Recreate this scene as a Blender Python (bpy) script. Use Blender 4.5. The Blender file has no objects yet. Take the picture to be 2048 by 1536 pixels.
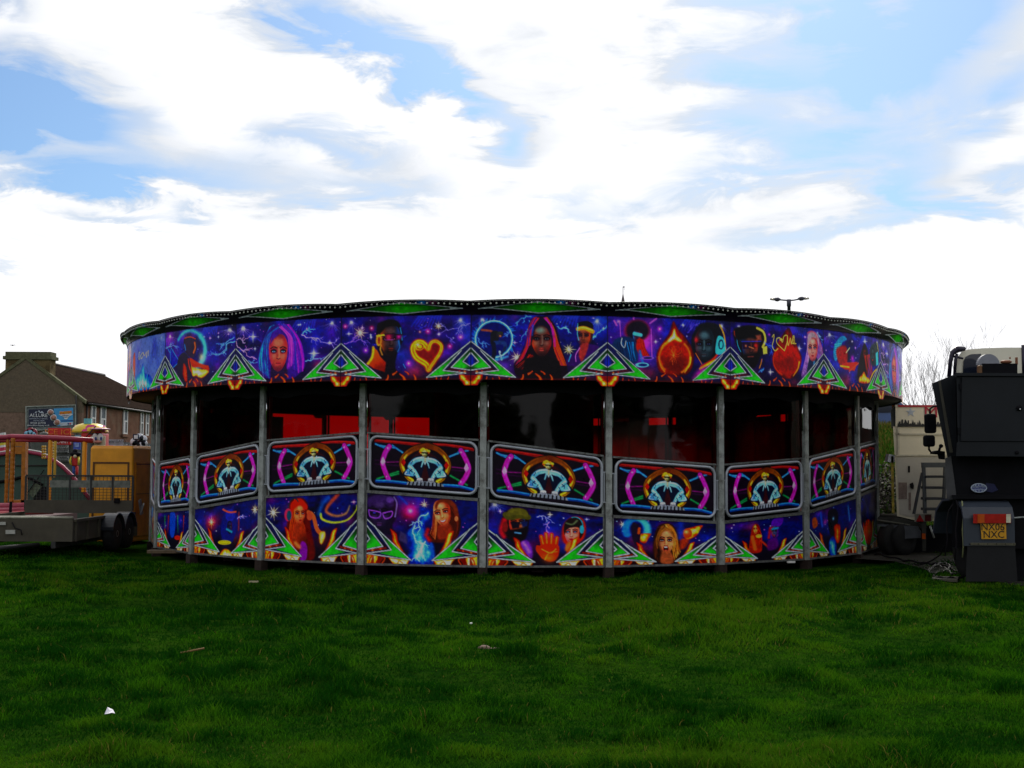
import bpy, math, random
import numpy as np
from mathutils import Vector, Matrix, Euler
SC = bpy.context.scene
COL = SC.collection
R = math.radians
PI = math.pi

# ------------------------------------------------------------------ camera
EYE = 1.7
FPX, PITCH, ROLL = 2494.5, .06455, .0045          # focal length in photo pixels, tilt up, roll
cam = bpy.data.cameras.new('camera')
cam.lens = FPX/2048*36; cam.sensor_width = 36; cam.clip_start = .1; cam.clip_end = 3000
cam_ob = bpy.data.objects.new('camera', cam); COL.objects.link(cam_ob)
cam_ob.matrix_world = Matrix.Translation((0, 0, EYE)) @ Matrix.Rotation(PI/2+PITCH, 4, 'X') @ Matrix.Rotation(ROLL, 4, 'Z')
SC.camera = cam_ob
SC.view_settings.view_transform = 'Standard'
SC.view_settings.look = 'None'
SC.view_settings.exposure = 0
SC.view_settings.gamma = 1
SC.view_settings.use_curve_mapping = False
SC.cycles.max_bounces = 8
SC.cycles.transparent_max_bounces = 24
SC.cycles.caustics_reflective = False
SC.cycles.caustics_refractive = False
try:
    SC.cycles.use_denoising = True
except Exception:
    pass

# ------------------------------------------------------------------ sky and sun
SUN_EL, SUN_AZ = R(40), R(8)                       # behind the ride, a little to the right, veiled by cloud
world = bpy.data.worlds.new('World'); SC.world = world; world.use_nodes = True
wt = world.node_tree; wt.nodes.clear()
def W(t, **k):
    n = wt.nodes.new(t)
    for a, b in k.items(): setattr(n, a, b)
    return n
def wmath(op, a, b=None, c=None, clamp=False):
    n = W('ShaderNodeMath', operation=op); n.use_clamp = clamp
    for i, v in enumerate((a, b, c)):
        if v is None: continue
        if isinstance(v, (int, float)): n.inputs[i].default_value = v
        else: wt.links.new(v, n.inputs[i])
    return n.outputs[0]
sky = W('ShaderNodeTexSky', sky_type='NISHITA', sun_disc=False, sun_elevation=SUN_EL, sun_rotation=SUN_AZ, altitude=0, air_density=1, dust_density=1, ozone_density=2.5)
tc = W('ShaderNodeTexCoord')
sep = W('ShaderNodeSeparateXYZ'); wt.links.new(tc.outputs['Generated'], sep.inputs[0])
dx, dy, dz = sep.outputs
el = wmath('ARCTANSINE' if False else 'ARCSINE', dz)              # elevation
az = wmath('ARCTAN2', dx, dy)                                      # bearing from +Y
# stretched cloud noise on a flat cloud layer
zz = wmath('MAXIMUM', dz, .03)
lay = W('ShaderNodeCombineXYZ')                                    # noise space: bearing and elevation, clouds drawn out sideways towards the horizon
wt.links.new(wmath('MULTIPLY', az, 1.), lay.inputs[0]); wt.links.new(wmath('MULTIPLY', wmath('POWER', wmath('MAXIMUM', el, .004), .8), 1.9), lay.inputs[1])
def wnoise(scale, detail, rough, dist=0., off=0.):
    n = W('ShaderNodeTexNoise'); n.inputs['Scale'].default_value = scale; n.inputs['Detail'].default_value = detail
    n.inputs['Roughness'].default_value = rough; n.inputs['Distortion'].default_value = dist
    m = W('ShaderNodeMapping'); m.inputs['Location'].default_value = (off, off*.7, 0); m.inputs['Rotation'].default_value = (0, 0, .12); m.inputs['Scale'].default_value = (.62, 1, 1)
    wt.links.new(lay.outputs[0], m.inputs[0]); wt.links.new(m.outputs[0], n.inputs['Vector'])
    return n.outputs[0]
n1 = wnoise(7., 8, .58, .5, 3.1)
n2 = wnoise(19., 7, .6, .5, 8.3)
warp = wmath('MULTIPLY', wmath('ADD', wmath('MULTIPLY', wmath('SUBTRACT', n1, .5), .11), wmath('MULTIPLY', wmath('SUBTRACT', n2, .5), .09)), 1.)
warp2 = wmath('MULTIPLY', wmath('SUBTRACT', n2, .5), .075)
# gaps in the cloud deck: (bearing, elevation, half width, half height, slope, strength)
def pxdir(x, y): return (x-1024)/FPX*.985, math.atan((768-y)/FPX)+PITCH
GAPS = []
for (x, y, w, h, s, k) in [(110,235,150,62,.30,1.0),(60,300,170,60,.05,.8),(150,395,230,24,-.02,.95),(25,60,60,45,0,.35),(660,60,170,70,.35,.62),(790,125,190,48,.50,.75),(900,180,120,40,.45,.45),
        (540,290,90,40,-.15,.55),(700,300,120,30,.1,.38),(430,370,260,40,.05,.28),(790,385,130,30,0,.28),(1040,290,45,45,-.6,.5),(250,455,120,14,.05,.26),(390,450,45,14,.1,.3),
        (1560,20,170,45,.1,.75),(1700,55,110,60,-.2,.72),(1820,130,170,75,-.35,.92),(1780,215,120,50,-.1,.8),(1570,175,90,45,.1,.6),(1470,255,80,45,.05,.48),(1950,60,130,70,-.2,.6),
        (1980,240,120,45,-.4,.75),(1420,360,210,55,-.2,.34),(1650,310,200,60,0,.42),(1830,395,70,55,-.1,.62),(1930,445,90,22,.25,.55),(1680,470,250,26,-.08,.5),(2030,385,60,30,-.1,.5),(1480,110,140,70,0,.32),
        (1120,385,70,22,0,.22),(1110,430,110,20,0,.2),(60,515,60,18,.1,.2),(20,560,60,12,.1,.25)]:
    a, e = pxdir(x, y); GAPS.append((a, e, w/FPX, h/FPX, -s, k*1.4 if k < .5 else k))
acc = None
for (a, e, w, h, s, k) in GAPS:
    u = wmath('ADD', wmath('SUBTRACT', az, a), warp); v = wmath('ADD', wmath('SUBTRACT', el, e), warp2)
    v = wmath('SUBTRACT', v, wmath('MULTIPLY', u, s))
    q = wmath('ADD', wmath('POWER', wmath('ABSOLUTE', wmath('DIVIDE', u, w)), 2.0), wmath('POWER', wmath('ABSOLUTE', wmath('DIVIDE', v, h)), 2.0))
    g = wmath('MULTIPLY', wmath('EXPONENT', wmath('MULTIPLY', q, -.9)), k)
    acc = g if acc is None else wmath('ADD', acc, g)
# elsewhere on the dome, ordinary broken cloud
front = wmath('SMOOTHSTEP' if False else 'MULTIPLY', wmath('MAXIMUM', dy, 0.), 1.0)
n3 = wnoise(3., 8, .6, .4, 17.)
out_gap = wmath('MULTIPLY', wmath('SUBTRACT', n3, .47), 3.0, clamp=True)
infront = wmath('MULTIPLY', wmath('SUBTRACT', dy, .35), 3.0, clamp=True)
gap = wmath('ADD', acc, wmath('MULTIPLY', out_gap, wmath('SUBTRACT', 1., infront)))
band = wmath('MULTIPLY', wmath('MULTIPLY', wmath('SUBTRACT', el, .165), 14., clamp=True), wmath('SUBTRACT', 1., wmath('MULTIPLY', wmath('SUBTRACT', el, .30), 5., clamp=True), clamp=True))
mott = wmath('MULTIPLY', wmath('MULTIPLY', wmath('SUBTRACT', wmath('ADD', wmath('MULTIPLY', n1, .6), wmath('MULTIPLY', n2, .4)), .47, clamp=True), 3.2), wmath('ADD', wmath('MULTIPLY', band, .75), .25))
gap = wmath('MULTIPLY', gap, wmath('SUBTRACT', wmath('ADD', wmath('MULTIPLY', n1, 1.9), wmath('MULTIPLY', n2, 1.9)), .88), clamp=True)
blue = W('ShaderNodeMix', data_type='RGBA', blend_type='MULTIPLY'); blue.inputs['Factor'].default_value = 1.
wt.links.new(sky.outputs[0], blue.inputs['A']); blue.inputs['B'].default_value = (.066, .087, .106, 1)
side = wmath('ADD', .80, wmath('MULTIPLY', wmath('ADD', dy, .35, clamp=True), .22))      # cloud is brighter towards the veiled sun
cloud = W('ShaderNodeMix', data_type='RGBA'); wt.links.new(wmath('ADD', wmath('MULTIPLY', gap, 2.0), wmath('MULTIPLY', mott, 1.5), clamp=True), cloud.inputs['Factor'])
cloud.inputs['A'].default_value = (1.13, 1.13, 1.15, 1); cloud.inputs['B'].default_value = (.76, .80, .86, 1)
mix = W('ShaderNodeMix', data_type='RGBA'); wt.links.new(wmath('MULTIPLY', wmath('SUBTRACT', gap, .20), 1.25, clamp=True), mix.inputs['Factor'])
wt.links.new(cloud.outputs['Result'], mix.inputs['A']); wt.links.new(blue.outputs['Result'], mix.inputs['B'])
tone = W('ShaderNodeMix', data_type='RGBA', blend_type='MULTIPLY'); tone.inputs['Factor'].default_value = 1.; wt.links.new(mix.outputs['Result'], tone.inputs['A'])
tcol = W('ShaderNodeCombineXYZ'); [wt.links.new(side, tcol.inputs[i]) for i in range(3)]; wt.links.new(tcol.outputs[0], tone.inputs['B']); mix = tone
bg = W('ShaderNodeBackground'); bg.inputs[1].default_value = 1.0
wt.links.new(mix.outputs['Result'], bg.inputs[0])
wo = W('ShaderNodeOutputWorld'); wt.links.new(bg.outputs[0], wo.inputs[0])

sun = bpy.data.lights.new('sun', 'SUN'); sun.energy = 3.2; sun.angle = R(14); sun.color = (1, .95, .86)
sun_ob = bpy.data.objects.new('sun', sun); COL.objects.link(sun_ob)
sdir = Vector((math.sin(SUN_AZ)*math.cos(SUN_EL), math.cos(SUN_AZ)*math.cos(SUN_EL), math.sin(SUN_EL)))
sun_ob.rotation_euler = sdir.to_track_quat('Z', 'Y').to_euler(); sun_ob.location = (0, 40, 30)

# ------------------------------------------------------------------ helpers
_cr, _sr = math.cos(ROLL), math.sin(ROLL)
def at(px, py, Y):
    """world point seen at photo pixel (px, py) at distance Y in front of the camera"""
    u, v = px-1024, py-768
    u, v = u*_cr+v*_sr, -u*_sr+v*_cr
    y = math.cos(PITCH)+v/FPX*math.sin(PITCH); z = math.sin(PITCH)-v/FPX*math.cos(PITCH)
    return Vector((u/FPX/y*Y, Y, EYE+z/y*Y))
def srgb(c):
    return tuple((x/255/12.92 if x/255 <= .04045 else ((x/255+.055)/1.055)**2.4) for x in c)
MATS = {}
def mat(name, col, rough=.6, metal=0., var=.25, scale=6., bump=0., spec=.35, dirt=None, stretch=None):
    """painted or raw surface with uneven tone, optional grime patches and bump; col is linear base colour"""
    if name in MATS: return MATS[name]
    m = bpy.data.materials.new(name); m.use_nodes = True; nt = m.node_tree; p = nt.nodes['Principled BSDF']
    p.inputs['Roughness'].default_value = rough; p.inputs['Metallic'].default_value = metal; p.inputs['Specular IOR Level'].default_value = spec
    t = nt.nodes.new('ShaderNodeTexCoord'); mp = nt.nodes.new('ShaderNodeMapping')
    nt.links.new(t.outputs['Object'], mp.inputs[0])
    if stretch: mp.inputs['Scale'].default_value = stretch
    n = nt.nodes.new('ShaderNodeTexNoise'); n.inputs['Scale'].default_value = scale; n.inputs['Detail'].default_value = 6; n.inputs['Roughness'].default_value = .62
    nt.links.new(mp.outputs[0], n.inputs['Vector'])
    r = nt.nodes.new('ShaderNodeValToRGB')
    r.color_ramp.elements[0].position = .3; r.color_ramp.elements[1].position = .72
    r.color_ramp.elements[0].color = tuple(c*(1-var) for c in col)+(1,); r.color_ramp.elements[1].color = tuple(min(1, c*(1+var)) for c in col)+(1,)
    nt.links.new(n.outputs[0], r.inputs[0]); out = r.outputs[0]
    if dirt:
        n2 = nt.nodes.new('ShaderNodeTexNoise'); n2.inputs['Scale'].default_value = scale*.45; n2.inputs['Detail'].default_value = 9; n2.inputs['Roughness'].default_value = .7
        nt.links.new(mp.outputs[0], n2.inputs['Vector'])
        r2 = nt.nodes.new('ShaderNodeValToRGB'); r2.color_ramp.elements[0].position = .5; r2.color_ramp.elements[1].position = .66
        nt.links.new(n2.outputs[0], r2.inputs[0])
        mx = nt.nodes.new('ShaderNodeMix'); mx.data_type = 'RGBA'
        nt.links.new(r2.outputs[0], mx.inputs['Factor']); nt.links.new(out, mx.inputs['A']); mx.inputs['B'].default_value = tuple(dirt)+(1,)
        out = mx.outputs['Result']
    nt.links.new(out, p.inputs['Base Color'])
    if bump:
        b = nt.nodes.new('ShaderNodeBump'); b.inputs['Strength'].default_value = bump; b.inputs['Distance'].default_value = .02
        nt.links.new(n.outputs[0], b.inputs['Height']); nt.links.new(b.outputs[0], p.inputs['Normal'])
    MATS[name] = m; return m
def link(name, me, m=None, parent=None):
    o = bpy.data.objects.new(name, me); COL.objects.link(o)
    if m: me.materials.append(m)
    if parent: o.parent = parent
    return o
def tag(o, label=None, cat=None, group=None, kind=None):
    if label: o['label'] = label
    if cat: o['category'] = cat
    if group: o['group'] = group
    if kind: o['kind'] = kind
    return o
def empty(name, loc, label, cat, group=None, rz=0):
    o = bpy.data.objects.new(name, None); COL.objects.link(o); o.location = loc; o.rotation_euler = (0, 0, rz); o.empty_display_size = .3
    return tag(o, label, cat, group)
class MB:
    """collects boxes, prisms, tubes into one mesh; coordinates are relative to org"""
    def __init__(s, org=(0, 0, 0)): s.v = []; s.f = []; s.o = Vector(org); s.sm = []
    def add(s, vs, fs, smooth=False):
        b = len(s.v); s.v += [tuple(Vector(v)-s.o) for v in vs]; s.f += [tuple(b+i for i in f) for f in fs]; s.sm += [smooth]*len(fs); return s
    def box(s, c, d, rz=0, rx=0, ry=0):
        h = Vector(d)/2; m = Euler((rx, ry, rz)).to_matrix(); c = Vector(c)
        vs = [c+m @ Vector((sx*h.x, sy*h.y, sz*h.z)) for sx in (-1, 1) for sy in (-1, 1) for sz in (-1, 1)]
        return s.add(vs, [(0,1,3,2),(4,6,7,5),(0,4,5,1),(2,3,7,6),(0,2,6,4),(1,5,7,3)])
    def span(s, a, b):
        a, b = Vector(a), Vector(b); return s.box((a+b)/2, [abs(x) for x in b-a])
    def rbox(s, c, d, r=.03, rz=0):
        """box with rounded vertical and top edges (bevel through bmesh)"""
        import bmesh
        bm = bmesh.new(); bmesh.ops.create_cube(bm, size=1); bmesh.ops.scale(bm, vec=Vector(d), verts=bm.verts)
        bmesh.ops.bevel(bm, geom=bm.edges[:], offset=r, segments=3, affect='EDGES', profile=.5)
        bmesh.ops.rotate(bm, matrix=Matrix.Rotation(rz, 3, 'Z'), verts=bm.verts); bmesh.ops.translate(bm, vec=Vector(c), verts=bm.verts)
        bm.verts.index_update(); s.add([v.co.copy() for v in bm.verts], [[v.index for v in f.verts] for f in bm.faces]); bm.free(); return s
    def prism(s, poly, d):
        """3-D outline extruded along vector d"""
        n = len(poly); d = Vector(d); a = [Vector(p) for p in poly]
        nrm = Vector((0, 0, 0))
        for i in range(n): nrm += a[i].cross(a[(i+1) % n])
        if nrm.dot(d) > 0: a = a[::-1]
        vs = a+[p+d for p in a]
        return s.add(vs, [tuple(range(n)), tuple(range(2*n-1, n-1, -1))]+[(i, i+n, (i+1) % n+n, (i+1) % n) for i in range(n)])
    def tube(s, pts, r, n=8, closed=False, cap=True):
        pts = [Vector(p) for p in pts]; k = len(pts); rs = r if isinstance(r, (list, tuple)) else [r]*k
        vs = []; fs = []; up = None
        for i, p in enumerate(pts):
            t = (pts[(i+1) % k]-pts[i-1]) if closed else (pts[min(i+1, k-1)]-pts[max(i-1, 0)])
            if t.length < 1e-9: t = Vector((0, 0, 1))
            t.normalize()
            if up is None: up = Vector((0, 0, 1)) if abs(t.z) < .9 else Vector((1, 0, 0))
            x = t.cross(up)
            if x.length < 1e-6: x = t.orthogonal()
            x.normalize(); y = x.cross(t); up = y
            for j in range(n):
                a = 2*PI*j/n; vs.append(p+(x*math.cos(a)+y*math.sin(a))*rs[i])
        for i in range(k if closed else k-1):
            b, c = i*n, ((i+1) % k)*n
            fs += [(b+j, b+(j+1) % n, c+(j+1) % n, c+j) for j in range(n)]
        if cap and not closed: fs += [tuple(range(n-1, -1, -1)), tuple((k-1)*n+j for j in range(n))]
        return s.add(vs, fs, True)
    def lathe(s, c, prof, axis='Z', n=24, ax=None):
        """profile [(radius, height)] turned about an axis through c"""
        c = Vector(c); A = {'X': Vector((1,0,0)), 'Y': Vector((0,1,0)), 'Z': Vector((0,0,1))}[axis] if ax is None else Vector(ax).normalized()
        x = A.orthogonal().normalized(); y = A.cross(x); vs = []; fs = []
        for (r, h) in prof:
            for j in range(n):
                a = 2*PI*j/n; vs.append(c+A*h+(x*math.cos(a)+y*math.sin(a))*r)
        for i in range(len(prof)-1):
            b = i*n; fs += [(b+j, b+(j+1) % n, b+n+(j+1) % n, b+n+j) for j in range(n)]
        fs += [tuple(range(n-1, -1, -1)), tuple((len(prof)-1)*n+j for j in range(n))]
        return s.add(vs, fs, True)
    def ball(s, c, rad, n=14, m=9):
        c = Vector(c); rx, ry, rz = rad if hasattr(rad, '__len__') else (rad,)*3
        vs = [c+Vector((0, 0, rz))]
        for i in range(1, m):
            t = PI*i/m
            vs += [c+Vector((rx*math.sin(t)*math.cos(2*PI*j/n), ry*math.sin(t)*math.sin(2*PI*j/n), rz*math.cos(t))) for j in range(n)]
        vs.append(c-Vector((0, 0, rz))); fs = [(0, 1+j, 1+(j+1) % n) for j in range(n)]
        for i in range(m-2):
            b = 1+i*n; fs += [(b+j, b+n+j, b+n+(j+1) % n, b+(j+1) % n) for j in range(n)]
        b = 1+(m-2)*n; fs += [(b+j, len(vs)-1, b+(j+1) % n) for j in range(n)]
        return s.add(vs, fs, True)
    def build(s, name, m, parent=None, loc=None):
        me = bpy.data.meshes.new(name); me.from_pydata(s.v, [], s.f)
        me.polygons.foreach_set('use_smooth', s.sm); me.update()
        o = link(name, me, m, parent)
        o.location = loc if loc is not None else (s.o if parent is None else (0, 0, 0))
        return o
def on(root):                                       # a builder whose coordinates are world ones, relative to an unrotated root
    return MB(root.location)
def text(name, body, size, loc, rot, m, parent, sx=1., ext=.004, align='CENTER', spacing=1.):
    c = bpy.data.curves.new(name, 'FONT'); c.body = body; c.size = size; c.align_x = align; c.align_y = 'CENTER'; c.extrude = ext; c.space_character = spacing; c.resolution_u = 3
    t = bpy.data.objects.new(name, c); COL.objects.link(t)
    bpy.context.view_layer.update()
    me = bpy.data.meshes.new_from_object(t.evaluated_get(bpy.context.evaluated_depsgraph_get())); bpy.data.objects.remove(t); bpy.data.curves.remove(c)
    o = link(name, me, None, parent); me.materials.clear(); me.materials.append(m)
    o.location = Vector(loc)-(parent.location if parent else Vector((0, 0, 0))); o.rotation_euler = rot; o.scale = (sx, 1, 1)
    return o
FRONT = (PI/2, 0, 0)                                # text facing the camera
# ------------------------------------------------------------------ airbrush canvas: the showman's artwork, painted into vertex colours
GAIN = .455
def lerp(a, b, t): return a+(b-a)*t
def smooth(t): t = np.clip(t, 0, 1); return t*t*(3-2*t)
def fbm(H, Wd, cell, seed, octv=4, sx=1., sy=1.):
    rs = np.random.RandomState(seed); out = np.zeros((H, Wd)); amp = 1.; tot = 0.
    for o in range(octv):
        c = max(1.5, cell/2**o); gh, gw = int(H/(c*sy))+3, int(Wd/(c*sx))+3
        g = rs.rand(gh, gw); yy = np.arange(H)/(c*sy); xx = np.arange(Wd)/(c*sx)
        y0 = yy.astype(int); x0 = xx.astype(int); fy = smooth(yy-y0)[:, None]; fx = smooth(xx-x0)[None]
        out += amp*(lerp(lerp(g[y0][:, x0], g[y0][:, x0+1], fx), lerp(g[y0+1][:, x0], g[y0+1][:, x0+1], fx), fy)); tot += amp; amp *= .55
    return out/tot
def ramp(t, stops):
    t = np.clip(t, 0, 1); xs = [s[0] for s in stops]
    return np.stack([np.interp(t, xs, [s[1][k] for s in stops]) for k in range(3)], -1)
FIRE = [(0, (18, 0, 12)), (.3, (140, 12, 5)), (.52, (230, 70, 8)), (.74, (250, 190, 35)), (1, (255, 250, 205))]
BLUEFIRE = [(0, (5, 5, 60)), (.35, (10, 40, 150)), (.6, (30, 130, 230)), (.8, (120, 210, 255)), (1, (235, 255, 255))]
def spl(pts, closed=True, k=6):
    P = np.array(pts, float); n = len(P); out = []
    for i in range(n if closed else n-1):
        a, b, c, d = (P[(i-1) % n], P[i], P[(i+1) % n], P[(i+2) % n]) if closed else (P[max(i-1, 0)], P[i], P[i+1], P[min(i+2, n-1)])
        for j in range(k):
            t = j/k; out.append(.5*((2*b)+(c-a)*t+(2*a-5*b+4*c-d)*t*t+(3*b-a-3*c+d)*t**3))
    if not closed: out.append(P[-1])
    return np.array(out)
class Cv:
    def __init__(s, W, H, x0, x1, tl, tr, bl, br, base=(10, 6, 20), phys=(2.142, 1.017)):
        s.W, s.H = W, H; s.win = (x0, x1, tl, tr, bl, br); s.a = np.empty((H, W, 3)); s.a[:] = base
        s.k = (H-1)/((bl+br-tl-tr)/2); s.kx = (W-1)/(x1-x0); s.fx = (phys[1]/((bl+br-tl-tr)/2))/(phys[0]/(x1-x0))
        s.Y, s.X = np.mgrid[0:H, 0:W].astype(float)
        u = s.X/(W-1); yt = tl+(tr-tl)*u; yb = bl+(br-bl)*u; s.UX = x0+(x1-x0)*u; s.UY = yt+(yb-yt)*s.Y/(H-1)
    def T(s, pts):
        x0, x1, tl, tr, bl, br = s.win; p = np.atleast_2d(np.array(pts, float)); u = (p[:, 0]-x0)/(x1-x0)
        yt = tl+(tr-tl)*u; yb = bl+(br-bl)*u; return np.stack([u*(s.W-1), (p[:, 1]-yt)/(yb-yt)*(s.H-1)], -1)
    def bb(s, p, m):
        x0, y0 = np.floor(p.min(0)-m).astype(int); x1, y1 = np.ceil(p.max(0)+m).astype(int)+1
        return slice(max(y0, 0), min(max(y1, 0), s.H)), slice(max(x0, 0), min(max(x1, 0), s.W))
    def put(s, sl, m, col, a=1.):
        m = (m*a)[..., None]; s.a[sl] = s.a[sl]*(1-m)+np.asarray(col, float)*m
    def addc(s, sl, m, col): s.a[sl] = 255-(255-s.a[sl])*(1-np.clip(m[..., None]*np.asarray(col, float)/255, 0, 1))   # screen
    def sdp(s, p, sl):
        X, Y = s.X[sl], s.Y[sl]; d = np.full(X.shape, 1e9); ins = np.zeros(X.shape, bool); n = len(p)
        for i in range(n):
            ax, ay = p[i]; bx, by = p[i-1]; ex, ey = bx-ax, by-ay; wx, wy = X-ax, Y-ay
            t = np.clip((wx*ex+wy*ey)/(ex*ex+ey*ey+1e-12), 0, 1); d = np.minimum(d, (wx-ex*t)**2+(wy-ey*t)**2)
            if ay != by: ins ^= ((ay > Y) != (by > Y)) & (X < (bx-ax)*(Y-ay)/(by-ay)+ax)
        d = np.sqrt(d); return np.where(ins, -d, d)
    def poly(s, pts, col, a=1., soft=.7, grad=None, curve=False, tex=0, seed=0):
        p = s.T(spl(pts) if curve else pts); sl = s.bb(p, soft+1)
        if s.a[sl].size == 0: return None
        m = smooth(.5-s.sdp(p, sl)/(2*soft)); c = np.asarray(col, float)
        if grad:
            g0, g1 = s.T([grad[1], grad[2]]); e = g1-g0; t = ((s.X[sl]-g0[0])*e[0]+(s.Y[sl]-g0[1])*e[1])/(e@e+1e-9); t = smooth(t)[..., None]
            c = c*(1-t)+np.asarray(grad[0], float)*t
        if tex:
            f = fbm(s.H, s.W, 10, seed, 4)[sl][..., None]; c = c*(1+tex*(f-.5)*2)
        s.put(sl, m, c, a); return sl, m
    def line(s, pts, w, col, a=1., soft=.6, curve=False, w2=None, col2=None, add=False):
        p = s.T(spl(pts, False) if curve else pts); hw = max(w, w2 or 0)*s.k/2; sl = s.bb(p, hw+soft+1)
        X, Y = s.X[sl], s.Y[sl]
        if X.size == 0: return
        best = np.full(X.shape, 1e9); tt = np.zeros(X.shape); n = len(p)-1
        for i in range(n):
            (ax, ay), (bx, by) = p[i], p[i+1]; ex, ey = bx-ax, by-ay
            t = np.clip(((X-ax)*ex+(Y-ay)*ey)/(ex*ex+ey*ey+1e-12), 0, 1); g = (i+t)/n
            ww = (w+((w2 if w2 is not None else w)-w)*g)*s.k/2; d = np.hypot(X-ax-ex*t, Y-ay-ey*t)-ww
            k = d < best; best = np.where(k, d, best); tt = np.where(k, g, tt)
        m = smooth(.5-best/(2*soft))*a
        c = np.asarray(col, float) if col2 is None else np.asarray(col, float)*(1-tt[..., None])+np.asarray(col2, float)*tt[..., None]
        s.addc(sl, m, c) if add else s.put(sl, m, c)
    def ell(s, cx, cy, rx, ry, col, a=1., soft=.7, ang=0, **k):
        t = np.linspace(0, 2*PI, 22, endpoint=False); x, y = rx*np.cos(t), ry*np.sin(t)
        return s.poly(np.stack([cx+x*math.cos(ang)-y*math.sin(ang), cy+x*math.sin(ang)+y*math.cos(ang)], -1), col, a, soft, **k)
    def ring(s, cx, cy, rx, ry, w, col, a=1., a0=0, a1=2*PI, **k):
        t = np.linspace(a0, a1, 26); s.line(np.stack([cx+rx*np.cos(t), cy+ry*np.sin(t)], -1), w, col, a, **k)
    def glow(s, cx, cy, r, col, a=1., p=1.6, ex=1.):
        c = s.T([(cx, cy)])[0]; rr = r*s.k; sl = s.bb(c[None], rr*2.6)
        if s.a[sl].size == 0: return
        d = np.hypot((s.X[sl]-c[0])/ex*(s.k/s.kx if False else 1), s.Y[sl]-c[1])/rr; s.addc(sl, a*np.exp(-d**p*1.4), col)
    def star(s, cx, cy, r, col, spikes=4, core=(255, 255, 240), rot=0.):
        s.glow(cx, cy, r*.5, col, .9); s.glow(cx, cy, r*.16, core, 1.)
        for i in range(spikes):
            an = rot+2*PI*i/spikes; L = r*(1 if i % 2 == 0 else .75)
            s.line([(cx, cy), (cx+L*s.fx*math.cos(an), cy+L*math.sin(an))], r*.12, core, .8, .6, w2=0, add=True)
    def beams(s, cx, cy, r, a0, a1, col, n=10, seed=1):
        rs = random.Random(seed); s.glow(cx, cy, r*.22, col, .9); s.glow(cx, cy, r*.09, (255, 255, 255), 1)
        for i in range(n):
            an = a0+(a1-a0)*(i+rs.random()*.6)/n; L = r*(.6+.5*rs.random())
            s.line([(cx, cy), (cx+L*math.cos(an), cy+L*math.sin(an))], r*.02, col, .55, .8, w2=r*.1, col2=(0, 0, 0), add=True)
    def bolt(s, p0, p1, col=(150, 190, 255), seed=0, w=5, depth=2, jag=.22):
        rs = random.Random(seed); pts = [np.array(p0, float), np.array(p1, float)]
        for _ in range(4):
            q = []
            for a, b in zip(pts, pts[1:]):
                d = b-a; q += [a, (a+b)/2+np.array([-d[1], d[0]])*(rs.random()-.5)*2*jag]
            pts = q+[pts[-1]]
        s.line(pts, w*3.2, (col[0]*.35, col[1]*.4, col[2]*.8), .5, 2.2, add=True, w2=w); s.line(pts, w, col, 1, .5, w2=w*.35)
        if depth:
            L = math.dist(p0, p1)
            for _ in range(3):
                k = rs.randint(3, len(pts)-4); an = math.atan2(p1[1]-p0[1], p1[0]-p0[0])+rs.choice((-1, 1))*(.4+.7*rs.random())
                e = pts[k]+np.array([math.cos(an), math.sin(an)])*L*(.2+.22*rs.random()); s.bolt(pts[k], e, col, seed*7+k, w*.6, depth-1, jag)
    def dots(s, n, seed, x0, x1, y0, y1, cols=((255, 255, 255), (255, 120, 240), (150, 200, 255))):
        rs = random.Random(seed)
        for _ in range(n): s.glow(rs.uniform(x0, x1), rs.uniform(y0, y1), rs.uniform(2, 6), rs.choice(cols), 1)
    def clouds(s, cols, cell, seed, a=1., sx=1., sy=1.):
        f = fbm(s.H, s.W, cell, seed, 5, sx, sy); f = (f-f.min())/(f.max()-f.min()); n = len(cols)-1
        s.a = s.a*(1-a)+ramp(f, [(i/n, c) for i, c in enumerate(cols)])*a
    def fire(s, pts, seed, stops=FIRE, cell=8, lo=.0, hi=1., soft=2.5, a=1., sy=2.2, curve=True):
        p = s.T(spl(pts) if curve else pts); sl = s.bb(p, soft+2)
        if s.a[sl].size == 0: return
        d = -s.sdp(p, sl); f = fbm(s.H, s.W, cell, seed, 4, 1., sy)[sl]; f = (f-f.min())/(np.ptp(f)+1e-6)
        dd = np.clip(d/(max(d.max(), 1e-3)), 0, 1); s.put(sl, smooth(.5+d/(2*soft))*a, ramp(lo+(hi-lo)*(.55*f+.6*dd), stops))
    def strands(s, g1, g2, n, cols, w, seed=0, a=.8, jit=4):
        rs = random.Random(seed); g1, g2 = spl(g1, False), spl(g2, False)
        m = min(len(g1), len(g2)); g1 = g1[np.linspace(0, len(g1)-1, m).astype(int)]; g2 = g2[np.linspace(0, len(g2)-1, m).astype(int)]
        for i in range(n):
            t = (i+rs.random())/n; p = g1*(1-t)+g2*t; ph = rs.random()*6; p = p+np.stack([np.sin(np.linspace(0, 7, m)+ph)*jit, np.zeros(m)], -1)
            s.line(p, w*(.6+.8*rs.random()), rs.choice(cols), a, .6, w2=w*.3)
    def face(s, cx, cy, r, skin, dark, L, Rr, yaw=0., lips=(180, 40, 50), eye=(20, 15, 30), brow=(15, 8, 15), white=(210, 215, 230), mouth='shut', tilt=0., hi=None, wide=.66):
        ca, sa = math.cos(tilt), math.sin(tilt)
        def P(q): return [(cx+(x*ca-y*sa)*r*s.fx, cy+(x*sa+y*ca)*r) for x, y in q]
        w = wide; o = [(0, -1.08), (.45*w/.74, -.98), (w, -.5), (w, 0), (w*.9, .4), (w*.58, .82), (.14, 1.04), (-.14, 1.04), (-w*.58, .82), (-w*.9, .4), (-w, 0), (-w, -.5), (-.45*w/.74, -.98)]
        hit = s.poly(P(o), skin, 1, .7, curve=True)
        if hit is None: return
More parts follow.
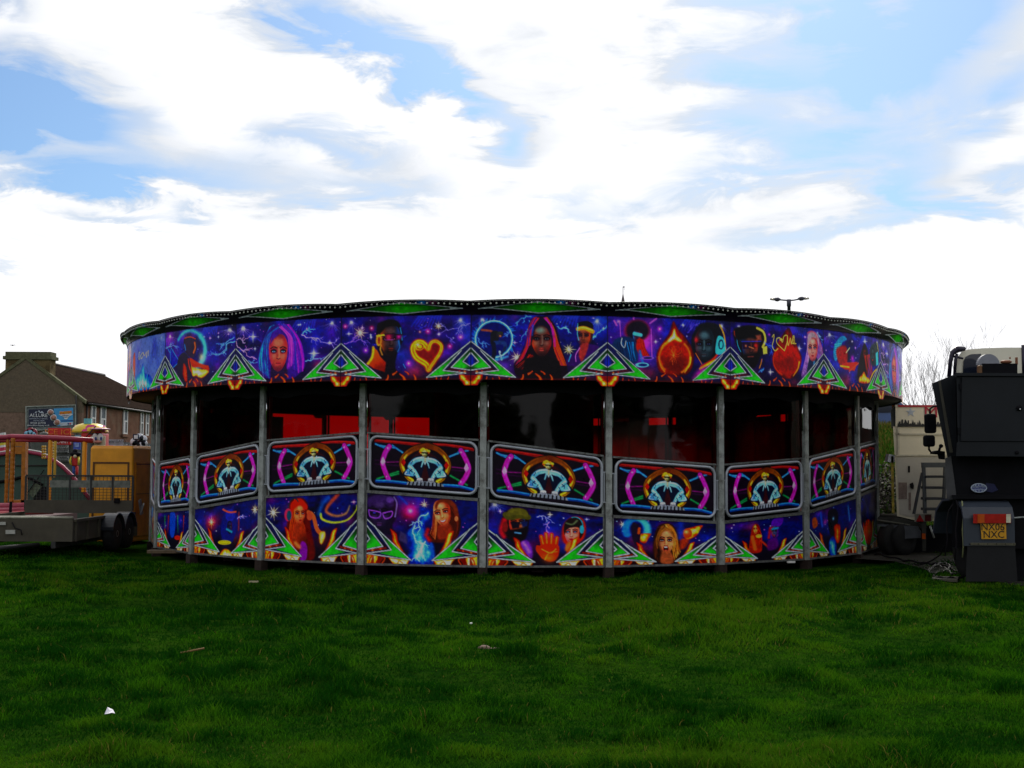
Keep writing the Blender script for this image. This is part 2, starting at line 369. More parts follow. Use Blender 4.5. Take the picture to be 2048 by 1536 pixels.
        sl, m = hit; ux = (s.UX[sl]-cx)/s.fx; X = (ux*ca+(s.UY[sl]-cy)*sa)/r; Y = (-ux*sa+(s.UY[sl]-cy)*ca)/r
        if abs(s.win[1]-s.win[0]) and s.kx < s.k*.97: pass
        s.put(sl, m*smooth((np.hypot(X/(w*1.02), Y/1.06)-.62)/.40)*.75, dark); s.put(sl, m*smooth((Y-.3)/.9)*.4, dark); s.put(sl, m*np.exp(-((Y+.1)/.22)**2)*.35*np.exp(-((np.abs(X-yaw*.2)-.35)/.28)**2), dark)
        if L is not None: s.put(sl, m*smooth((-X-.12-yaw*.1)/.62), L, .9)
        if Rr is not None: s.put(sl, m*smooth((X-.12-yaw*.1)/.62), Rr, .9)
        f = yaw*.26; hi = hi or tuple(min(255, c*1.35+25) for c in skin)
        s.ell(*P([(f*.6, -.62)])[0], .34*r*s.fx, .2*r, hi, .45, r*s.k*.16); s.ell(*P([(f-.36, .2)])[0], .2*r*s.fx, .16*r, hi, .3, r*s.k*.14); s.ell(*P([(f+.36, .2)])[0], .2*r*s.fx, .16*r, hi, .3, r*s.k*.14)
        for e in (-1, 1):
            x = f+e*.34*(1-.25*yaw*e)
            s.ell(*P([(x, -.1)])[0], .23*r*s.fx, .15*r, dark, .9, r*s.k*.06); s.ell(*P([(x, -.07)])[0], .115*r*s.fx, .042*r, white, .85, .5); s.ell(*P([(x+yaw*.03, -.07)])[0], .06*r*s.fx, .05*r, eye, 1, .5)
            s.line(P([(x-.17*1, -.1), (x, -.15), (x+.17, -.1)]), .075*r, brow, 1, .5, curve=True); s.line(P([(x-.22*e*1.05+.0, -.27), (x, -.34), (x+.22*e, -.25)]), .075*r, brow, .9, .5, curve=True)
        s.line(P([(f+.04, -.25), (f+.07*yaw+.05, .18), (f*1.25, .3)]), .085*r, hi, .45, r*s.k*.05, curve=True); s.line(P([(f-.13, .32), (f, .37), (f+.13, .32)]), .05*r, dark, .9, .6); s.line(P([(f-.1, -.15), (f-.11, .2)]), .06*r, dark, .45, r*s.k*.05)
        if mouth == 'open':
            s.ell(*P([(f, .58)])[0], .25*r*s.fx, .27*r, lips, 1, .6); s.ell(*P([(f, .6)])[0], .19*r*s.fx, .21*r, (35, 5, 8), 1, .5); s.ell(*P([(f, .46)])[0], .15*r*s.fx, .06*r, (240, 235, 225), 1, .5); s.ell(*P([(f, .72)])[0], .12*r*s.fx, .06*r, (190, 70, 70), 1, .5)
        elif mouth == 'smile':
            s.poly(P([(f-.3, .5), (f, .56), (f+.3, .48), (f+.16, .72), (f-.12, .74)]), lips, 1, .6, curve=True); s.poly(P([(f-.22, .54), (f, .59), (f+.22, .53), (f+.1, .66), (f-.08, .67)]), (245, 240, 230), 1, .5, curve=True)
        else:
            s.ell(*P([(f, .56)])[0], .17*r*s.fx, .055*r, lips, 1, .6); s.ell(*P([(f, .66)])[0], .145*r*s.fx, .065*r, tuple(min(255, c*1.15) for c in lips), 1, .6); s.line(P([(f-.18, .6), (f, .615), (f+.18, .6)]), .035*r, (40, 5, 12), .9, .4)
    def colours(s, seed=31):
        c = np.clip(s.a, 0, 255)/255; g = c.mean(-1, keepdims=True); tx = fbm(s.H, s.W, 5, seed, 3)[..., None]; c = np.clip(g+(c-g)*1.18, 0, 1)*(.80+.40*tx); c = np.clip(c, 0, 1)**1.22; lin = np.where(c <= .04045, c/12.92, ((c+.055)/1.055)**2.4)
        return np.clip(lin/GAIN, 0, .93)
GREY, GREEN = (165, 172, 178), (38, 172, 38)
def green_poly(c, pts, g1, g2, dark=(16, 60, 22)):
    c.poly(pts, dark, 1, .5, grad=(GREEN, g1, g2))
def triangle(c, X, tip_below=None, w=11):
    """half of the split green emblem; X maps fascia units (x from the joint, y down) to canvas coordinates"""
    def q(l): return [X(*p) for p in l]
    c.poly(q([(0, 488), (435, 857), (0, 835)]), (22, 24, 78), 1, .6); c.poly(q([(0, 560), (265, 792), (0, 800)]), (16, 12, 52), 1, .6)
    c.poly(q([(150, 700), (250, 800), (0, 832), (0, 800)]), (110, 20, 30), .55, 3)
    green_poly(c, q([(95, 590), (432, 855), (95, 810), (272, 787)]), X(60, 700), X(310, 830))
    green_poly(c, q([(0, 560), (192, 755), (0, 785)]), X(0, 640), X(95, 740)); c.poly(q([(0, 735), (60, 770), (0, 788)]), (8, 26, 22), .75, 4)
    c.poly(q([(0, 605), (76, 697), (0, 745)]), (12, 14, 60), 1, .6, grad=((25, 45, 170), X(60, 690), X(0, 700)))
    for l in ([(0, 488), (435, 857), (50, 815)], [(95, 585), (272, 787), (50, 815)], [(0, 553), (192, 756), (0, 786)], [(0, 603), (77, 697), (0, 747)]): c.line(q(l), w+5, (12, 12, 20), .7, .7); c.line(q(l), w, GREY, 1, .5)
    c.glow(*X(60, 800), 14, (255, 150, 30), 1); c.glow(*X(110, 795), 10, (255, 70, 20), .8)
def vflame(c, X, s=1):
    def q(l): return [X(*p) for p in l]
    c.poly(q([(0, 880), (0, 835), (35, 838), (118, 826), (112, 872), (84, 902), (66, 940), (0, 940)]), (150, 20, 5), 1, .8)
    c.fire(q([(2, 938), (2, 905), (40, 868), (62, 832), (108, 832), (100, 872), (72, 905), (55, 938)]), 5, lo=.25, hi=.98, soft=1.5, curve=False); c.poly(q([(0, 836), (48, 836), (30, 872), (0, 900)]), (120, 6, 8), .9, 1.2)
def licks(c, x0, k):
    """row of small orange flame curls along the foot of a fascia panel"""
    for (x, y, L, t) in [(905, 860, 62, .3), (985, 808, 50, .9), (1060, 850, 75, -.7), (1105, 808, 45, -.9), (1185, 860, 62, -.25), (560, 862, 24, .2), (680, 862, 26, -.4), (780, 868, 16, .5), (1310, 862, 20, .3), (1400, 858, 32, -.3), (1520, 862, 30, .3), (620, 870, 14, 0), (1450, 868, 16, .2)]:
        dx, dy = math.sin(t)*L/2, -math.cos(t)*L/2
        p = [X0(c, x-dx, y-dy), X0(c, x-dx*.1+L*.12, y), X0(c, x+dx, y+dy)]
        c.line(p, L*.42, (190, 30, 8), 1, 1.2, w2=L*.18, curve=True); c.line(p, L*.18, (255, 130, 25), .9, 1., w2=L*.05, curve=True)
def X0(c, x, y):
    """standard fascia units (x 405..1742, y 215..882) to this canvas"""
    x0, x1, tl, tr, bl, br = c.win; u = (x-405)/1337; v = (y-215)/667; yt = tl+(tr-tl)*u; return (x0+(x1-x0)*u, yt+(lerp(bl, br, u)-yt)*v)
FW, FH = 264, 126
def fascia(x0, x1, tl, tr, bl, br, seed, base=((3, 2, 22), (10, 5, 75), (52, 10, 120), (16, 30, 165), (5, 2, 34))):
    c = Cv(FW, FH, x0, x1, tl, tr, bl, br); c.clouds(base, 46, seed, 1., 1.6, 1.); q = lambda x, y: X0(c, x, y)
    c.clouds(((2, 1, 16), (30, 12, 120), (8, 14, 90), (2, 2, 30)), 16, seed+50, .45)
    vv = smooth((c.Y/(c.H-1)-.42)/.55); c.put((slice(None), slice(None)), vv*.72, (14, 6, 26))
    for i in range(9):                                # broad blue brush strokes at the top
        x = 1180+i*26; c.line([q(x+60, 205), q(x-30+i*8, 330)], 26, (30, 90, 230), .55, 3, w2=4, add=True)
    for i in range(5): c.line([q(960+i*22, 205), q(1000+i*18, 280)], 16, (20, 60, 200), .45, 3, w2=4, add=True)
    c.glow(*q(830, 240), 60, (120, 20, 60), .5)
    for (bx, a0, a1) in ((515, .2, 2.6), (1640, .6, 3.0)): c.beams(*q(bx, 268), 130*abs(tr-br)/667, a0, a1, (180, 180, 235), 12, seed+int(bx))
    rs = random.Random(seed*3)
    for i in range(9): c.glow(*q(rs.uniform(405, 1742), rs.uniform(250, 780)), rs.uniform(60, 150)*abs(bl-tl)/667, rs.choice(((18, 50, 220), (12, 90, 210), (150, 16, 130), (90, 20, 190))), .5, 1.6)
    for i in range(5): c.glow(*q(rs.uniform(560, 1600), rs.uniform(700, 860)), rs.uniform(50, 110)*abs(bl-tl)/667, (150, 26, 12), .45)
    for i in range(7): x, y = rs.uniform(430, 1720), rs.uniform(300, 640); c.bolt(q(x, y), q(x+rs.uniform(-190, 190), y+rs.uniform(-90, 120)), (60, 70, 190), seed*9+i, 3, 1)
    for i in range(9): c.ell(*q(rs.uniform(405, 1742), rs.uniform(230, 800)), 90*c.fx, 50, (3, 2, 16), .45, 9)
    for i in range(6): x, y = rs.uniform(430, 1720), rs.uniform(240, 560); c.star(*q(x, y), rs.uniform(14, 30), rs.choice(((90, 110, 255), (200, 70, 230), (120, 170, 255))))
    c.dots(34, seed, x0, x1, min(tl, tr), max(bl, br)*.8+min(tl, tr)*.2)
    return c
def finish(c):
    """foot flames and the half emblems at both joints"""
    for i in range(40):
        rs = random.Random(i); c.line([X0(c, 405+1337*rs.random(), 885), X0(c, 405+1337*rs.random(), 872)], 8, (90, 10, 10), .25, 2)
    c.poly([X0(c, 405, 855), X0(c, 1742, 855), X0(c, 1742, 890), X0(c, 405, 890)], (40, 8, 25), .55, 5); licks(c, 0, 1)
    triangle(c, lambda x, y: X0(c, 405+x, y)); triangle(c, lambda x, y: X0(c, 1742-x, y)); vflame(c, lambda x, y: X0(c, 405+x, y)); vflame(c, lambda x, y: X0(c, 1742-x, y))
    return c
def art_fascia():
    out = []
    # 0: sky reflection painted in as pale blue, script and cyan flames
    c = fascia(120, 468, 480, 385, 1010, 970, 1); c.clouds(((40, 60, 150), (95, 125, 190), (120, 145, 200)), 40, 4, .8)
    c.fire([(215, 1000), (205, 850), (260, 780), (285, 700), (310, 800), (360, 830), (390, 960), (340, 1010)], 9, BLUEFIRE, lo=.2, hi=1.05)
    c.line([(235, 655), (245, 590), (232, 600), (240, 660), (262, 610), (285, 590), (282, 630), (262, 650), (262, 615)], 9, (225, 200, 120), .9, curve=True); c.line([(285, 590), (300, 620), (318, 585), (318, 640), (335, 570), (338, 620)], 9, (225, 180, 110), .9, curve=True)
    c.fire([(155, 800), (150, 640), (180, 590), (190, 700), (185, 850)], 3, lo=.2, hi=.7); out.append(('gold script and cyan flames under a painted pale sky reflection', finish(c)))
    # 1: dark helmeted figure inside a cyan crescent, burning wing
    c = fascia(468, 1175, 385, 290, 970, 910, 2)
    c.poly([(490, 545), (560, 560), (648, 685), (540, 780), (530, 600)], (15, 25, 150), .9, 1); c.line([(485, 530), (535, 600), (540, 775), (648, 685), (545, 545), (535, 600)], 8, (60, 150, 255), 1, .7)
    c.bolt((470, 545), (640, 540), (120, 190, 255), 3, 6); c.ring(760, 560, 150, 195, 36, (70, 190, 240), 1, -2.6, 1.25, soft=5); c.ring(775, 570, 140, 190, 60, (90, 220, 220), .75, -.9, 1.2, soft=9); c.glow(880, 640, 60, (230, 230, 120), .8)
    c.poly([(700, 440), (760, 425), (815, 450), (835, 520), (825, 590), (795, 645), (740, 620), (700, 560), (690, 490)], (45, 28, 60), 1, .9, curve=True); c.line([(700, 445), (760, 430), (815, 450)], 9, (230, 90, 20), .9, curve=True); c.line([(808, 490), (815, 540), (800, 590)], 20, (250, 110, 20), .95, 2, curve=True); c.line([(702, 510), (715, 565)], 14, (30, 140, 240), .9, 2)
    c.poly([(700, 590), (640, 640), (620, 760), (660, 900), (780, 930), (770, 800), (760, 660)], (35, 25, 55), 1, 2, curve=True); c.fire([(690, 740), (700, 700), (730, 760), (740, 880), (715, 890), (690, 830)], 3, lo=.1, hi=.7); c.line([(745, 660), (760, 740), (800, 820)], 18, (230, 60, 30), .9, 2, curve=True)
    c.poly([(760, 650), (840, 690), (945, 740), (940, 770), (860, 740), (800, 740)], (220, 40, 10), 1, 3, curve=True); c.fire([(770, 660), (800, 745), (945, 770), (925, 820), (880, 850), (830, 830), (790, 820)], 12, lo=.45, hi=1.1); c.line([(770, 665), (860, 720), (940, 735)], 26, (235, 60, 10), 1, 2, curve=True)
    c.beams(1130, 355, 100, .4, 3.2, (240, 220, 160), 12, 4); c.bolt((1170, 470), (940, 620), (120, 200, 255), 8, 7); c.bolt((1160, 430), (1010, 500), (120, 200, 255), 18, 6); c.star(955, 440, 30, (230, 80, 255))
    out.append(('dark helmeted figure in a cyan crescent with a burning wing', finish(c)))
    # 2: woman with violet and turquoise hair
    c = fascia(1175, 2248, 290, 228, 910, 885, 3)
    c.beams(1255, 335, 110, .2, 3.1, (220, 210, 255), 12, 5); c.star(1375, 425, 80, (180, 180, 255)); c.star(2000, 600, 85, (170, 190, 255)); c.star(1400, 550, 34, (180, 200, 255)); c.star(2145, 490, 40, (190, 200, 255))
    c.bolt((1180, 470), (1420, 660), (255, 170, 190), 5, 7); c.bolt((1190, 450), (1340, 410), (255, 180, 200), 15, 6); c.bolt((1330, 670), (1440, 690), (120, 200, 255), 6, 6); c.bolt((1880, 410), (2235, 570), (190, 170, 255), 9, 7); c.bolt((1920, 680), (2120, 640), (130, 190, 255), 12, 7); c.bolt((1890, 400), (2010, 350), (120, 210, 255), 4, 7)
    c.poly([(1640, 300), (1560, 320), (1500, 430), (1450, 560), (1430, 700), (1480, 800), (1560, 860), (1780, 860), (1880, 790), (1920, 720), (1890, 600), (1840, 430), (1770, 320), (1700, 295)], (60, 20, 130), 1, 1.5, curve=True)
    c.strands([(1560, 330), (1490, 470), (1440, 640), (1450, 760)], [(1600, 310), (1540, 430), (1530, 620), (1560, 850)], 26, ((20, 190, 190), (15, 90, 160), (60, 30, 160), (30, 130, 190)), 11, 1); c.strands([(1690, 300), (1790, 400), (1830, 600), (1850, 800)], [(1760, 310), (1870, 480), (1915, 660), (1900, 780)], 28, ((190, 40, 200), (120, 20, 180), (220, 80, 210), (80, 20, 150)), 12, 2); c.strands([(1640, 300), (1760, 380), (1790, 560), (1800, 760)], [(1700, 300), (1800, 400), (1830, 600), (1850, 780)], 14, ((50, 80, 220), (120, 30, 190), (40, 30, 140)), 11, 3)
    c.poly([(1600, 640), (1710, 640), (1740, 860), (1580, 860)], (40, 20, 60), 1, 3, curve=True); c.face(1648, 592, 178, (190, 85, 70), (80, 15, 50), (190, 50, 80), (215, 60, 60), .1, (220, 60, 70), (40, 90, 140), white=(170, 220, 245), hi=(255, 170, 130))
    c.poly([(1672, 325), (1600, 350), (1545, 440), (1530, 580), (1560, 760), (1520, 700), (1490, 560), (1510, 420), (1580, 320)], (50, 26, 120), .97, 2, curve=True); c.poly([(1650, 325), (1720, 380), (1750, 480), (1756, 620), (1740, 760), (1800, 700), (1815, 520), (1760, 360), (1690, 312)], (120, 28, 160), .97, 2, curve=True); c.poly([(1672, 330), (1600, 380), (1565, 500), (1600, 450), (1655, 400)], (70, 24, 140), .95, 2, curve=True); c.strands([(1660, 330), (1570, 400), (1545, 560), (1550, 740)], [(1640, 330), (1520, 430), (1500, 570), (1520, 720)], 12, ((30, 110, 170), (60, 30, 150), (90, 30, 180), (20, 160, 190)), 9, 5, jit=3); c.strands([(1660, 330), (1740, 430), (1760, 600), (1750, 740)], [(1690, 320), (1790, 430), (1810, 560), (1800, 720)], 12, ((190, 60, 210), (60, 40, 190), (220, 90, 220), (110, 20, 150)), 9, 6, jit=3)
    c.line([(1480, 690), (1490, 800), (1505, 860)], 7, (120, 130, 240), .8, curve=True); out.append(('woman with violet and turquoise hair between lightning bolts', finish(c)))
    # 3: man in glasses, burning heart
    c = fascia(405, 1742, 228, 207, 885, 880, 4, ((4, 2, 26), (14, 8, 95), (56, 12, 115), (20, 14, 135), (8, 2, 34)))
    c.star(612, 392, 95, (240, 160, 20), 10, (255, 240, 160)); c.star(1420, 328, 60, (220, 170, 20), 8, (255, 240, 150)); c.star(490, 400, 40, (190, 190, 255)); c.star(730, 437, 34, (200, 200, 255)); c.star(1425, 412, 34, (220, 210, 255))
    for (x, y, r, cl) in ((735, 345, 30, (255, 40, 90)), (450, 322, 30, (255, 30, 60)), (675, 572, 38, (190, 60, 255)), (1125, 712, 34, (240, 40, 190)), (1640, 440, 34, (230, 90, 255)), (1315, 382, 28, (255, 50, 100)), (1535, 535, 30, (255, 40, 120)), (1235, 388, 14, (255, 150, 30))): c.glow(x, y, r, cl, .9); c.glow(x, y, r*.3, (255, 220, 240), 1)
    c.bolt((440, 500), (720, 500), (180, 130, 255), 3, 5); c.bolt((1730, 300), (1420, 400), (170, 160, 240), 12, 5); c.bolt((1500, 420), (1560, 520), (140, 120, 220), 14, 4)
    c.glow(1300, 620, 170, (150, 15, 10), .8); c.poly([(1170, 500), (1250, 480), (1320, 540), (1400, 480), (1460, 540), (1420, 660), (1330, 770), (1230, 680), (1165, 600)], (120, 12, 8), .9, 5, curve=True)
    for (p, w) in (([(1325, 775), (1300, 720), (1200, 650), (1165, 560), (1200, 500), (1260, 500), (1320, 560)], 46), ([(1325, 560), (1350, 500), (1400, 485), (1450, 530), (1440, 600), (1390, 680), (1330, 770)], 26)): c.line(p, w+18, (220, 70, 10), .8, 3, curve=True); c.line(p, w, (235, 200, 30), 1, 1.6, curve=True); c.line(p, w*.35, (190, 90, 10), .8, 1.5, curve=True)
    c.ell(1225, 535, 55, 45, (215, 170, 25), 1, 2); c.ring(1235, 540, 30, 24, 10, (150, 40, 10)); c.star(1215, 520, 40, (255, 220, 60), 6)
    c.poly([(790, 330), (840, 280), (930, 258), (1010, 280), (1050, 360), (1060, 480), (1010, 600), (990, 760), (1080, 880), (720, 880), (860, 740), (800, 560)], (14, 8, 22), 1, 2, curve=True)
    c.poly([(760, 540), (800, 580), (830, 640), (890, 700), (880, 800), (760, 760), (690, 710), (735, 660)], (225, 90, 10), 1, 1.5, grad=((120, 15, 5), (760, 600), (860, 780))); c.line([(755, 545), (745, 640), (700, 712)], 26, (245, 190, 40), .9, 2, curve=True)
    c.face(930, 470, 158, (52, 30, 36), (12, 6, 18), (200, 90, 20), (25, 70, 150), .25, (130, 50, 40), white=(200, 90, 150), hi=(110, 90, 90)); c.ell(812, 470, 30, 60, (230, 160, 50), 1, 2); c.ell(815, 475, 14, 38, (140, 50, 10), 1, 2)
    c.line([(835, 520), (830, 570), (850, 620)], 14, (235, 170, 60), .9, 2); c.poly([(820, 400), (830, 320), (900, 265), (1000, 280), (1040, 360), (1000, 330), (900, 330), (850, 380)], (10, 8, 14), 1, 2, curve=True); c.line([(1035, 345), (1050, 420), (1055, 470)], 10, (60, 170, 240), .9, 1.5)
    c.line([(790, 425), (880, 415)], 16, (235, 180, 60), .9); c.poly([(872, 410), (975, 405), (965, 465), (885, 468)], (60, 10, 50), 1, .8); c.poly([(988, 410), (1055, 415), (1045, 465), (995, 462)], (60, 10, 60), 1, .8); c.glow(915, 440, 30, (255, 40, 60), 1); c.glow(1020, 438, 24, (230, 30, 160), .9); c.line([(872, 408), (975, 404), (988, 410), (1055, 414)], 9, (20, 16, 26)); c.line([(880, 468), (965, 466)], 7, (170, 90, 180), .8)
    c.line([(1020, 480), (1030, 540), (1010, 590)], 12, (50, 140, 220), .8, 2, curve=True); c.line([(1070, 720), (1090, 760)], 8, (60, 150, 240), .9); c.ell(935, 590, 60, 22, (14, 8, 14), .7, 4)
    out.append(('man in tinted glasses beside a burning heart', finish(c)))
    # 4: ring of blue fire with dancer, dark woman, man with headband
    c = fascia(105, 1510, 305, 315, 975, 985, 5, ((3, 3, 34), (12, 18, 130), (24, 16, 105), (18, 48, 180), (3, 2, 28)))
    for i in range(70):
        rs = random.Random(i+3); a = 2*PI*rs.random(); c.line([(340+190*math.cos(a), 560+190*math.sin(a)), (340+(215+25*rs.random())*math.cos(a+.1), 560+(215+25*rs.random())*math.sin(a+.1))], 13, (40, 150, 255), .8, 1, w2=2)
    c.ell(340, 560, 180, 180, (8, 14, 95), 1, 3); c.ring(340, 560, 186, 186, 20, (70, 185, 255), 1, soft=2); c.ring(340, 560, 190, 190, 7, (190, 235, 255), 1)
    c.bolt((175, 545), (300, 620), (110, 170, 255), 2, 6); c.bolt((500, 470), (430, 540), (110, 170, 255), 4, 5)
    c.line([(215, 465), (300, 475), (350, 500)], 22, (150, 80, 60), 1, 1.2, curve=True); c.poly([(310, 490), (380, 480), (390, 560), (360, 620), (310, 610)], (25, 25, 35), 1, 1, curve=True); c.ell(400, 510, 36, 30, (40, 35, 50), 1, 1); c.line([(385, 500), (420, 495)], 22, (45, 50, 40), 1); c.glow(405, 530, 12, (230, 120, 40), 1)
    c.line([(350, 600), (440, 600), (460, 650)], 40, (28, 55, 110), 1, 1.2, curve=True); c.line([(335, 610), (345, 700), (330, 760)], 44, (15, 20, 45), 1, 1.2, curve=True); c.line([(400, 690), (420, 770)], 22, (150, 165, 190), 1); c.line([(455, 650), (420, 710)], 24, (20, 40, 80), 1)
    c.line([(480, 740), (420, 760), (350, 780)], 18, (90, 190, 255), .8, 3, curve=True)
    c.star(575, 750, 85, (220, 180, 20), 9, (255, 245, 150)); c.star(1108, 667, 80, (220, 190, 20), 10, (255, 250, 160)); c.bolt((720, 330), (560, 400), (100, 180, 255), 6, 7); c.bolt((700, 370), (600, 590), (110, 190, 255), 7, 6); c.bolt((990, 430), (1130, 500), (120, 190, 255), 8, 8); c.bolt((1500, 420), (1360, 560), (110, 190, 250), 10, 7)
    c.poly([(820, 325), (730, 350), (690, 440), (660, 600), (600, 740), (545, 840), (620, 960), (1050, 960), (1085, 820), (1030, 640), (980, 450), (900, 345)], (22, 8, 26), 1, 2, curve=True)
    c.strands([(740, 350), (690, 470), (655, 640), (560, 830)], [(780, 340), (730, 470), (700, 620), (640, 760)], 22, ((180, 30, 140), (230, 60, 20), (120, 10, 60), (60, 20, 120), (210, 30, 30)), 12, 3); c.strands([(880, 340), (950, 450), (1000, 600), (1080, 830)], [(850, 350), (930, 520), (960, 680), (1020, 830)], 26, ((190, 40, 170), (235, 60, 15), (240, 110, 30), (120, 15, 30), (200, 30, 20)), 13, 4)
    c.strands([(700, 720), (650, 780), (560, 850)], [(760, 740), (720, 830), (700, 900)], 8, ((200, 40, 10), (120, 10, 10)), 10, 8)
    c.poly([(770, 640), (880, 640), (900, 960), (740, 960)], (16, 8, 16), 1, 3, curve=True); c.poly([(660, 760), (780, 740), (840, 780), (900, 735), (1010, 790), (1040, 970), (620, 970)], (12, 8, 14), 1, 2)
    c.face(828, 570, 158, (98, 52, 46), (30, 8, 20), (190, 60, 20), (150, 25, 20), 0, (150, 60, 55), (15, 15, 30), white=(120, 130, 140), hi=(150, 150, 140)); c.poly([(825, 330), (760, 360), (722, 460), (716, 600), (740, 560), (765, 460), (822, 420), (885, 455), (925, 560), (945, 640), (950, 480), (905, 370)], (22, 12, 44), .97, 2, curve=True); c.strands([(800, 345), (735, 450), (715, 620)], [(770, 350), (700, 480), (690, 640)], 7, ((180, 30, 140), (60, 30, 140), (225, 50, 40)), 10, 6, jit=2); c.strands([(850, 345), (930, 450), (950, 640)], [(880, 345), (960, 480), (975, 640)], 7, ((190, 40, 170), (120, 20, 120), (230, 60, 30)), 10, 7, jit=2); c.ell(805, 470, 40, 26, (110, 190, 180), .45, 6); c.line([(740, 420), (730, 520)], 14, (40, 90, 200), .8, 2); c.line([(925, 400), (940, 520)], 12, (180, 30, 180), .8, 2)
    c.poly([(1200, 400), (1240, 378), (1310, 375), (1355, 410), (1360, 500), (1340, 580), (1290, 640), (1260, 650), (1205, 560), (1190, 460)], (60, 22, 30), 1, 1.2, curve=True); c.face(1262, 530, 105, (120, 55, 40), (35, 10, 30), (60, 40, 110), (200, 70, 30), -.3, (110, 40, 40), white=(90, 70, 70), hi=(210, 130, 90), wide=.66)
    c.poly([(1200, 420), (1215, 385), (1290, 372), (1350, 400), (1355, 440), (1270, 425)], (12, 10, 20), 1, 1, curve=True); c.line([(1200, 455), (1270, 445), (1355, 480)], 40, (240, 150, 20), 1, 1, curve=True); c.line([(1205, 445), (1270, 440), (1350, 465)], 14, (255, 220, 110), .8, 1, curve=True); c.line([(1200, 400), (1195, 500), (1210, 570)], 8, (90, 190, 255), .9, curve=True)
    c.poly([(1230, 630), (1330, 610), (1430, 640), (1470, 740), (1400, 830), (1100, 830), (1110, 740), (1190, 680)], (55, 12, 95), 1, 2, curve=True); c.poly([(1230, 620), (1310, 600), (1290, 700), (1240, 790), (1210, 720)], (150, 50, 50), 1, 2, curve=True); c.line([(1220, 650), (1180, 720), (1180, 790)], 9, (220, 130, 255), .9, curve=True); c.line([(1130, 720), (1105, 790)], 10, (60, 170, 255), .9)
    out.append(('dancer in a ring of blue fire, dark haired woman and man with golden headband', finish(c)))
    # 5: DJ with afro, burning ball, woman in headphones
    c = fascia(-307, 1380, 350, 440, 1245, 1275, 6)
    c.poly([(-240, 380), (330, 420), (320, 980), (-200, 960)], (95, 25, 150), .8, 30); c.glow(180, 700, 150, (210, 60, 160), .9)
    for (a, b) in (((-150, 420), (-130, 760)), ((260, 540), (270, 920))): c.line([a, b], 8, (230, 130, 240), .9, 1)
    for (a, b) in (((-220, 420), (-190, 480)), ((245, 460), (330, 400)), ((30, 375), (30, 400))): c.line([a, b], 20, (220, 120, 240), .9, 2)
    c.ell(75, 560, 165, 150, (170, 25, 60), .9, 5); c.ell(80, 560, 150, 140, (24, 14, 36), 1, 4, tex=.3); c.face(70, 640, 80, (60, 30, 60), (15, 8, 30), (50, 140, 210), (160, 30, 40), .3, (120, 30, 40)); c.line([(40, 600), (125, 620)], 46, (90, 190, 220), 1, 1.5)
    c.poly([(-230, 700), (-60, 640), (40, 690), (80, 800), (60, 1000), (-260, 990)], (10, 45, 85), 1, 3, curve=True); c.strands([(-180, 720), (-160, 840), (-120, 970)], [(20, 720), (40, 860), (60, 980)], 16, ((15, 120, 190), (8, 40, 90), (40, 150, 220), (5, 20, 60)), 12, 3); c.line([(-120, 660), (-130, 740), (-90, 790), (-70, 700)], 9, (200, 215, 235), 1, curve=True)
    c.poly([(90, 670), (160, 700), (190, 820), (240, 920), (130, 900), (60, 790)], (170, 25, 15), 1, 2, curve=True); c.strands([(100, 690), (130, 780), (160, 890)], [(150, 700), (180, 800), (230, 900)], 6, ((230, 60, 20), (110, 10, 10)), 9, 2)
    c.line([(110, 840), (150, 1000)], 30, (40, 120, 200), 1, 3); c.ell(215, 935, 85, 26, (130, 90, 190), 1, 1); c.ell(215, 935, 55, 14, (30, 20, 80), 1, 1); c.ell(140, 1030, 90, 34, (110, 190, 240), 1, 1); c.ell(150, 1030, 60, 20, (20, 40, 100), 1, 1)
    c.star(320, 715, 45, (230, 230, 255)); c.star(695, 490, 40, (240, 240, 255)); c.glow(375, 540, 40, (240, 60, 200), .9); c.glow(375, 540, 12, (255, 220, 250), 1)
    c.fire([(560, 440), (620, 540), (720, 650), (800, 760), (850, 880), (820, 1060), (720, 1160), (420, 1150), (340, 1040), (340, 860), (420, 720), (500, 600)], 4, lo=.0, hi=.62, cell=14)
    c.fire([(575, 540), (620, 640), (680, 700), (640, 740), (575, 690), (500, 740), (420, 800), (390, 860), (400, 780), (480, 690), (540, 620)], 7, lo=.45, hi=1.15, cell=7); c.ell(580, 925, 205, 220, (150, 22, 6), 1, 4, tex=.35, seed=8); c.glow(560, 850, 60, (220, 60, 10), .6); c.ell(600, 1030, 160, 110, (70, 6, 8), .7, 14)
    c.ring(580, 925, 210, 222, 20, (240, 130, 15), .9, 2.3, 4.2, soft=3); c.ring(580, 925, 212, 225, 22, (245, 150, 20), .9, -.9, 1.1, soft=3); c.line([(800, 930), (790, 1010), (740, 1090), (715, 1130)], 24, (250, 190, 40), 1, 2, curve=True, w2=8); c.line([(360, 920), (385, 1040), (440, 1120)], 14, (245, 150, 30), .9, 2, curve=True)
    for i in range(16):
        rs = random.Random(i); c.bolt((560, 900), (560+90*math.cos(i*.8)*rs.random()*1.6, 900+130*math.sin(i*.8)), (230, 110, 30), i, 3, 0)
    c.bolt((760, 590), (930, 470), (110, 90, 255), 3, 7); c.poly([(860, 560), (930, 480), (1080, 455), (1210, 500), (1270, 640), (1240, 820), (1130, 960), (1010, 1010), (900, 940), (820, 820), (810, 680)], (13, 16, 26), 1, 3, curve=True)
    c.face(1000, 760, 215, (38, 52, 62), (8, 10, 18), (70, 25, 40), (22, 40, 52), -.25, (52, 62, 72), (15, 25, 60), white=(80, 100, 150), hi=(120, 160, 170), wide=.68); c.glow(880, 690, 36, (255, 30, 30), .9); c.line([(1180, 890), (1110, 960), (950, 1050)], 30, (215, 50, 15), 1, 2, curve=True)
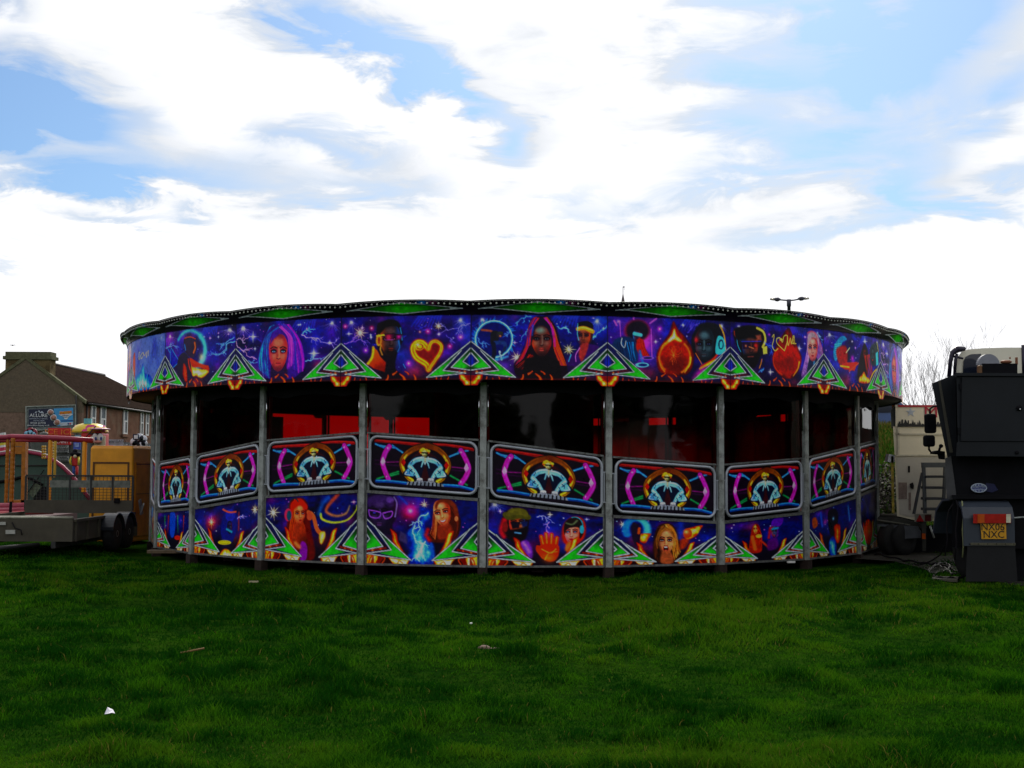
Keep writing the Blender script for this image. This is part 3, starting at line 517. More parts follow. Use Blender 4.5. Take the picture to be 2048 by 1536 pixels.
    c.line([(1225, 490), (1280, 600), (1300, 700), (1310, 850)], 20, (245, 160, 50), 1, 1.2, curve=True); c.poly([(1190, 650), (1240, 640), (1290, 690), (1310, 790), (1290, 870), (1170, 880), (1160, 780)], (70, 180, 215), 1, 1.2, curve=True); c.ring(1240, 750, 34, 60, 16, (15, 40, 70), 1); c.line([(1215, 800), (1215, 720), (1250, 690)], 14, (15, 50, 80), 1)
    c.line([(1230, 930), (1100, 990), (930, 1080)], 30, (245, 190, 25), 1, 1.2); c.line([(870, 870), (960, 1020)], 10, (230, 120, 30), .9); c.poly([(830, 1240), (920, 1090), (1050, 1060), (1100, 1150), (1000, 1240)], (190, 40, 160), .9, 8, curve=True)
    out.append(('disc jockey with an afro, burning ball and woman in headphones', finish(c)))
    # 6: man in headphones, second burning ball with script, blonde woman
    c = fascia(-349, 780, 385, 480, 1157, 1195, 7)
    c.poly([(-320, 500), (-230, 455), (-110, 440), (0, 480), (40, 560), (30, 700), (-30, 840), (-100, 960), (-180, 900), (-280, 700)], (16, 14, 24), 1, 3, curve=True); c.line([(-305, 510), (-300, 560), (-270, 600)], 12, (230, 70, 20), .9, curve=True); c.line([(-280, 590), (-270, 680), (-240, 760)], 8, (60, 180, 255), .9, curve=True); c.glow(-240, 590, 40, (40, 140, 220), .7); c.face(-140, 705, 175, (58, 30, 34), (10, 6, 16), (30, 60, 120), (150, 60, 30), .3, (90, 35, 35), white=(120, 40, 30), hi=(130, 80, 70)); c.poly([(-255, 800), (-150, 790), (-40, 770), (-60, 900), (-110, 960), (-200, 900)], (10, 8, 14), 1, 4, curve=True); c.line([(-165, 822), (-105, 818)], 12, (120, 60, 55), 1, 1.5); c.poly([(-300, 560), (-280, 470), (-160, 440), (-20, 470), (20, 560), (-20, 610), (-140, 590), (-260, 620)], (8, 7, 12), 1, 3, curve=True)
    c.poly([(-230, 640), (-140, 645), (-150, 720), (-215, 730)], (30, 10, 45), 1, 1); c.poly([(-120, 650), (-30, 640), (-40, 700), (-90, 715)], (40, 12, 20), 1, 1); c.glow(-75, 685, 28, (255, 40, 20), 1); c.line([(-230, 636), (-20, 632)], 9, (60, 70, 200), .9); c.glow(-185, 690, 16, (250, 150, 60), .9); c.line([(-150, 700), (-100, 720)], 12, (220, 140, 90), .8)
    c.line([(-60, 470), (10, 520), (30, 620), (0, 700)], 30, (235, 200, 90), 1, 1.5, curve=True); c.poly([(0, 700), (50, 690), (50, 780), (5, 790)], (235, 205, 90), 1, 1); c.poly([(-80, 560), (-20, 550), (-10, 620), (-60, 620)], (170, 90, 70), .8, 3); c.line([(-10, 850), (-20, 900), (-40, 960)], 12, (240, 140, 30), .9, curve=True); c.bolt((20, 640), (110, 800), (70, 120, 255), 3, 6); c.bolt((10, 960), (-50, 1010), (90, 170, 255), 4, 6)
    c.star(85, 1005, 60, (230, 235, 255)); c.star(440, 715, 70, (230, 230, 255)); c.star(390, 775, 36, (190, 80, 255)); c.star(520, 575, 36, (230, 90, 255)); c.glow(75, 548, 20, (200, 80, 255), 1)
    c.fire([(300, 470), (360, 560), (400, 660), (470, 820), (440, 960), (350, 1070), (230, 1070), (140, 960), (110, 820), (180, 640)], 14, lo=0, hi=.58, cell=14); c.ell(290, 860, 165, 185, (160, 20, 8), 1, 4, tex=.35, seed=3); c.ell(300, 930, 120, 95, (95, 8, 8), .6, 14); c.ring(290, 860, 170, 190, 14, (230, 80, 15), .9, 2, 4, soft=3); c.line([(440, 880), (420, 960), (360, 1050)], 24, (250, 170, 40), 1, 2, curve=True, w2=8)
    g = (235, 195, 95)
    c.line([(110, 580), (130, 550), (125, 620), (110, 690), (140, 745), (175, 720)], 10, g, 1, curve=True); c.line([(255, 745), (170, 660), (165, 600), (200, 590), (230, 640), (250, 570), (290, 560), (290, 630), (255, 745)], 11, g, 1, curve=True); c.ell(215, 610, 18, 14, g); c.line([(290, 560), (300, 680), (330, 590), (340, 660), (365, 560), (350, 650), (380, 640), (375, 560), (365, 650), (400, 655)], 10, g, 1, curve=True)
    c.poly([(545, 540), (620, 505), (690, 530), (740, 640), (770, 800), (760, 900), (560, 1000), (470, 1060), (500, 900), (540, 760)], (120, 80, 150), 1, 3, curve=True); c.strands([(570, 560), (540, 740), (470, 1050)], [(600, 600), (570, 800), (560, 960)], 18, ((200, 150, 200), (120, 60, 170), (90, 30, 130), (220, 190, 210)), 11, 5); c.strands([(660, 560), (720, 680), (740, 850)], [(690, 540), (760, 700), (775, 830)], 14, ((190, 170, 190), (110, 80, 150), (150, 60, 120)), 10, 6)
    c.poly([(590, 800), (660, 800), (700, 900), (640, 1010), (540, 1000)], (25, 40, 70), 1, 2, curve=True); c.line([(640, 870), (640, 930)], 24, (70, 150, 190), .9, 3); c.face(622, 715, 142, (214, 130, 120), (110, 40, 60), (225, 150, 150), (195, 70, 70), -.05, (190, 60, 70), (50, 80, 130), white=(200, 215, 235), hi=(255, 210, 190), wide=.68); c.poly([(560, 560), (620, 510), (700, 560), (715, 680), (680, 600), (620, 580), (575, 640), (555, 720)], (170, 150, 160), .95, 2, curve=True); c.line([(555, 525), (610, 505), (660, 530), (690, 600)], 16, (215, 90, 100), .8, 2, curve=True)
    c.bolt((690, 520), (760, 640), (130, 180, 230), 9, 7); out.append(('man in headphones, burning ball with gold script and blonde woman', finish(c)))
    # 7: turquoise robot, red shards, flames and singer
    c = fascia(780, 1460, 480, 585, 1195, 1265, 8)
    c.beams(835, 540, 120, .3, 2.4, (160, 180, 240), 10, 3); c.poly([(940, 570), (985, 560), (1010, 600), (960, 640), (950, 720), (930, 800), (890, 860), (870, 780), (885, 660)], (20, 130, 170), 1, 2, curve=True)
    for i in range(8): c.line([(885+i*2, 660+i*24), (950-i*4, 650+i*24)], 8, (110, 225, 230), .9, 1)
    c.poly([(900, 720), (1000, 680), (1010, 880), (930, 900)], (150, 25, 30), .95, 4, curve=True); c.line([(1000, 760), (1040, 700)], 14, (190, 210, 150), .9); c.poly([(1000, 880), (1130, 870), (1090, 980), (980, 960), (930, 920)], (200, 40, 20), 1, 2); c.line([(940, 920), (1030, 935)], 18, (255, 190, 30), 1, 2); c.line([(1030, 985), (1140, 885)], 16, (255, 90, 40), .9, 1.5); c.glow(1070, 830, 50, (200, 30, 180), .9)
    c.star(1225, 620, 80, (190, 220, 255)); c.star(1068, 622, 30, (255, 255, 255)); c.star(1105, 700, 34, (220, 80, 255)); c.poly([(1190, 700), (1220, 640), (1260, 720), (1270, 860), (1240, 1060), (1130, 1060), (1150, 860)], (20, 6, 20), 1, 3, curve=True); c.face(1225, 770, 55, (70, 20, 20), (20, 5, 10), (160, 40, 20), None)
    c.strands([(1210, 800), (1230, 960), (1280, 1080)], [(1290, 780), (1320, 900), (1330, 1040)], 12, ((190, 30, 15), (120, 10, 10), (230, 70, 20)), 13, 2); c.fire([(1150, 1120), (1150, 1060), (1180, 1030), (1210, 990), (1240, 1050), (1275, 1070), (1270, 1125)], 4, lo=.4, hi=1.1)
    c.poly([(1290, 720), (1340, 640), (1420, 640), (1440, 800), (1400, 900), (1310, 900)], (30, 50, 55), 1, 5, curve=True); c.face(1335, 790, 90, (40, 60, 65), (10, 15, 25), None, None, -.3); c.poly([(1380, 760), (1415, 740), (1420, 900), (1385, 915)], (60, 180, 210), 1, 2); c.line([(1400, 620), (1425, 740)], 10, (240, 200, 120), .9); c.line([(1280, 1110), (1340, 1000), (1410, 950)], 18, (245, 190, 30), 1, 1.5, curve=True); c.line([(1300, 1150), (1370, 1010)], 18, (190, 30, 130), .8, 4)
    out.append(('turquoise robot, red shards and flames', finish(c)))
    return out
def art_rim(i):
    c = Cv(200, 30, 405, 1742, 90, 90, 215, 215, (12, 10, 16)); c.clouds(((8, 6, 14), (20, 14, 30), (10, 8, 18)), 30, i, .8)
    c.glow(1270, 108, 40, (30, 140, 220), .8); c.glow(1370, 112, 36, (150, 30, 90), .6); c.glow(1040, 205, 60, (20, 20, 110), .5)
    d = [(610, 153), (1060, 108), (1540, 153), (1060, 194)]
    c.poly(d, (18, 66, 22), 1, .6); sl, m = c.poly(d, (18, 60, 20), 1, .6); c.put(sl, m*np.exp(-((c.UX[sl]-1090)/260)**2), (42, 150, 28))
    for p in ([(480, 156), (1060, 104), (1660, 153), (1060, 199), (600, 153)], [(480, 156), (620, 152)], [(1540, 153), (1660, 152)]): c.line(p, 7, (150, 158, 162), 1, .5)
    return c
def art_gate():
    c = Cv(232, 104, 115, 862, 655, 693, 1045, 1080, (9, 6, 14), (1.77, .815)); c.clouds(((5, 3, 8), (24, 8, 30), (10, 6, 14)), 30, 3, .7)
    for p in ([(150, 840), (320, 850)], [(680, 872), (830, 900)], [(150, 870), (330, 880)], [(690, 900), (830, 912)]): c.line(p, 9, (62, 10, 66), .8, 2)
    for (a, b) in (((270, 725), (345, 778)), ((152, 716), (212, 742)), ((660, 806), (740, 770)), ((735, 765), (800, 752)), ((180, 728), (290, 742))): c.line([a, b], 17, (25, 90, 165), 1, 1.2); c.line([a, b], 7, (90, 180, 240), .9, 1)
    for (a, b) in (((165, 985), (315, 925)), ((680, 945), (795, 1012)), ((250, 960), (315, 940))): c.line([a, b], 18, (12, 95, 55), 1, 1.2); c.line([a, b], 5, (50, 170, 100), .8, 1)
    for p in ([(230, 855), (318, 850)], [(685, 880), (770, 886)]): c.line(p, 10, (90, 8, 82), 1, 1.5); c.line(p, 3, (170, 50, 150), .7)
    c.line([(150, 690), (320, 702), (470, 716), (640, 712), (835, 745)], 20, (140, 10, 14), 1, 1.4, curve=True); c.line([(160, 684), (330, 696), (470, 706)], 7, (235, 60, 50), .8, 1, curve=True); c.line([(560, 705), (700, 714), (830, 735)], 7, (225, 50, 45), .8, 1, curve=True)
    for p in ([(250, 732), (222, 780), (204, 855), (218, 915), (246, 985)], [(752, 752), (782, 810), (806, 885), (786, 950), (752, 1005)]):
        c.line(p, 46, (60, 6, 60), 1, 1, curve=True); c.line(p, 38, (178, 28, 158), 1, 1, curve=True); c.line([(x+8, y) for x, y in p], 8, (225, 100, 205), .6, 2, curve=True)
    for (x, y) in ((206, 852), (790, 885)): c.poly([(x, y-42), (x+17, y), (x, y+42), (x-17, y)], (225, 165, 220), 1, .6, grad=((180, 60, 170), (x, y), (x+14, y+38)))
    for (x, y) in ((238, 745), (232, 965), (752, 766), (752, 990)): c.star(x, y, 13, (230, 120, 220))
    L = [(510, 722), (430, 745), (365, 795), (338, 850), (350, 915), (385, 970), (412, 988)]; Rr = [(520, 722), (585, 745), (640, 795), (668, 865), (650, 930), (620, 975), (590, 995)]
    for p in (L, Rr): c.line(p, 54, (30, 12, 4), 1, 1, curve=True, w2=40)
    for p in (L, Rr):
        c.line(p, 42, (105, 40, 8), 1, 1, curve=True, w2=28, col2=(225, 180, 22)); c.line([(x+(7 if p is L else -7), y) for x, y in p[2:]], 12, (250, 215, 80), .75, 2, curve=True); c.line([(x-(9 if p is L else -9), y) for x, y in p[1:]], 9, (80, 36, 6), .7, 2, curve=True)
    for (x, y) in ((350, 852), (652, 868)): c.poly([(x, y-34), (x+17, y), (x, y+34), (x-17, y)], (150, 12, 10), 1, .6)
    c.poly([(430, 790), (500, 770), (575, 800), (620, 900), (560, 985), (430, 975), (385, 890)], (52, 14, 24), 1, 3, curve=True)
    for p, (x, y) in (([(160, 1002), (255, 1002), (370, 1012)], (0, 0)), ([(632, 1020), (735, 1024), (838, 1048)], (0, 0))): c.line(p, 22, (14, 66, 140), 1, 1.2, curve=True); c.line([(a, b-6) for a, b in p], 9, (60, 150, 225), .9, 1, curve=True)
    sil = [(494, 812), (452, 804), (415, 826), (376, 866), (388, 890), (370, 908), (352, 934), (362, 954), (424, 962), (436, 988), (468, 976), (480, 930), (490, 886), (498, 850)]
    for mir in (0, 1):
        M = (lambda l, dx=0: [((1008-x-dx*.6) if mir else x, y+(6 if mir else 0)) for x, y in l])
        c.poly(M([(424+(x-424)*1.06, 892+(y-892)*1.05) for x, y in sil]), (5, 12, 34), 1, 1.4, curve=True); c.poly(M(sil), (10, 18, 44), 1, .9, curve=True)
        c.line(M([(486, 824), (436, 834), (400, 868)]), 38, (150, 205, 246), 1, 1., curve=True, w2=32, col2=(92, 160, 224)); c.line(M([(396, 884), (428, 916), (458, 972)]), 36, (128, 192, 240), 1, 1., curve=True, w2=26)
        c.poly(M([(384, 900), (360, 934), (366, 950), (418, 956), (432, 936), (404, 922)]), (120, 186, 238), 1, 1., curve=True, grad=((52, 112, 188), (420, 910), (366, 955))); c.line(M([(496, 822), (486, 850), (476, 884)]), 20, (140, 200, 244), 1, 1., curve=True, w2=8)
        for p, w in (([(488, 813), (446, 819), (404, 848)], 11), ([(392, 882), (410, 896), (440, 936)], 10), ([(372, 926), (364, 943), (398, 949)], 9), ([(446, 950), (452, 976)], 8)): c.line(M(p), w, (222, 242, 255), .95, .9, curve=True, w2=3)
        for p, w in (([(478, 842), (440, 856), (422, 882), (432, 902)], 8), ([(410, 906), (392, 922), (396, 938)], 7), ([(432, 930), (420, 950)], 6), ([(414, 840), (402, 866)], 5)): c.line(M(p, 8), w, (6, 18, 50), 1, .7, w2=3)
    c.poly([(494, 812), (512, 812), (502, 862)], (190, 185, 150), 1, .8); c.line([(480, 806), (502, 864), (524, 808)], 7, (170, 215, 250), 1)
    c.poly([(380, 1000), (470, 992), (545, 994), (625, 1010), (636, 1030), (374, 1024)], (128, 134, 146), 1, .8)
    for i in range(9): x = 392+i*27; c.line([(x+3, 1004), (x-4+i, 1028)], 12, (12, 10, 18), 1, .6)
    for (x, y) in ((466, 984), (545, 984)):
        c.ell(x, y-4, 26, 13, (30, 20, 40), 1, 1.5); c.ell(x, y-6, 21, 11, (196, 200, 214), 1, .8)
        for j in range(-2, 3): c.line([(x+j*8, y-2), (x+j*11, y+20-abs(j)*2)], 7, (196, 200, 212), 1, .6, w2=3); c.line([(x+j*8+4, y), (x+j*11+5, y+16)], 3, (50, 50, 80), .8, .5)
    rs = random.Random(4)
    for i in range(26): a = rs.uniform(PI*.85, PI*2.15); c.ell(498+34*math.cos(a)*rs.uniform(.5, 1), 768+26*math.sin(a)*rs.uniform(.4, 1), 12, 9, rs.choice(((232, 160, 20), (200, 100, 10), (250, 205, 70), (150, 60, 8))), 1, .8)
    c.ell(499, 782, 19, 26, (196, 190, 132), 1, .8, grad=((70, 90, 50), (490, 782), (520, 800))); c.line([(481, 776), (519, 778)], 11, (12, 14, 16), 1, .6); c.line([(490, 797), (506, 798)], 4, (90, 40, 30), 1, .5); c.line([(499, 780), (501, 790)], 4, (235, 230, 180), .8, .5)
    return c
LW, LH = 216, 132
def lower(x0, x1, tl, tr, bl, br, seed, emblem):
    """lower skirt panel; emblem(side) maps crop coordinates of the half emblems"""
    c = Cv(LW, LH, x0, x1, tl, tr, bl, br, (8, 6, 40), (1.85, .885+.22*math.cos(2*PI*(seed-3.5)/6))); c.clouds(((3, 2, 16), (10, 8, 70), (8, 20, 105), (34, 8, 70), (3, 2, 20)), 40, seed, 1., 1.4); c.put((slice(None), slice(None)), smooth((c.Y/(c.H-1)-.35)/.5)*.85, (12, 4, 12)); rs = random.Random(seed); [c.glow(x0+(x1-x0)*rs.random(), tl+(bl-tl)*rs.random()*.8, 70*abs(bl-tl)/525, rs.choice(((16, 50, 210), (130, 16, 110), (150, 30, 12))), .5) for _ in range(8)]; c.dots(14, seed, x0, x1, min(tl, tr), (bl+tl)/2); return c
def skirt_finish(c):
    x0, x1, tl, tr, bl, br = c.win
    def U(x, y):                                       # units of the reference panel: x 90..935, y 890(top)..1415 measured up from the foot
        u = (x-90)/845; yb = bl+(br-bl)*u; return (x0+(x1-x0)*u, yb+(y-1418)/525*(((bl+br)-(tl+tr))/2)*1.0)
    Rm = lambda f: (lambda x, y: f(1025-x, y))
    for f in (U, Rm(U)):
        q = lambda l: [f(*p) for p in l]
        c.fire(q([(275, 1150), (320, 1180), (335, 1240), (365, 1300), (400, 1360), (360, 1350), (300, 1260), (285, 1200)]), 5, lo=.1, hi=.85, soft=2)
        c.poly(q([(90, 1330), (430, 1375), (410, 1425), (90, 1425)]), (120, 14, 6), 1, 2)
        c.fire(q([(90, 1345), (180, 1345), (180, 1425), (90, 1425)]), 7, lo=.3, hi=1.2, cell=9, soft=1, curve=False, sy=1.2); c.fire(q([(265, 1372), (420, 1385), (400, 1425), (300, 1425)]), 9, lo=.4, hi=1.3, cell=9, soft=2, curve=False, sy=1.2)
        for l in ([(170, 1425), (185, 1370), (215, 1340), (270, 1400), (262, 1425)], [(125, 1425), (135, 1380), (150, 1360), (150, 1425)], [(200, 1425), (245, 1365), (290, 1425)]): c.poly(q(l), (105, 12, 4) if l[0][0] != 200 else (25, 6, 14), .85, 1.4, curve=True)
        c.line(q([(110, 1420), (125, 1375), (155, 1350)]), 14, (200, 50, 8), .8, 1.2, curve=True); c.line(q([(215, 1415), (235, 1375), (200, 1350)]), 10, (225, 90, 15), .7, 1.2, curve=True); c.line(q([(330, 1420), (345, 1395), (370, 1410)]), 9, (225, 100, 15), .8, 1., curve=True)
        c.poly(q([(90, 1078), (432, 1386), (90, 1345)]), (20, 22, 74), 1, .7); c.poly(q([(90, 1130), (275, 1312), (90, 1338)]), (24, 8, 34), 1, .7); c.line(q([(95, 1322), (240, 1298)]), 16, (150, 30, 12), .8, 2); c.glow(*f(140, 1318), 10, (255, 150, 40), 1); c.glow(*f(200, 1305), 8, (255, 90, 20), .9)
        green_poly(c, q([(168, 1150), (428, 1382), (190, 1338), (282, 1312)]), f(150, 1230), f(320, 1345)); green_poly(c, q([(90, 1135), (216, 1284), (90, 1312)]), f(90, 1180), f(160, 1275))
        c.poly(q([(90, 1195), (116, 1232), (90, 1258)]), (10, 12, 50), 1, .6)
        for l in ([(90, 1078), (432, 1386), (95, 1342)], [(152, 1130), (282, 1312), (95, 1342)], [(90, 1125), (218, 1285), (90, 1314)], [(90, 1190), (117, 1232), (90, 1262)]): c.line(q(l), 13, (10, 10, 22), .7, .7); c.line(q(l), 9, GREY, 1, .5)
    return c
def art_lower():
    out = []; N = None
    c = lower(85, 303, 1075, 1055, 1335, 1385, 1, N)
    for (x, cl) in ((135, (40, 160, 60)), (160, (200, 40, 20)), (185, (30, 100, 220)), (220, (40, 180, 90)), (260, (200, 60, 20))): c.line([(x, 1100), (x-5+random.Random(x).random()*12, 1230)], 14, cl, .8, 3, w2=3)
    c.poly([(170, 1080), (205, 1090), (200, 1250), (175, 1250)], (20, 70, 170), 1, 2, curve=True); c.ell(222, 1270, 20, 18, (200, 40, 20), 1, 1.5); out.append(('blue figure with coloured streaks', skirt_finish(c)))
    c = lower(362, 830, 1047, 948, 1385, 1420, 2, N)
    c.glow(490, 1140, 75, (190, 25, 10), 1); c.star(490, 1142, 55, (255, 150, 30), 8, (255, 240, 120)); c.star(803, 1035, 60, (210, 180, 40), 8, (255, 245, 170)); c.poly([(590, 1060), (640, 1035), (670, 1070), (680, 1150), (650, 1290), (580, 1290), (560, 1180)], (20, 25, 110), 1, 2, curve=True); c.ell(628, 1085, 36, 48, (30, 40, 150), 1, 2); c.line([(575, 1040), (620, 1060), (668, 1055)], 14, (220, 90, 60), .9, curve=True); c.face(625, 1180, 48, (30, 25, 70), (10, 8, 30), None, (90, 20, 60)); c.line([(605, 1195), (640, 1215)], 18, (40, 150, 170), .9, 2); c.line([(690, 1060), (690, 1200)], 12, (190, 60, 40), .7, 3)
    c.bolt((680, 1110), (750, 1090), (180, 160, 230), 4, 5); c.ell(590, 1300, 48, 18, (225, 205, 40), 1, 1.2); c.ring(590, 1300, 34, 11, 5, (150, 130, 10)); c.fire([(560, 1420), (570, 1370), (600, 1350), (640, 1375), (650, 1420)], 6, lo=.4, hi=1.2); out.append(('blue robed figure with red starburst and yellow disc', skirt_finish(c)))
    c = lower(128, 815, 915, 885, 1395, 1415, 3, N)
    c.star(190, 1030, 75, (225, 180, 40), 9, (255, 245, 170)); c.poly([(330, 930), (400, 915), (445, 960), (460, 1040), (480, 1180), (500, 1390), (300, 1390), (290, 1200), (300, 1080), (310, 980)], (90, 12, 10), 1, 3, curve=True); c.strands([(350, 930), (320, 1080), (290, 1330)], [(420, 1100), (430, 1220), (420, 1390)], 24, ((190, 40, 10), (120, 15, 8), (70, 8, 8), (225, 80, 15)), 11, 3)
    c.poly([(360, 1110), (420, 1110), (450, 1260), (460, 1400), (350, 1400), (330, 1280)], (150, 52, 22), 1, 2, curve=True, grad=((70, 12, 8), (370, 1180), (460, 1290))); c.face(388, 1045, 78, (215, 115, 65), (120, 30, 15), (225, 130, 60), (150, 30, 20), .35, (170, 30, 30), hi=(250, 190, 130)); c.poly([(325, 960), (390, 925), (440, 970), (440, 1010), (390, 975), (345, 1010), (325, 1060)], (200, 35, 12), 1, 2, curve=True); c.ring(345, 1010, 45, 90, 9, (20, 50, 60), .9, PI, PI*1.75); c.ell(303, 1050, 28, 50, (200, 50, 90), 1, 1.2); c.ell(310, 1055, 18, 40, (20, 70, 90), 1, 1.2)
    c.line([(455, 1030), (490, 1060), (520, 1160), (555, 1200)], 34, (200, 95, 50), 1, 1.4, curve=True); c.ell(465, 1060, 22, 34, (190, 80, 50), 1, 1.5); c.poly([(400, 1270), (430, 1260), (450, 1310), (440, 1400), (395, 1400)], (120, 20, 140), 1, 1.5, curve=True); c.line([(360, 1270), (390, 1300)], 30, (235, 150, 80), .8, 4)
    c.line([(670, 895), (600, 980), (590, 1030), (660, 1060), (730, 1040), (755, 985)], 34, (190, 70, 40), .8, 3, curve=True, w2=8, col2=(225, 190, 90)); c.line([(545, 1045), (560, 1085), (640, 1110), (740, 1090), (800, 1020), (805, 980)], 22, (190, 200, 60), .95, 1.6, curve=True, w2=6); c.line([(530, 1040), (560, 960), (600, 920)], 34, (30, 120, 210), .6, 5); c.star(785, 955, 30, (255, 60, 120)); c.fire([(540, 1190), (575, 1180), (580, 1220), (555, 1275), (540, 1250)], 8, lo=.6, hi=1); out.append(('red haired woman in headphones under a curling comet', skirt_finish(c)))
    c = lower(90, 935, 880, 930, 1415, 1440, 4, N)
    c.poly([(100, 900), (220, 885), (320, 920), (325, 1050), (290, 1140), (330, 1200), (180, 1180), (120, 1080)], (22, 10, 38), 1, 3, curve=True); c.face(190, 1040, 125, (42, 24, 62), (10, 6, 24), (26, 14, 40), (26, 12, 46), 0, (80, 50, 100), (70, 60, 210), white=(80, 60, 170), hi=(120, 90, 160)); c.poly([(100, 920), (200, 890), (300, 925), (280, 990), (200, 950), (110, 985)], (60, 34, 92), .9, 3, curve=True)
    for p in ([(108, 1010), (120, 1060), (180, 1070), (198, 1030), (108, 1010)], [(215, 1040), (235, 1075), (280, 1060), (285, 1020), (215, 1035)]): c.line(p, 9, (150, 80, 200), .95, .7, curve=True)
    c.ell(270, 930, 30, 24, (90, 60, 130), 1, 2); c.line([(300, 910), (322, 960), (310, 1060)], 12, (120, 110, 170), .8, curve=True); c.poly([(350, 1170), (420, 1210), (400, 1270), (340, 1240)], (70, 60, 100), .8, 2)
    c.glow(425, 1015, 85, (240, 20, 90), 1); c.glow(425, 1015, 22, (255, 190, 240), 1); c.star(530, 965, 45, (230, 190, 40), 8, (255, 240, 150)); c.line([(340, 900), (400, 960)], 18, (30, 90, 200), .6, 3)
    c.fire([(500, 985), (560, 1000), (580, 1060), (540, 1110), (560, 1180), (600, 1260), (600, 1430), (410, 1430), (420, 1300), (400, 1190), (460, 1120), (500, 1060)], 21, BLUEFIRE, cell=11, lo=.05, hi=1.0, soft=4, sy=1.3); c.bolt((560, 1030), (480, 1200), (160, 220, 255), 2, 9); c.bolt((460, 1130), (540, 1400), (150, 220, 255), 5, 10); c.bolt((540, 1250), (440, 1400), (190, 235, 255), 9, 8)
    c.poly([(620, 940), (720, 930), (770, 990), (800, 1100), (780, 1220), (680, 1260), (560, 1240), (600, 1130), (600, 1010)], (70, 20, 10), 1, 3, curve=True); c.strands([(620, 950), (595, 1080), (580, 1190)], [(640, 1010), (625, 1120), (620, 1240)], 12, ((200, 90, 40), (120, 40, 20), (225, 130, 70)), 10, 3); c.strands([(700, 940), (770, 1060), (770, 1210)], [(740, 960), (800, 1080), (790, 1200)], 12, ((60, 20, 15), (110, 35, 15), (40, 12, 10)), 12, 3)
    c.poly([(640, 1120), (720, 1110), (740, 1200), (640, 1230)], (130, 45, 20), 1, 3, curve=True); c.face(668, 1030, 98, (225, 130, 80), (120, 35, 20), (240, 160, 110), (150, 45, 20), -.3, (170, 40, 40), mouth='smile', tilt=-.22, hi=(255, 215, 170)); c.poly([(612, 965), (650, 922), (725, 922), (780, 985), (788, 1090), (765, 1040), (740, 985), (690, 946), (645, 950), (622, 1000)], (110, 42, 18), 1, 2, curve=True); c.ell(772, 1072, 14, 20, (220, 120, 80), 1, 1); c.line([(560, 1160), (545, 1200), (570, 1240)], 30, (200, 25, 20), .8, 4)
    out.append(('violet masked face, blue smoke and a smiling woman', skirt_finish(c)))
    c = lower(100, 970, 940, 1065, 1435, 1440, 5, N)
    c.beams(150, 955, 110, .2, 2.6, (190, 190, 250), 10, 3); c.star(193, 1012, 26, (190, 120, 255)); c.star(565, 1042, 30, (210, 180, 40)); c.star(842, 1082, 26, (120, 130, 255)); c.bolt((470, 1060), (600, 1110), (170, 170, 240), 4, 5); c.bolt((560, 1100), (540, 1180), (180, 140, 230), 6, 5)
    c.poly([(240, 1010), (330, 985), (400, 1020), (410, 1090), (390, 1180), (340, 1260), (270, 1240), (210, 1180), (200, 1090)], (26, 8, 14), 1, 2, curve=True); c.line([(225, 1080), (200, 1160), (220, 1210)], 30, (190, 20, 40), .9, 4, curve=True); c.face(318, 1110, 92, (150, 60, 30), (30, 8, 14), (225, 60, 50), (30, 60, 130), .25, (90, 40, 60), hi=(235, 170, 70)); c.poly([(245, 1170), (330, 1150), (400, 1140), (385, 1220), (330, 1270), (270, 1240)], (16, 8, 16), 1, 3, curve=True); c.line([(305, 1180), (345, 1185)], 12, (90, 140, 180), 1, 1); c.line([(235, 1040), (260, 1060), (330, 1050), (400, 1060)], 40, (75, 72, 20), 1, 1.5, curve=True); c.poly([(240, 1050), (260, 1000), (330, 988), (390, 1010), (400, 1060), (330, 1040)], (95, 90, 30), 1, 2, curve=True)
    c.poly([(270, 1100), (340, 1095), (335, 1140), (285, 1150)], (20, 12, 30), 1, 1); c.poly([(350, 1095), (400, 1095), (395, 1130), (360, 1135)], (20, 30, 80), 1, 1); c.ell(230, 1135, 22, 40, (120, 25, 25), 1, 2); c.poly([(330, 1270), (390, 1240), (430, 1300), (430, 1380), (350, 1340)], (120, 50, 170), 1, 3, curve=True); c.line([(370, 1260), (410, 1330)], 20, (190, 140, 230), .7, 3)
    for b in ([(520, 1290), (500, 1210)], [(545, 1280), (537, 1190)], [(575, 1280), (578, 1195)], [(605, 1290), (618, 1220)]): c.line(b, 36, (190, 45, 10), 1, 1.4, w2=26); c.line(b, 9, (245, 140, 40), .8, 1)
    c.poly([(490, 1280), (620, 1275), (635, 1340), (600, 1400), (540, 1400), (500, 1360)], (185, 42, 10), 1, 2, curve=True); c.line([(520, 1370), (480, 1320), (475, 1290)], 32, (190, 50, 10), 1, 1.4, w2=22, curve=True); c.line([(505, 1310), (570, 1340), (610, 1310)], 9, (250, 150, 50), .9, 1, curve=True); c.line([(530, 1390), (560, 1340), (620, 1330)], 8, (245, 130, 40), .8, 1, curve=True); c.glow(560, 1380, 40, (240, 120, 20), .8); c.glow(555, 1200, 40, (220, 30, 90), .6)
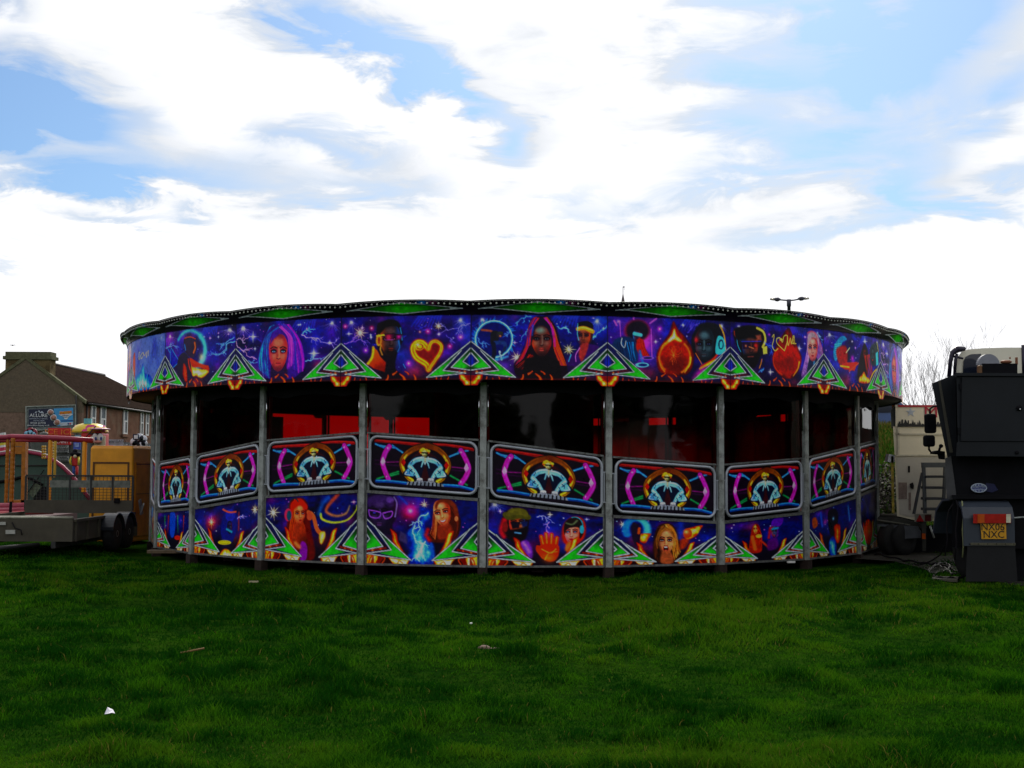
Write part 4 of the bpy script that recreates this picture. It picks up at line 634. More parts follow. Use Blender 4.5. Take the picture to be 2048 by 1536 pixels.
    c.poly([(680, 1100), (740, 1060), (810, 1075), (835, 1140), (820, 1230), (740, 1290), (670, 1260), (655, 1170)], (170, 30, 15), 1, 3, curve=True); c.face(730, 1185, 84, (215, 130, 110), (120, 40, 50), (200, 120, 130), (225, 110, 80), -.2, (200, 20, 30), (40, 120, 180), hi=(250, 200, 180)); c.poly([(670, 1140), (690, 1090), (750, 1065), (810, 1095), (820, 1180), (790, 1230), (785, 1150), (730, 1145), (690, 1160), (675, 1200)], (30, 18, 20), 1, 1.5, curve=True); c.line([(690, 1110), (735, 1120), (770, 1090)], 12, (110, 130, 90), .8, 2, curve=True); c.ring(750, 1130, 62, 66, 8, (40, 130, 150), 1, -PI*.6, 0); c.ell(805, 1160, 18, 32, (50, 150, 170), 1, 1.2); c.poly([(700, 1260), (760, 1260), (740, 1340), (680, 1320)], (220, 110, 40), 1, 3, curve=True)
    out.append(('bearded man in a cap, glowing hand and dark bobbed woman', skirt_finish(c)))
    c = lower(98, 868, 1095, 1120, 1425, 1415, 6, N)
    c.star(168, 1140, 34, (230, 190, 60), 6); c.ring(270, 1175, 78, 78, 36, (30, 130, 220), .95, -3.6, .6, soft=4); c.ring(280, 1175, 70, 75, 30, (110, 210, 180), .7, -1.4, .6, soft=5); c.fire([(280, 1210), (370, 1200), (360, 1230), (330, 1270), (290, 1250)], 4, lo=.3, hi=.95); c.poly([(240, 1130), (280, 1140), (300, 1200), (280, 1290), (240, 1240)], (30, 14, 40), 1, 2, curve=True); c.line([(290, 1165), (285, 1200)], 12, (230, 90, 20), .9, 2)
    c.poly([(420, 1160), (480, 1125), (540, 1140), (580, 1220), (590, 1330), (560, 1400), (420, 1400), (390, 1290)], (50, 20, 8), 1, 3, curve=True); c.strands([(500, 1135), (560, 1200), (590, 1330)], [(520, 1160), (530, 1250), (540, 1390)], 18, ((210, 140, 50), (140, 80, 20), (235, 180, 90), (90, 45, 12)), 10, 4, jit=8); c.strands([(450, 1150), (410, 1240), (400, 1370)], [(470, 1160), (440, 1240), (430, 1390)], 9, ((40, 20, 10), (90, 40, 15), (25, 10, 6)), 10, 4, jit=8)
    c.face(484, 1255, 92, (205, 130, 85), (90, 35, 20), (60, 25, 15), (225, 160, 100), .05, (150, 40, 35), mouth='open', hi=(245, 200, 150)); c.poly([(440, 1180), (480, 1132), (535, 1150), (565, 1230), (582, 1340), (550, 1270), (530, 1205), (500, 1178), (462, 1190), (432, 1250), (424, 1310), (412, 1240)], (150, 96, 38), 1, 2, curve=True); c.strands([(490, 1140), (540, 1190), (560, 1300)], [(520, 1150), (565, 1220), (580, 1340)], 7, ((235, 180, 90), (190, 120, 40), (110, 60, 20)), 9, 14, jit=5); c.strands([(480, 1140), (440, 1190), (425, 1300)], [(460, 1150), (425, 1210), (414, 1280)], 5, ((60, 30, 12), (130, 80, 30)), 8, 15, jit=5); c.poly([(460, 1330), (520, 1330), (540, 1410), (450, 1410)], (150, 80, 45), 1, 3, curve=True)
    c.fire([(640, 1240), (620, 1180), (680, 1150), (760, 1135), (740, 1170), (730, 1190), (700, 1220)], 6, lo=.3, hi=1.05, sy=1); c.ell(648, 1195, 34, 36, (200, 60, 15), 1, 1.5); c.glow(638, 1185, 16, (255, 190, 120), .9); c.line([(600, 1110), (590, 1230)], 26, (20, 70, 190), .6, 6); c.poly([(600, 1240), (660, 1240), (630, 1300), (590, 1310)], (180, 60, 10), .8, 5, curve=True)
    out.append(('screaming woman with curly hair between cyan ring and fireball', skirt_finish(c)))
    c = lower(78, 634, 1115, 1068, 1405, 1385, 7, N)
    c.poly([(270, 1150), (300, 1125), (325, 1160), (335, 1250), (330, 1330), (250, 1330), (255, 1230)], (150, 30, 12), 1, 2, curve=True); c.face(292, 1165, 34, (235, 150, 70), (120, 40, 20), None, (200, 60, 20), .2, hi=(255, 220, 120)); c.strands([(300, 1130), (320, 1190), (330, 1290)], [(310, 1150), (330, 1210), (335, 1320)], 6, ((190, 40, 10), (110, 15, 10)), 9, 3); c.ell(315, 1215, 22, 14, (210, 170, 60), 1, 1.5); c.line([(270, 1220), (290, 1310)], 22, (215, 110, 40), .9, 3); c.line([(330, 1250), (385, 1300)], 14, (190, 60, 30), .9, 2)
    c.poly([(405, 1130), (440, 1095), (485, 1090), (480, 1130), (455, 1160), (450, 1220), (410, 1230), (395, 1180)], (95, 20, 130), 1, 2, curve=True); c.face(425, 1185, 46, (60, 70, 110), (20, 10, 30), (190, 40, 30), (60, 30, 110), -.1); c.poly([(405, 1140), (420, 1095), (490, 1085), (475, 1135), (440, 1145)], (90, 20, 160), 1, 2, curve=True); c.line([(400, 1170), (450, 1160)], 14, (30, 140, 180), .9, 1.5); c.poly([(380, 1250), (440, 1230), (450, 1300), (380, 1320)], (90, 10, 110), .9, 4, curve=True); c.line([(395, 1160), (385, 1230)], 16, (200, 25, 20), .8, 3)
    out.append(('red haired singer and man in violet hat', skirt_finish(c)))
    c = lower(98, 428, 1030, 960, 1380, 1340, 8, N)
    c.poly([(125, 1080), (150, 1070), (160, 1130), (130, 1150)], (150, 70, 30), 1, 2, curve=True); c.poly([(230, 1040), (280, 1020), (300, 1080), (280, 1200), (240, 1200)], (16, 8, 30), 1, 3, curve=True); c.line([(180, 1040), (190, 1140)], 20, (30, 100, 220), .8, 4); c.line([(370, 1010), (380, 1110)], 16, (60, 150, 200), .7, 4); c.fire([(270, 1150), (310, 1140), (310, 1260), (280, 1260)], 3, lo=.1, hi=.7); c.glow(210, 1110, 30, (220, 60, 160), .7); c.fire([(240, 1360), (235, 1260), (265, 1220), (285, 1280), (280, 1370)], 9, BLUEFIRE, lo=.1, hi=.9); c.glow(265, 1090, 16, (120, 200, 255), .9)
    out.append(('blue flame between dark figures', skirt_finish(c)))
    c = lower(470, 605, 900, 870, 1300, 1290, 9, N); c.a *= .8; c.fire([(500, 1200), (520, 1080), (560, 1100), (570, 1200), (540, 1260)], 4, lo=.1, hi=.6); c.line([(500, 920), (560, 1050)], 14, (30, 70, 140), .6, 4); out.append(('dim blue panel with embers', skirt_finish(c)))
    return out
def art_mat(name='showman artwork', rough=.32, ior=1.22):
    m = bpy.data.materials.new(name); m.use_nodes = True; nt = m.node_tree; p = nt.nodes['Principled BSDF']
    a = nt.nodes.new('ShaderNodeAttribute'); a.attribute_name = 'Col'
    n = nt.nodes.new('ShaderNodeTexNoise'); n.inputs['Scale'].default_value = 2.5; n.inputs['Detail'].default_value = 7
    t = nt.nodes.new('ShaderNodeTexCoord'); nt.links.new(t.outputs['Object'], n.inputs['Vector'])
    mr = nt.nodes.new('ShaderNodeMapRange'); nt.links.new(n.outputs[0], mr.inputs[0]); mr.inputs[1].default_value = .3; mr.inputs[2].default_value = .75; mr.inputs[3].default_value = rough-.08; mr.inputs[4].default_value = rough+.16
    nt.links.new(mr.outputs[0], p.inputs['Roughness']); nt.links.new(a.outputs['Color'], p.inputs['Base Color']); p.inputs['IOR'].default_value = ior
    return m
ART = art_mat()
def sheet(name, V, colr, m, parent, keep=None, label=None):
    """grid mesh from V (H,W,3) with vertex colours colr; rows run downwards"""
    H, Wd, _ = V.shape; me = bpy.data.meshes.new(name); i = np.arange(H*Wd).reshape(H, Wd)
    f = np.stack([i[:-1, :-1], i[1:, :-1], i[1:, 1:], i[:-1, 1:]], -1).reshape(-1, 4)
    if keep is not None: f = f[keep[:-1, :-1].reshape(-1)]
    me.vertices.add(H*Wd); me.vertices.foreach_set('co', V.reshape(-1).astype(np.float32))
    me.loops.add(f.size); me.loops.foreach_set('vertex_index', f.reshape(-1).astype(np.int32))
    me.polygons.add(len(f)); me.polygons.foreach_set('loop_start', np.arange(0, f.size, 4).astype(np.int32)); me.polygons.foreach_set('use_smooth', np.ones(len(f), bool))
    a = me.attributes.new('Col', 'FLOAT_COLOR', 'POINT'); a.data.foreach_set('color', np.concatenate([colr, np.ones((H, Wd, 1))], -1).reshape(-1).astype(np.float32))
    me.update(calc_edges=True); me.validate()
    o = link(name, me, m, parent)
    if label: o['label'] = label
    return o
# ------------------------------------------------------------------ ground
DTH = 2*PI/24; TH0, TJ = -1.11281, -1.13217        # bearings of the first post and the first fascia joint seen
RC = Vector((.052, 27.5, 0)); RP, RF = 7.659, 8.182
_gn = fbm(400, 640, 26, 77, 5); _gn2 = fbm(400, 640, 7, 78, 3); _gn3 = fbm(400, 640, 60, 79, 4); _gn4 = np.zeros((400, 640)); _r = np.random.RandomState(3)
for _k in range(2300):                              # tussocks: clumps of longer grass, darkened in colour for their shadows, wider than deep
    _cx, _cy = _r.uniform(2, 637), _r.uniform(2, 397); _s = _r.uniform(1.3, 4.2); _a = _r.uniform(.35, 1.); _i0, _i1, _j0, _j1 = int(max(_cy-9, 0)), int(min(_cy+10, 400)), int(max(_cx-13, 0)), int(min(_cx+14, 640))
    _yy, _xx = np.mgrid[_i0:_i1, _j0:_j1]; _gn4[_i0:_i1, _j0:_j1] = np.maximum(_gn4[_i0:_i1, _j0:_j1], _a*np.exp(-((_xx-_cx)/(_s*1.4))**2-((_yy-_cy)/_s)**2))
def bil(F, x, y):                                   # noise on a 5 cm lattice
    u = np.clip((x+16)/.05, 0, 637.99); v = np.clip((y-6)/.05, 0, 397.99); i, j = v.astype(int), u.astype(int); fv, fu = v-i, u-j
    return (F[i, j]*(1-fu)+F[i, j+1]*fu)*(1-fv)+(F[i+1, j]*(1-fu)+F[i+1, j+1]*fu)*fv
def hgt(x, y):
    k = smooth((20.5-y)/2.5)*smooth((y-4)/3)*smooth((16-np.abs(x))/2)
    return k*((bil(_gn, x, y)-.5)*.16+(bil(_gn3, x, y)-.5)*.16+(bil(_gn2, x, y)-.5)*.03+bil(_gn4, x, y)*.035)-.085*smooth((9.0-np.hypot(x-RC.x, y-RC.y))/1.1)
def bank(x, y):                                     # the earth bank beyond the ride on the right
    return 3.3*smooth((y-31)/17)*smooth((x-9.2)/1.6)
xs = np.concatenate([[-1500, -400, -150, -60, -30, -20], np.arange(-16, 16.01, .1), [18, 22, 30, 45, 60, 100, 150, 400, 1500]])
ys = np.concatenate([[-1500, -400, -100, -30, 0, 3], np.arange(5, 21, .1), np.arange(21, 60, 1.5), [60, 75, 100, 200, 500, 1500]])
GX, GY = np.meshgrid(xs, ys[::-1]); GZ = hgt(GX, GY)+bank(GX, GY)*(GX < 100)*(GY < 220)
def ground_mat():
    m = bpy.data.materials.new('turf'); m.use_nodes = True; nt = m.node_tree; p = nt.nodes['Principled BSDF']; p.inputs['Roughness'].default_value = .9; p.inputs['Specular IOR Level'].default_value = 0.
    t = nt.nodes.new('ShaderNodeTexCoord'); o = []
    for sc, d in ((1.1, 5), (9, 8)):
        n = nt.nodes.new('ShaderNodeTexNoise'); n.inputs['Scale'].default_value = sc; n.inputs['Detail'].default_value = d; nt.links.new(t.outputs['Object'], n.inputs['Vector']); o.append(n.outputs[0])
    a = nt.nodes.new('ShaderNodeMath'); a.operation = 'ADD'; nt.links.new(o[0], a.inputs[0]); nt.links.new(o[1], a.inputs[1])
    r = nt.nodes.new('ShaderNodeValToRGB'); nt.links.new(a.outputs[0], r.inputs[0])
    e = r.color_ramp.elements; e[0].position = .38; e[0].color = (.004, .020, .002, 1); e[1].position = .62; e[1].color = (.016, .045, .003, 1); q = e.new(.8); q.color = (.040, .050, .008, 1)
    s = nt.nodes.new('ShaderNodeMath'); s.operation = 'MULTIPLY'; s.inputs[1].default_value = .5; nt.links.new(a.outputs[0], s.inputs[0]); nt.links.new(s.outputs[0], r.inputs[0])
    nt.links.new(r.outputs[0], p.inputs['Base Color']); b = nt.nodes.new('ShaderNodeBump'); b.inputs['Strength'].default_value = .6; b.inputs['Distance'].default_value = .05; nt.links.new(o[1], b.inputs['Height']); nt.links.new(b.outputs[0], p.inputs['Normal'])
    return m
TURF = ground_mat()
tag(sheet('ground', np.stack([GX, GY, GZ], -1), np.zeros(GX.shape+(3,)), TURF, None), 'uneven green field under the fairground rides', kind='structure')
def grass(n=520000):
    rs = np.random.RandomState(5); y = 6.4+(28-6.4)*rs.rand(n*2)**1.55; x = (rs.rand(n*2)*2-1)*(y*.47+1.6)
    k = (np.hypot(x-RC.x, y-RC.y) > 7.45) & (np.abs(x) < 15.8); x, y = x[k][:n], y[k][:n]; n = len(x)
    t = bil(_gn, np.clip(x, -15.9, 15.9), np.minimum(y, 25.9)); t2 = bil(_gn2, x, np.minimum(y, 25.9)); t3 = bil(_gn3, x, np.minimum(y, 25.9))
    t4 = bil(_gn4, np.clip(x, -15.9, 15.9), np.minimum(y, 25.9)); tus = np.clip(.12+(t-.5)*1.5+(t2-.5)*1.8+t4*1.3, 0, 1.6)
    far_ = smooth((np.hypot(x-RC.x, y-RC.y)-7.6)/1.2); h = (.022+.050*tus**1.2)*(.55+.9*rs.rand(n))*(.22+.78*far_); lng = rs.rand(n) < .006; h = np.where(lng, h*1.35, h); w = (.0022+.0018*rs.rand(n))*(y/7.5)**.8
    an = rs.rand(n)*2*PI; ln = h*(.25+.75*rs.rand(n)); ph = rs.rand(n)*2*PI
    z = np.where(y < 26, hgt(x, np.minimum(y, 25.9)), -.085*smooth((9.0-np.hypot(x-RC.x, y-RC.y))/1.1))-.006
    P = np.stack([x, y, z], -1); side = np.stack([np.cos(an), np.sin(an), 0*an], -1)*w[:, None]; lean = np.stack([np.cos(ph), np.sin(ph), 0*ph], -1)*ln[:, None]; up = np.stack([0*h, 0*h, h], -1)
    V = np.stack([P-side, P+side, P+up*.62+lean*.35-side*.75, P+up*.62+lean*.35+side*.75, P+up*.93+lean], 1)
    tri = np.array([[0, 1, 3], [0, 3, 2], [2, 3, 4]]); F = (np.arange(n)[:, None, None]*5+tri[None]).reshape(-1)
    g = np.clip(.53+(t3-.5)*2.0+(t2-.5)*2.6-t4*.95+rs.randn(n)*.36, 0, 1)[:, None]  # tussock blades darkened, their shadow put into the colour
    c = np.array([.0045, .040, .0018])*(1-g)+np.array([.034, .130, .003])*g
    yl = np.clip((t3-.50)*4+(t2-.5)*2.5-t4*.8, 0, 1)*(.25+.75*rs.rand(n)); c = c*(1-yl[:, None]*.6)+np.array([.085, .130, .006])*yl[:, None]*.6
    st = (rs.rand(n) < .006*(1+5*(t3 > .56)))[:, None]; c = np.where(st, np.array([.12, .115, .022]), c)
    me = bpy.data.meshes.new('grass'); me.vertices.add(n*5); me.vertices.foreach_set('co', V.reshape(-1).astype(np.float32)); me.loops.add(len(F)); me.loops.foreach_set('vertex_index', F.astype(np.int32))
    me.polygons.add(len(F)//3); me.polygons.foreach_set('loop_start', np.arange(0, len(F), 3).astype(np.int32))
    a = me.attributes.new('Col', 'FLOAT_COLOR', 'POINT'); cc = np.concatenate([np.repeat(c[:, None], 5, 1), np.ones((n, 5, 1))], -1); a.data.foreach_set('color', cc.reshape(-1).astype(np.float32)); me.update(calc_edges=True)
    m = bpy.data.materials.new('grass blades'); m.use_nodes = True; nt = m.node_tree; nt.nodes.clear(); at_ = nt.nodes.new('ShaderNodeAttribute'); at_.attribute_name = 'Col'
    d = nt.nodes.new('ShaderNodeBsdfDiffuse'); tr = nt.nodes.new('ShaderNodeBsdfTranslucent'); mx = nt.nodes.new('ShaderNodeMixShader'); mx.inputs[0].default_value = .38; gl = nt.nodes.new('ShaderNodeBsdfGlossy'); gl.inputs['Roughness'].default_value = .45; gl.inputs['Color'].default_value = (.6, .7, .5, 1)
    m2 = nt.nodes.new('ShaderNodeMixShader'); m2.inputs[0].default_value = .002; o = nt.nodes.new('ShaderNodeOutputMaterial')
    for s_ in (d, tr): nt.links.new(at_.outputs['Color'], s_.inputs['Color'])
    nt.links.new(d.outputs[0], mx.inputs[1]); nt.links.new(tr.outputs[0], mx.inputs[2]); nt.links.new(mx.outputs[0], m2.inputs[1]); nt.links.new(gl.outputs[0], m2.inputs[2]); nt.links.new(m2.outputs[0], o.inputs[0])
    tag(link('grass', me, m), 'short tufted grass covering the field', 'grass', kind='stuff')
grass()
# ------------------------------------------------------------------ materials of the ride
M_STEEL = mat('galvanised steel', (.33, .355, .345), .5, .15, .22, 9, .15, dirt=(.12, .12, .11))
M_TUBE = mat('grey painted tube', (.40, .43, .49), .38, .3, .12, 5)
M_BLACK = mat('black painted steel', (.008, .007, .009), .7, 0, .3, 5, 0, .08)
M_DARKIN = mat('dark inside cladding', (.020, .010, .012), .7, 0, .4, 2)
M_RUST = mat('rusty foot', (.022, .012, .009), .85, 0, .4, 14, .3)
M_CHROME = mat('polished aluminium', (.75, .76, .78), .16, 1., .06, 4)
M_TARP = mat('black tarpaulin', (.008, .007, .009), .7, 0, .3, 3, .4, .08)
M_BULB = mat('white lamp cap', (.50, .53, .46), .25, 0, .08, 10)
M_RAIL = mat('worn edge rail', (.16, .165, .165), .5, .4, .35, 22, .2, dirt=(.06, .055, .05))
def pane_mat():
    m = bpy.data.materials.new('dark red tinted sheet'); m.use_nodes = True; nt = m.node_tree; nt.nodes.clear()
    tr = nt.nodes.new('ShaderNodeBsdfTransparent'); tr.inputs[0].default_value = (.39, .006, .012, 1); gl = nt.nodes.new('ShaderNodeBsdfGlossy'); gl.inputs['Roughness'].default_value = .03
    n = nt.nodes.new('ShaderNodeTexNoise'); n.inputs['Scale'].default_value = 1.1; n.inputs['Detail'].default_value = 2; t = nt.nodes.new('ShaderNodeTexCoord'); nt.links.new(t.outputs['Object'], n.inputs['Vector'])
    b = nt.nodes.new('ShaderNodeBump'); b.inputs['Strength'].default_value = .3; b.inputs['Distance'].default_value = .02; nt.links.new(n.outputs[0], b.inputs['Height']); nt.links.new(b.outputs[0], gl.inputs['Normal'])
    f = nt.nodes.new('ShaderNodeFresnel'); f.inputs['IOR'].default_value = 1.30; mx = nt.nodes.new('ShaderNodeMixShader'); o = nt.nodes.new('ShaderNodeOutputMaterial')
    nt.links.new(f.outputs[0], mx.inputs[0]); nt.links.new(tr.outputs[0], mx.inputs[1]); nt.links.new(gl.outputs[0], mx.inputs[2]); nt.links.new(mx.outputs[0], o.inputs[0]); return m
M_PANE = pane_mat()

# ------------------------------------------------------------------ the ride
ride = empty('waltzer', RC, 'round waltzer ride with airbrushed fascia and dark red windows, in mid field', 'fairground ride')
def turned(name, me, m, ang, parent, label=None, sub=False):
    o = bpy.data.objects.new(name, me); COL.objects.link(o)
    if m and not len(me.materials): me.materials.append(m)
    o.parent = parent
    if not sub: o.rotation_euler = (0, 0, ang)
    if label: o['label'] = label
    return o
def wave(i): return .99+.25*math.cos(2*PI*(i-3)/6)
# fascia panels, rounding boards, lamps
u = np.linspace(-DTH/2, DTH/2, FW)[None]; v = np.linspace(0, 1, FH)[:, None]
VF = np.stack([RF*np.sin(u)+0*v, -RF*np.cos(u)+0*v, 4.033+(3.016-4.033)*v+0*u], -1)
ur = np.linspace(-DTH/2, DTH/2, 200)[None]; vr = np.linspace(0, 1, 30)[:, None]
rr = RF+.012+.125*(1-vr)**1.5; zt = 4.215+.032*(1-(ur/(DTH/2))**2)
VR = np.stack([rr*np.sin(ur), -rr*np.cos(ur), zt+(4.03-zt)*vr], -1)
tipc = Cv(48, 16, -124, 124, 878, 878, 940, 940, (40, 5, 5)); vflame(tipc, lambda x, y: (x, y)); vflame(tipc, lambda x, y: (-x, y)); tipc.line([(0, 870), (0, 945)], 5, (20, 5, 5))
keep = np.abs(tipc.UX) <= 120-(tipc.UY-878)*.95
ut = tipc.UX/1337*2.142/RF; VT = np.stack([(RF+.004)*np.sin(ut), -(RF+.004)*np.cos(ut), 3.022-(tipc.UY-878)/667*1.017], -1)
tip_me = None; lip_me = None; back_me = None; rim_me = [None]*3; bulb_me = MB().ball((0, 0, 0), (.0155, .012, .0155), 8, 6); _b = bulb_me.build('lamp', M_BULB, ride); bulb_me = _b.data; bpy.data.objects.remove(_b)
ARTF = art_fascia(); fme = []
RIMC = [art_rim(i).colours() for i in range(2)]
cut = MB()
far_bulbs = MB()
for k in range(24):
    ang = TJ+(k-.5+1)*DTH                           # panel k lies between joints k and k+1
    if k < 8:
        lab, c = ARTF[k]; c.line([X0(c, 405, 215), X0(c, 405, 885)], 9, (10, 8, 16), .9, .6); c.line([X0(c, 1742, 215), X0(c, 1742, 885)], 9, (10, 8, 16), .9, .6)
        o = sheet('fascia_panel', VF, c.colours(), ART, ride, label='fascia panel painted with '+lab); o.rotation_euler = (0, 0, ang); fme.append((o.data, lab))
    else:
        d, lab = fme[(k*5+3) % 8 if k != 8 else 2]; o = turned('fascia_panel', d, None, ang, ride, 'fascia panel painted with '+lab)
    if tip_me is None: t = sheet('flame_tip', VT, tipc.colours(), ART, o, keep=keep); tip_me = t.data
    else: t = turned('flame_tip', tip_me, None, 0, o, sub=True)
    t.rotation_euler = (0, 0, -DTH/2)
    i = k % 2
    if rim_me[i] is None: rim = sheet('rounding_board', VR, RIMC[i], ART, ride); rim_me[i] = rim.data
    else: rim = turned('rounding_board', rim_me[i], None, 0, ride)
    rim.rotation_euler = (0, 0, ang)
    if lip_me is None:
        b = MB(); b.tube([((RF+.142)*math.sin(x), -(RF+.142)*math.cos(x), 4.225+.032*(1-(x/(DTH/2))**2)) for x in np.linspace(-DTH/2, DTH/2, 17)], .010, 8); l = b.build('lip', mat('dark green lip', (.02, .035, .022), .5), rim); lip_me = l.data
        b = MB(); b.prism([(RF*.998*math.sin(x), -RF*.998*math.cos(x), 3.01) for x in np.linspace(-DTH/2, DTH/2, 9)]+[((RF-.05)*math.sin(x), -(RF-.05)*math.cos(x), 3.01) for x in np.linspace(DTH/2, -DTH/2, 9)], (0, 0, 1.2)); back_me = b.build('backing_board', M_BLACK, o).data
    else: turned('lip', lip_me, None, 0, rim, sub=True); turned('backing_board', back_me, None, 0, o, sub=True)
    for j in range(24):
        x = (-.5+(j+.5)/24)*DTH; p = ((RF+.133)*math.sin(x), -(RF+.133)*math.cos(x), 4.175+.032*(1-(x/(DTH/2))**2))
        if 2 <= k <= 5:
            q = bpy.data.objects.new('lamp', bulb_me); COL.objects.link(q); q.parent = rim; q.location = p; q.rotation_euler = (0, 0, x)
        elif k < 10 or k == 23:
            far_bulbs.ball(Matrix.Rotation(ang, 3, 'Z') @ Vector(p), .0145, 6, 4)
fb = far_bulbs.build('lamps', M_BULB, ride); fb['kind'] = 'stuff'
# posts
pb = MB(); pb.box((0, -RP, 1.54), (.098, .10, 2.93)); pb.box((.07, -RP+.09, 1.54), (.035, .05, 2.93)); pb.box((-.07, -RP+.09, 1.54), (.035, .05, 2.93)); post_me = pb.build('post', M_STEEL, ride); pm = post_me.data; bpy.data.objects.remove(post_me)
fbk = MB(); fbk.box((0, -RP, -.02), (.15, .16, .20)); fo = fbk.build('foot_block', M_RUST, ride); fm = fo.data; bpy.data.objects.remove(fo)
cs = MB()
for s in (-1, 1): cs.tube([(s*.072, -RP-.01, 2.3), (s*.072, -RP-.01, 2.93)], .011, 6)
co = cs.build('trim_strip', M_CHROME, ride); cm = co.data; bpy.data.objects.remove(co)
VIS = list(range(-2, 12))
for i in range(24):
    p = turned('post', pm, None, TH0+i*DTH, ride); turned('foot_block', fm, None, 0, p, sub=True)
    if i < 11 or i > 21: turned('trim_strip', cm, None, 0, p, sub=True)
# bays: skirt panel, rails, gate, window
ARTL = art_lower(); GATE_ART = art_gate(); GATEC = GATE_ART.colours(); CH = RP*2*math.sin(DTH/2); RB = RP*math.cos(DTH/2)
def bay_parts(i, lowc, phase, lowlabel):
    hl, hr = wave(phase), wave(phase+1); sl = (hr-hl)/CH; h = lambda x: (hl+hr)/2+sl*x
    W2 = CH/2-.075
    x = np.linspace(-W2, W2, LW)[None]; t = np.linspace(0, 1, LH)[:, None]; zt_ = h(x); V = np.stack([x+0*t, -RB-.012+0*x*t, zt_+(.105-zt_)*t], -1)
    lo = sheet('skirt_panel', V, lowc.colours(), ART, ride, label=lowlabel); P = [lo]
    b = MB(); y0 = -RB-.02
    b.prism([(-W2-.012, y0, .075), (W2+.012, y0, .075), (W2+.012, y0, .108), (-W2-.012, y0, .108)], (0, .04, 0))
    for s in (-1, 1): b.prism([(s*W2-.012, y0, .108), (s*W2+.012, y0, .108), (s*W2+.012, y0, h(s*W2+.012)), (s*W2-.012, y0, h(s*W2-.012))], (0, .04, 0))
    f = b.build('edging', M_RAIL, lo)
    b = MB(); b.prism([(-W2, -RB-.03, h(-W2)), (W2, -RB-.03, h(W2)), (W2, -RB-.03, h(W2)+.045), (-W2, -RB-.03, h(-W2)+.045)], (0, .12, 0)); P.append(b.build('platform_rail', M_RAIL, ride))
    b = MB(); b.prism([(-W2, -RB-.02, h(-W2)+.955), (W2, -RB-.02, h(W2)+.955), (W2, -RB-.02, h(W2)+.985), (-W2, -RB-.02, h(-W2)+.985)], (0, .06, 0)); P.append(b.build('window_rail', M_RAIL, ride))
    b = MB(); b.prism([(-W2, -RB+.07, .05), (W2, -RB+.07, .05), (W2, -RB+.07, h(W2)+.955), (-W2, -RB+.07, h(-W2)+.955)], (0, .03, 0)); P.append(b.build('dark_interior_sheet', M_BLACK, ride))  # black sheet put in for the dark interior behind the gate
    # gate
    x0, x1, z0, zh = -CH/2+.125, CH/2-.105, .105, .815; xm = (x0+x1)/2
    Hh, Ww = GATEC.shape[:2]; gx = np.linspace(x0, x1, Ww)[None]; gt = np.linspace(1, 0, Hh)[:, None]; V = np.stack([gx+0*gt, -RB+.0+0*gx*gt, h(gx)+z0+zh*gt], -1)
    rx, rz = np.abs(gx-xm)-(x1-x0)/2+.13, np.abs(gt-.5)*zh-zh/2+.13; kp = ~((rx > 0) & (rz > 0) & (np.hypot(rx, rz) > .135)) | (rx+0*rz < 0)
    wear = fbm(Hh, Ww, 30, 400+i, 4)[..., None]; g = sheet('gate', V, GATE_ART.colours(60+i)*(.72+.5*wear), ART, ride, keep=kp); P.append(g)
    path = []
    for cx, cz, a0 in ((x1-.13, z0+zh-.13, 0), (x0+.13, z0+zh-.13, 90), (x0+.13, z0+.13, 180), (x1-.13, z0+.13, 270)):
        for a in range(0, 91, 15): q = R(a0+a); px_ = cx+.13*math.cos(q); path.append((px_, -RB-.015, h(px_)+cz+.13*math.sin(q)))
    b = MB(); b.tube(path, .0235, 10, closed=True); b.build('gate_frame', M_TUBE, g)
    for s, xe in ((-1, x0), (1, x1)):
        b = MB(); xp = s*CH/2
        for dz in (.22, .70): b.span((xe, -RB-.03, h(xe)+dz), (xp-s*.04, -RB-.012, h(xe)+dz+.018)); b.build('latch', M_TUBE, g); b = MB()
        b.span((xe+s*.03, -RB-.031, h(xe)+.22), (xe+s*.042, -RB-.02, h(xe)+.701))
        b.build('latch', M_TUBE, g)
    # window pane
    me = bpy.data.meshes.new('window_pane'); me.from_pydata([(-W2-.02, -RB+.01, h(-W2)+.97), (W2+.02, -RB+.01, h(W2)+.97), (W2+.02, -RB+.01, 3.02), (-W2-.02, -RB+.01, 3.02)], [], [(0, 1, 2, 3)]); P.append(link('window_pane', me, M_PANE, ride))
    return P
proto = {}
for i in range(0, 9):
    lab, lc = ARTL[i]; P = bay_parts(i, lc, i, 'skirt panel painted with '+lab); proto[i] = P
    for o in P: o.rotation_euler = (0, 0, TH0+(i+.5)*DTH)
def copy_tree(o, parent):
    c = o.copy(); COL.objects.link(c); c.parent = parent
    for ch in o.children: copy_tree(ch, c)
    return c
for i in (-2, -1, 9, 10):
    for o in proto[i % 6]: c = copy_tree(o, ride); c.rotation_euler = (0, 0, TH0+(i+.5)*DTH)
# scalloped valance inside the window heads
vb = MB(); n = 54
for j in range(n):
    a0, a1 = -DTH/2+DTH*j/n, -DTH/2+DTH*(j+1)/n; rv = RP-.02; pts = [(rv*math.sin(a0), -rv*math.cos(a0), 3.03)]
    d = .055*(math.exp(-((j/n-.22)/.14)**2)+.8*math.exp(-((j/n-.8)/.1)**2))
    for q in range(6): a = lerp(a0, a1, q/5); pts.append((rv*math.sin(a), -rv*math.cos(a), 2.862-d-.016*math.sin(PI*q/5)))
    pts.append((rv*math.sin(a1), -rv*math.cos(a1), 3.03)); vb.prism(pts, (0, .006, 0))
vo = vb.build('valance', M_TARP, ride); vo.rotation_euler = (0, 0, TH0+.5*DTH)
for i in list(range(1, 11))+[22, 23]: turned('valance', vo.data, None, TH0+(i+.5)*DTH, ride)
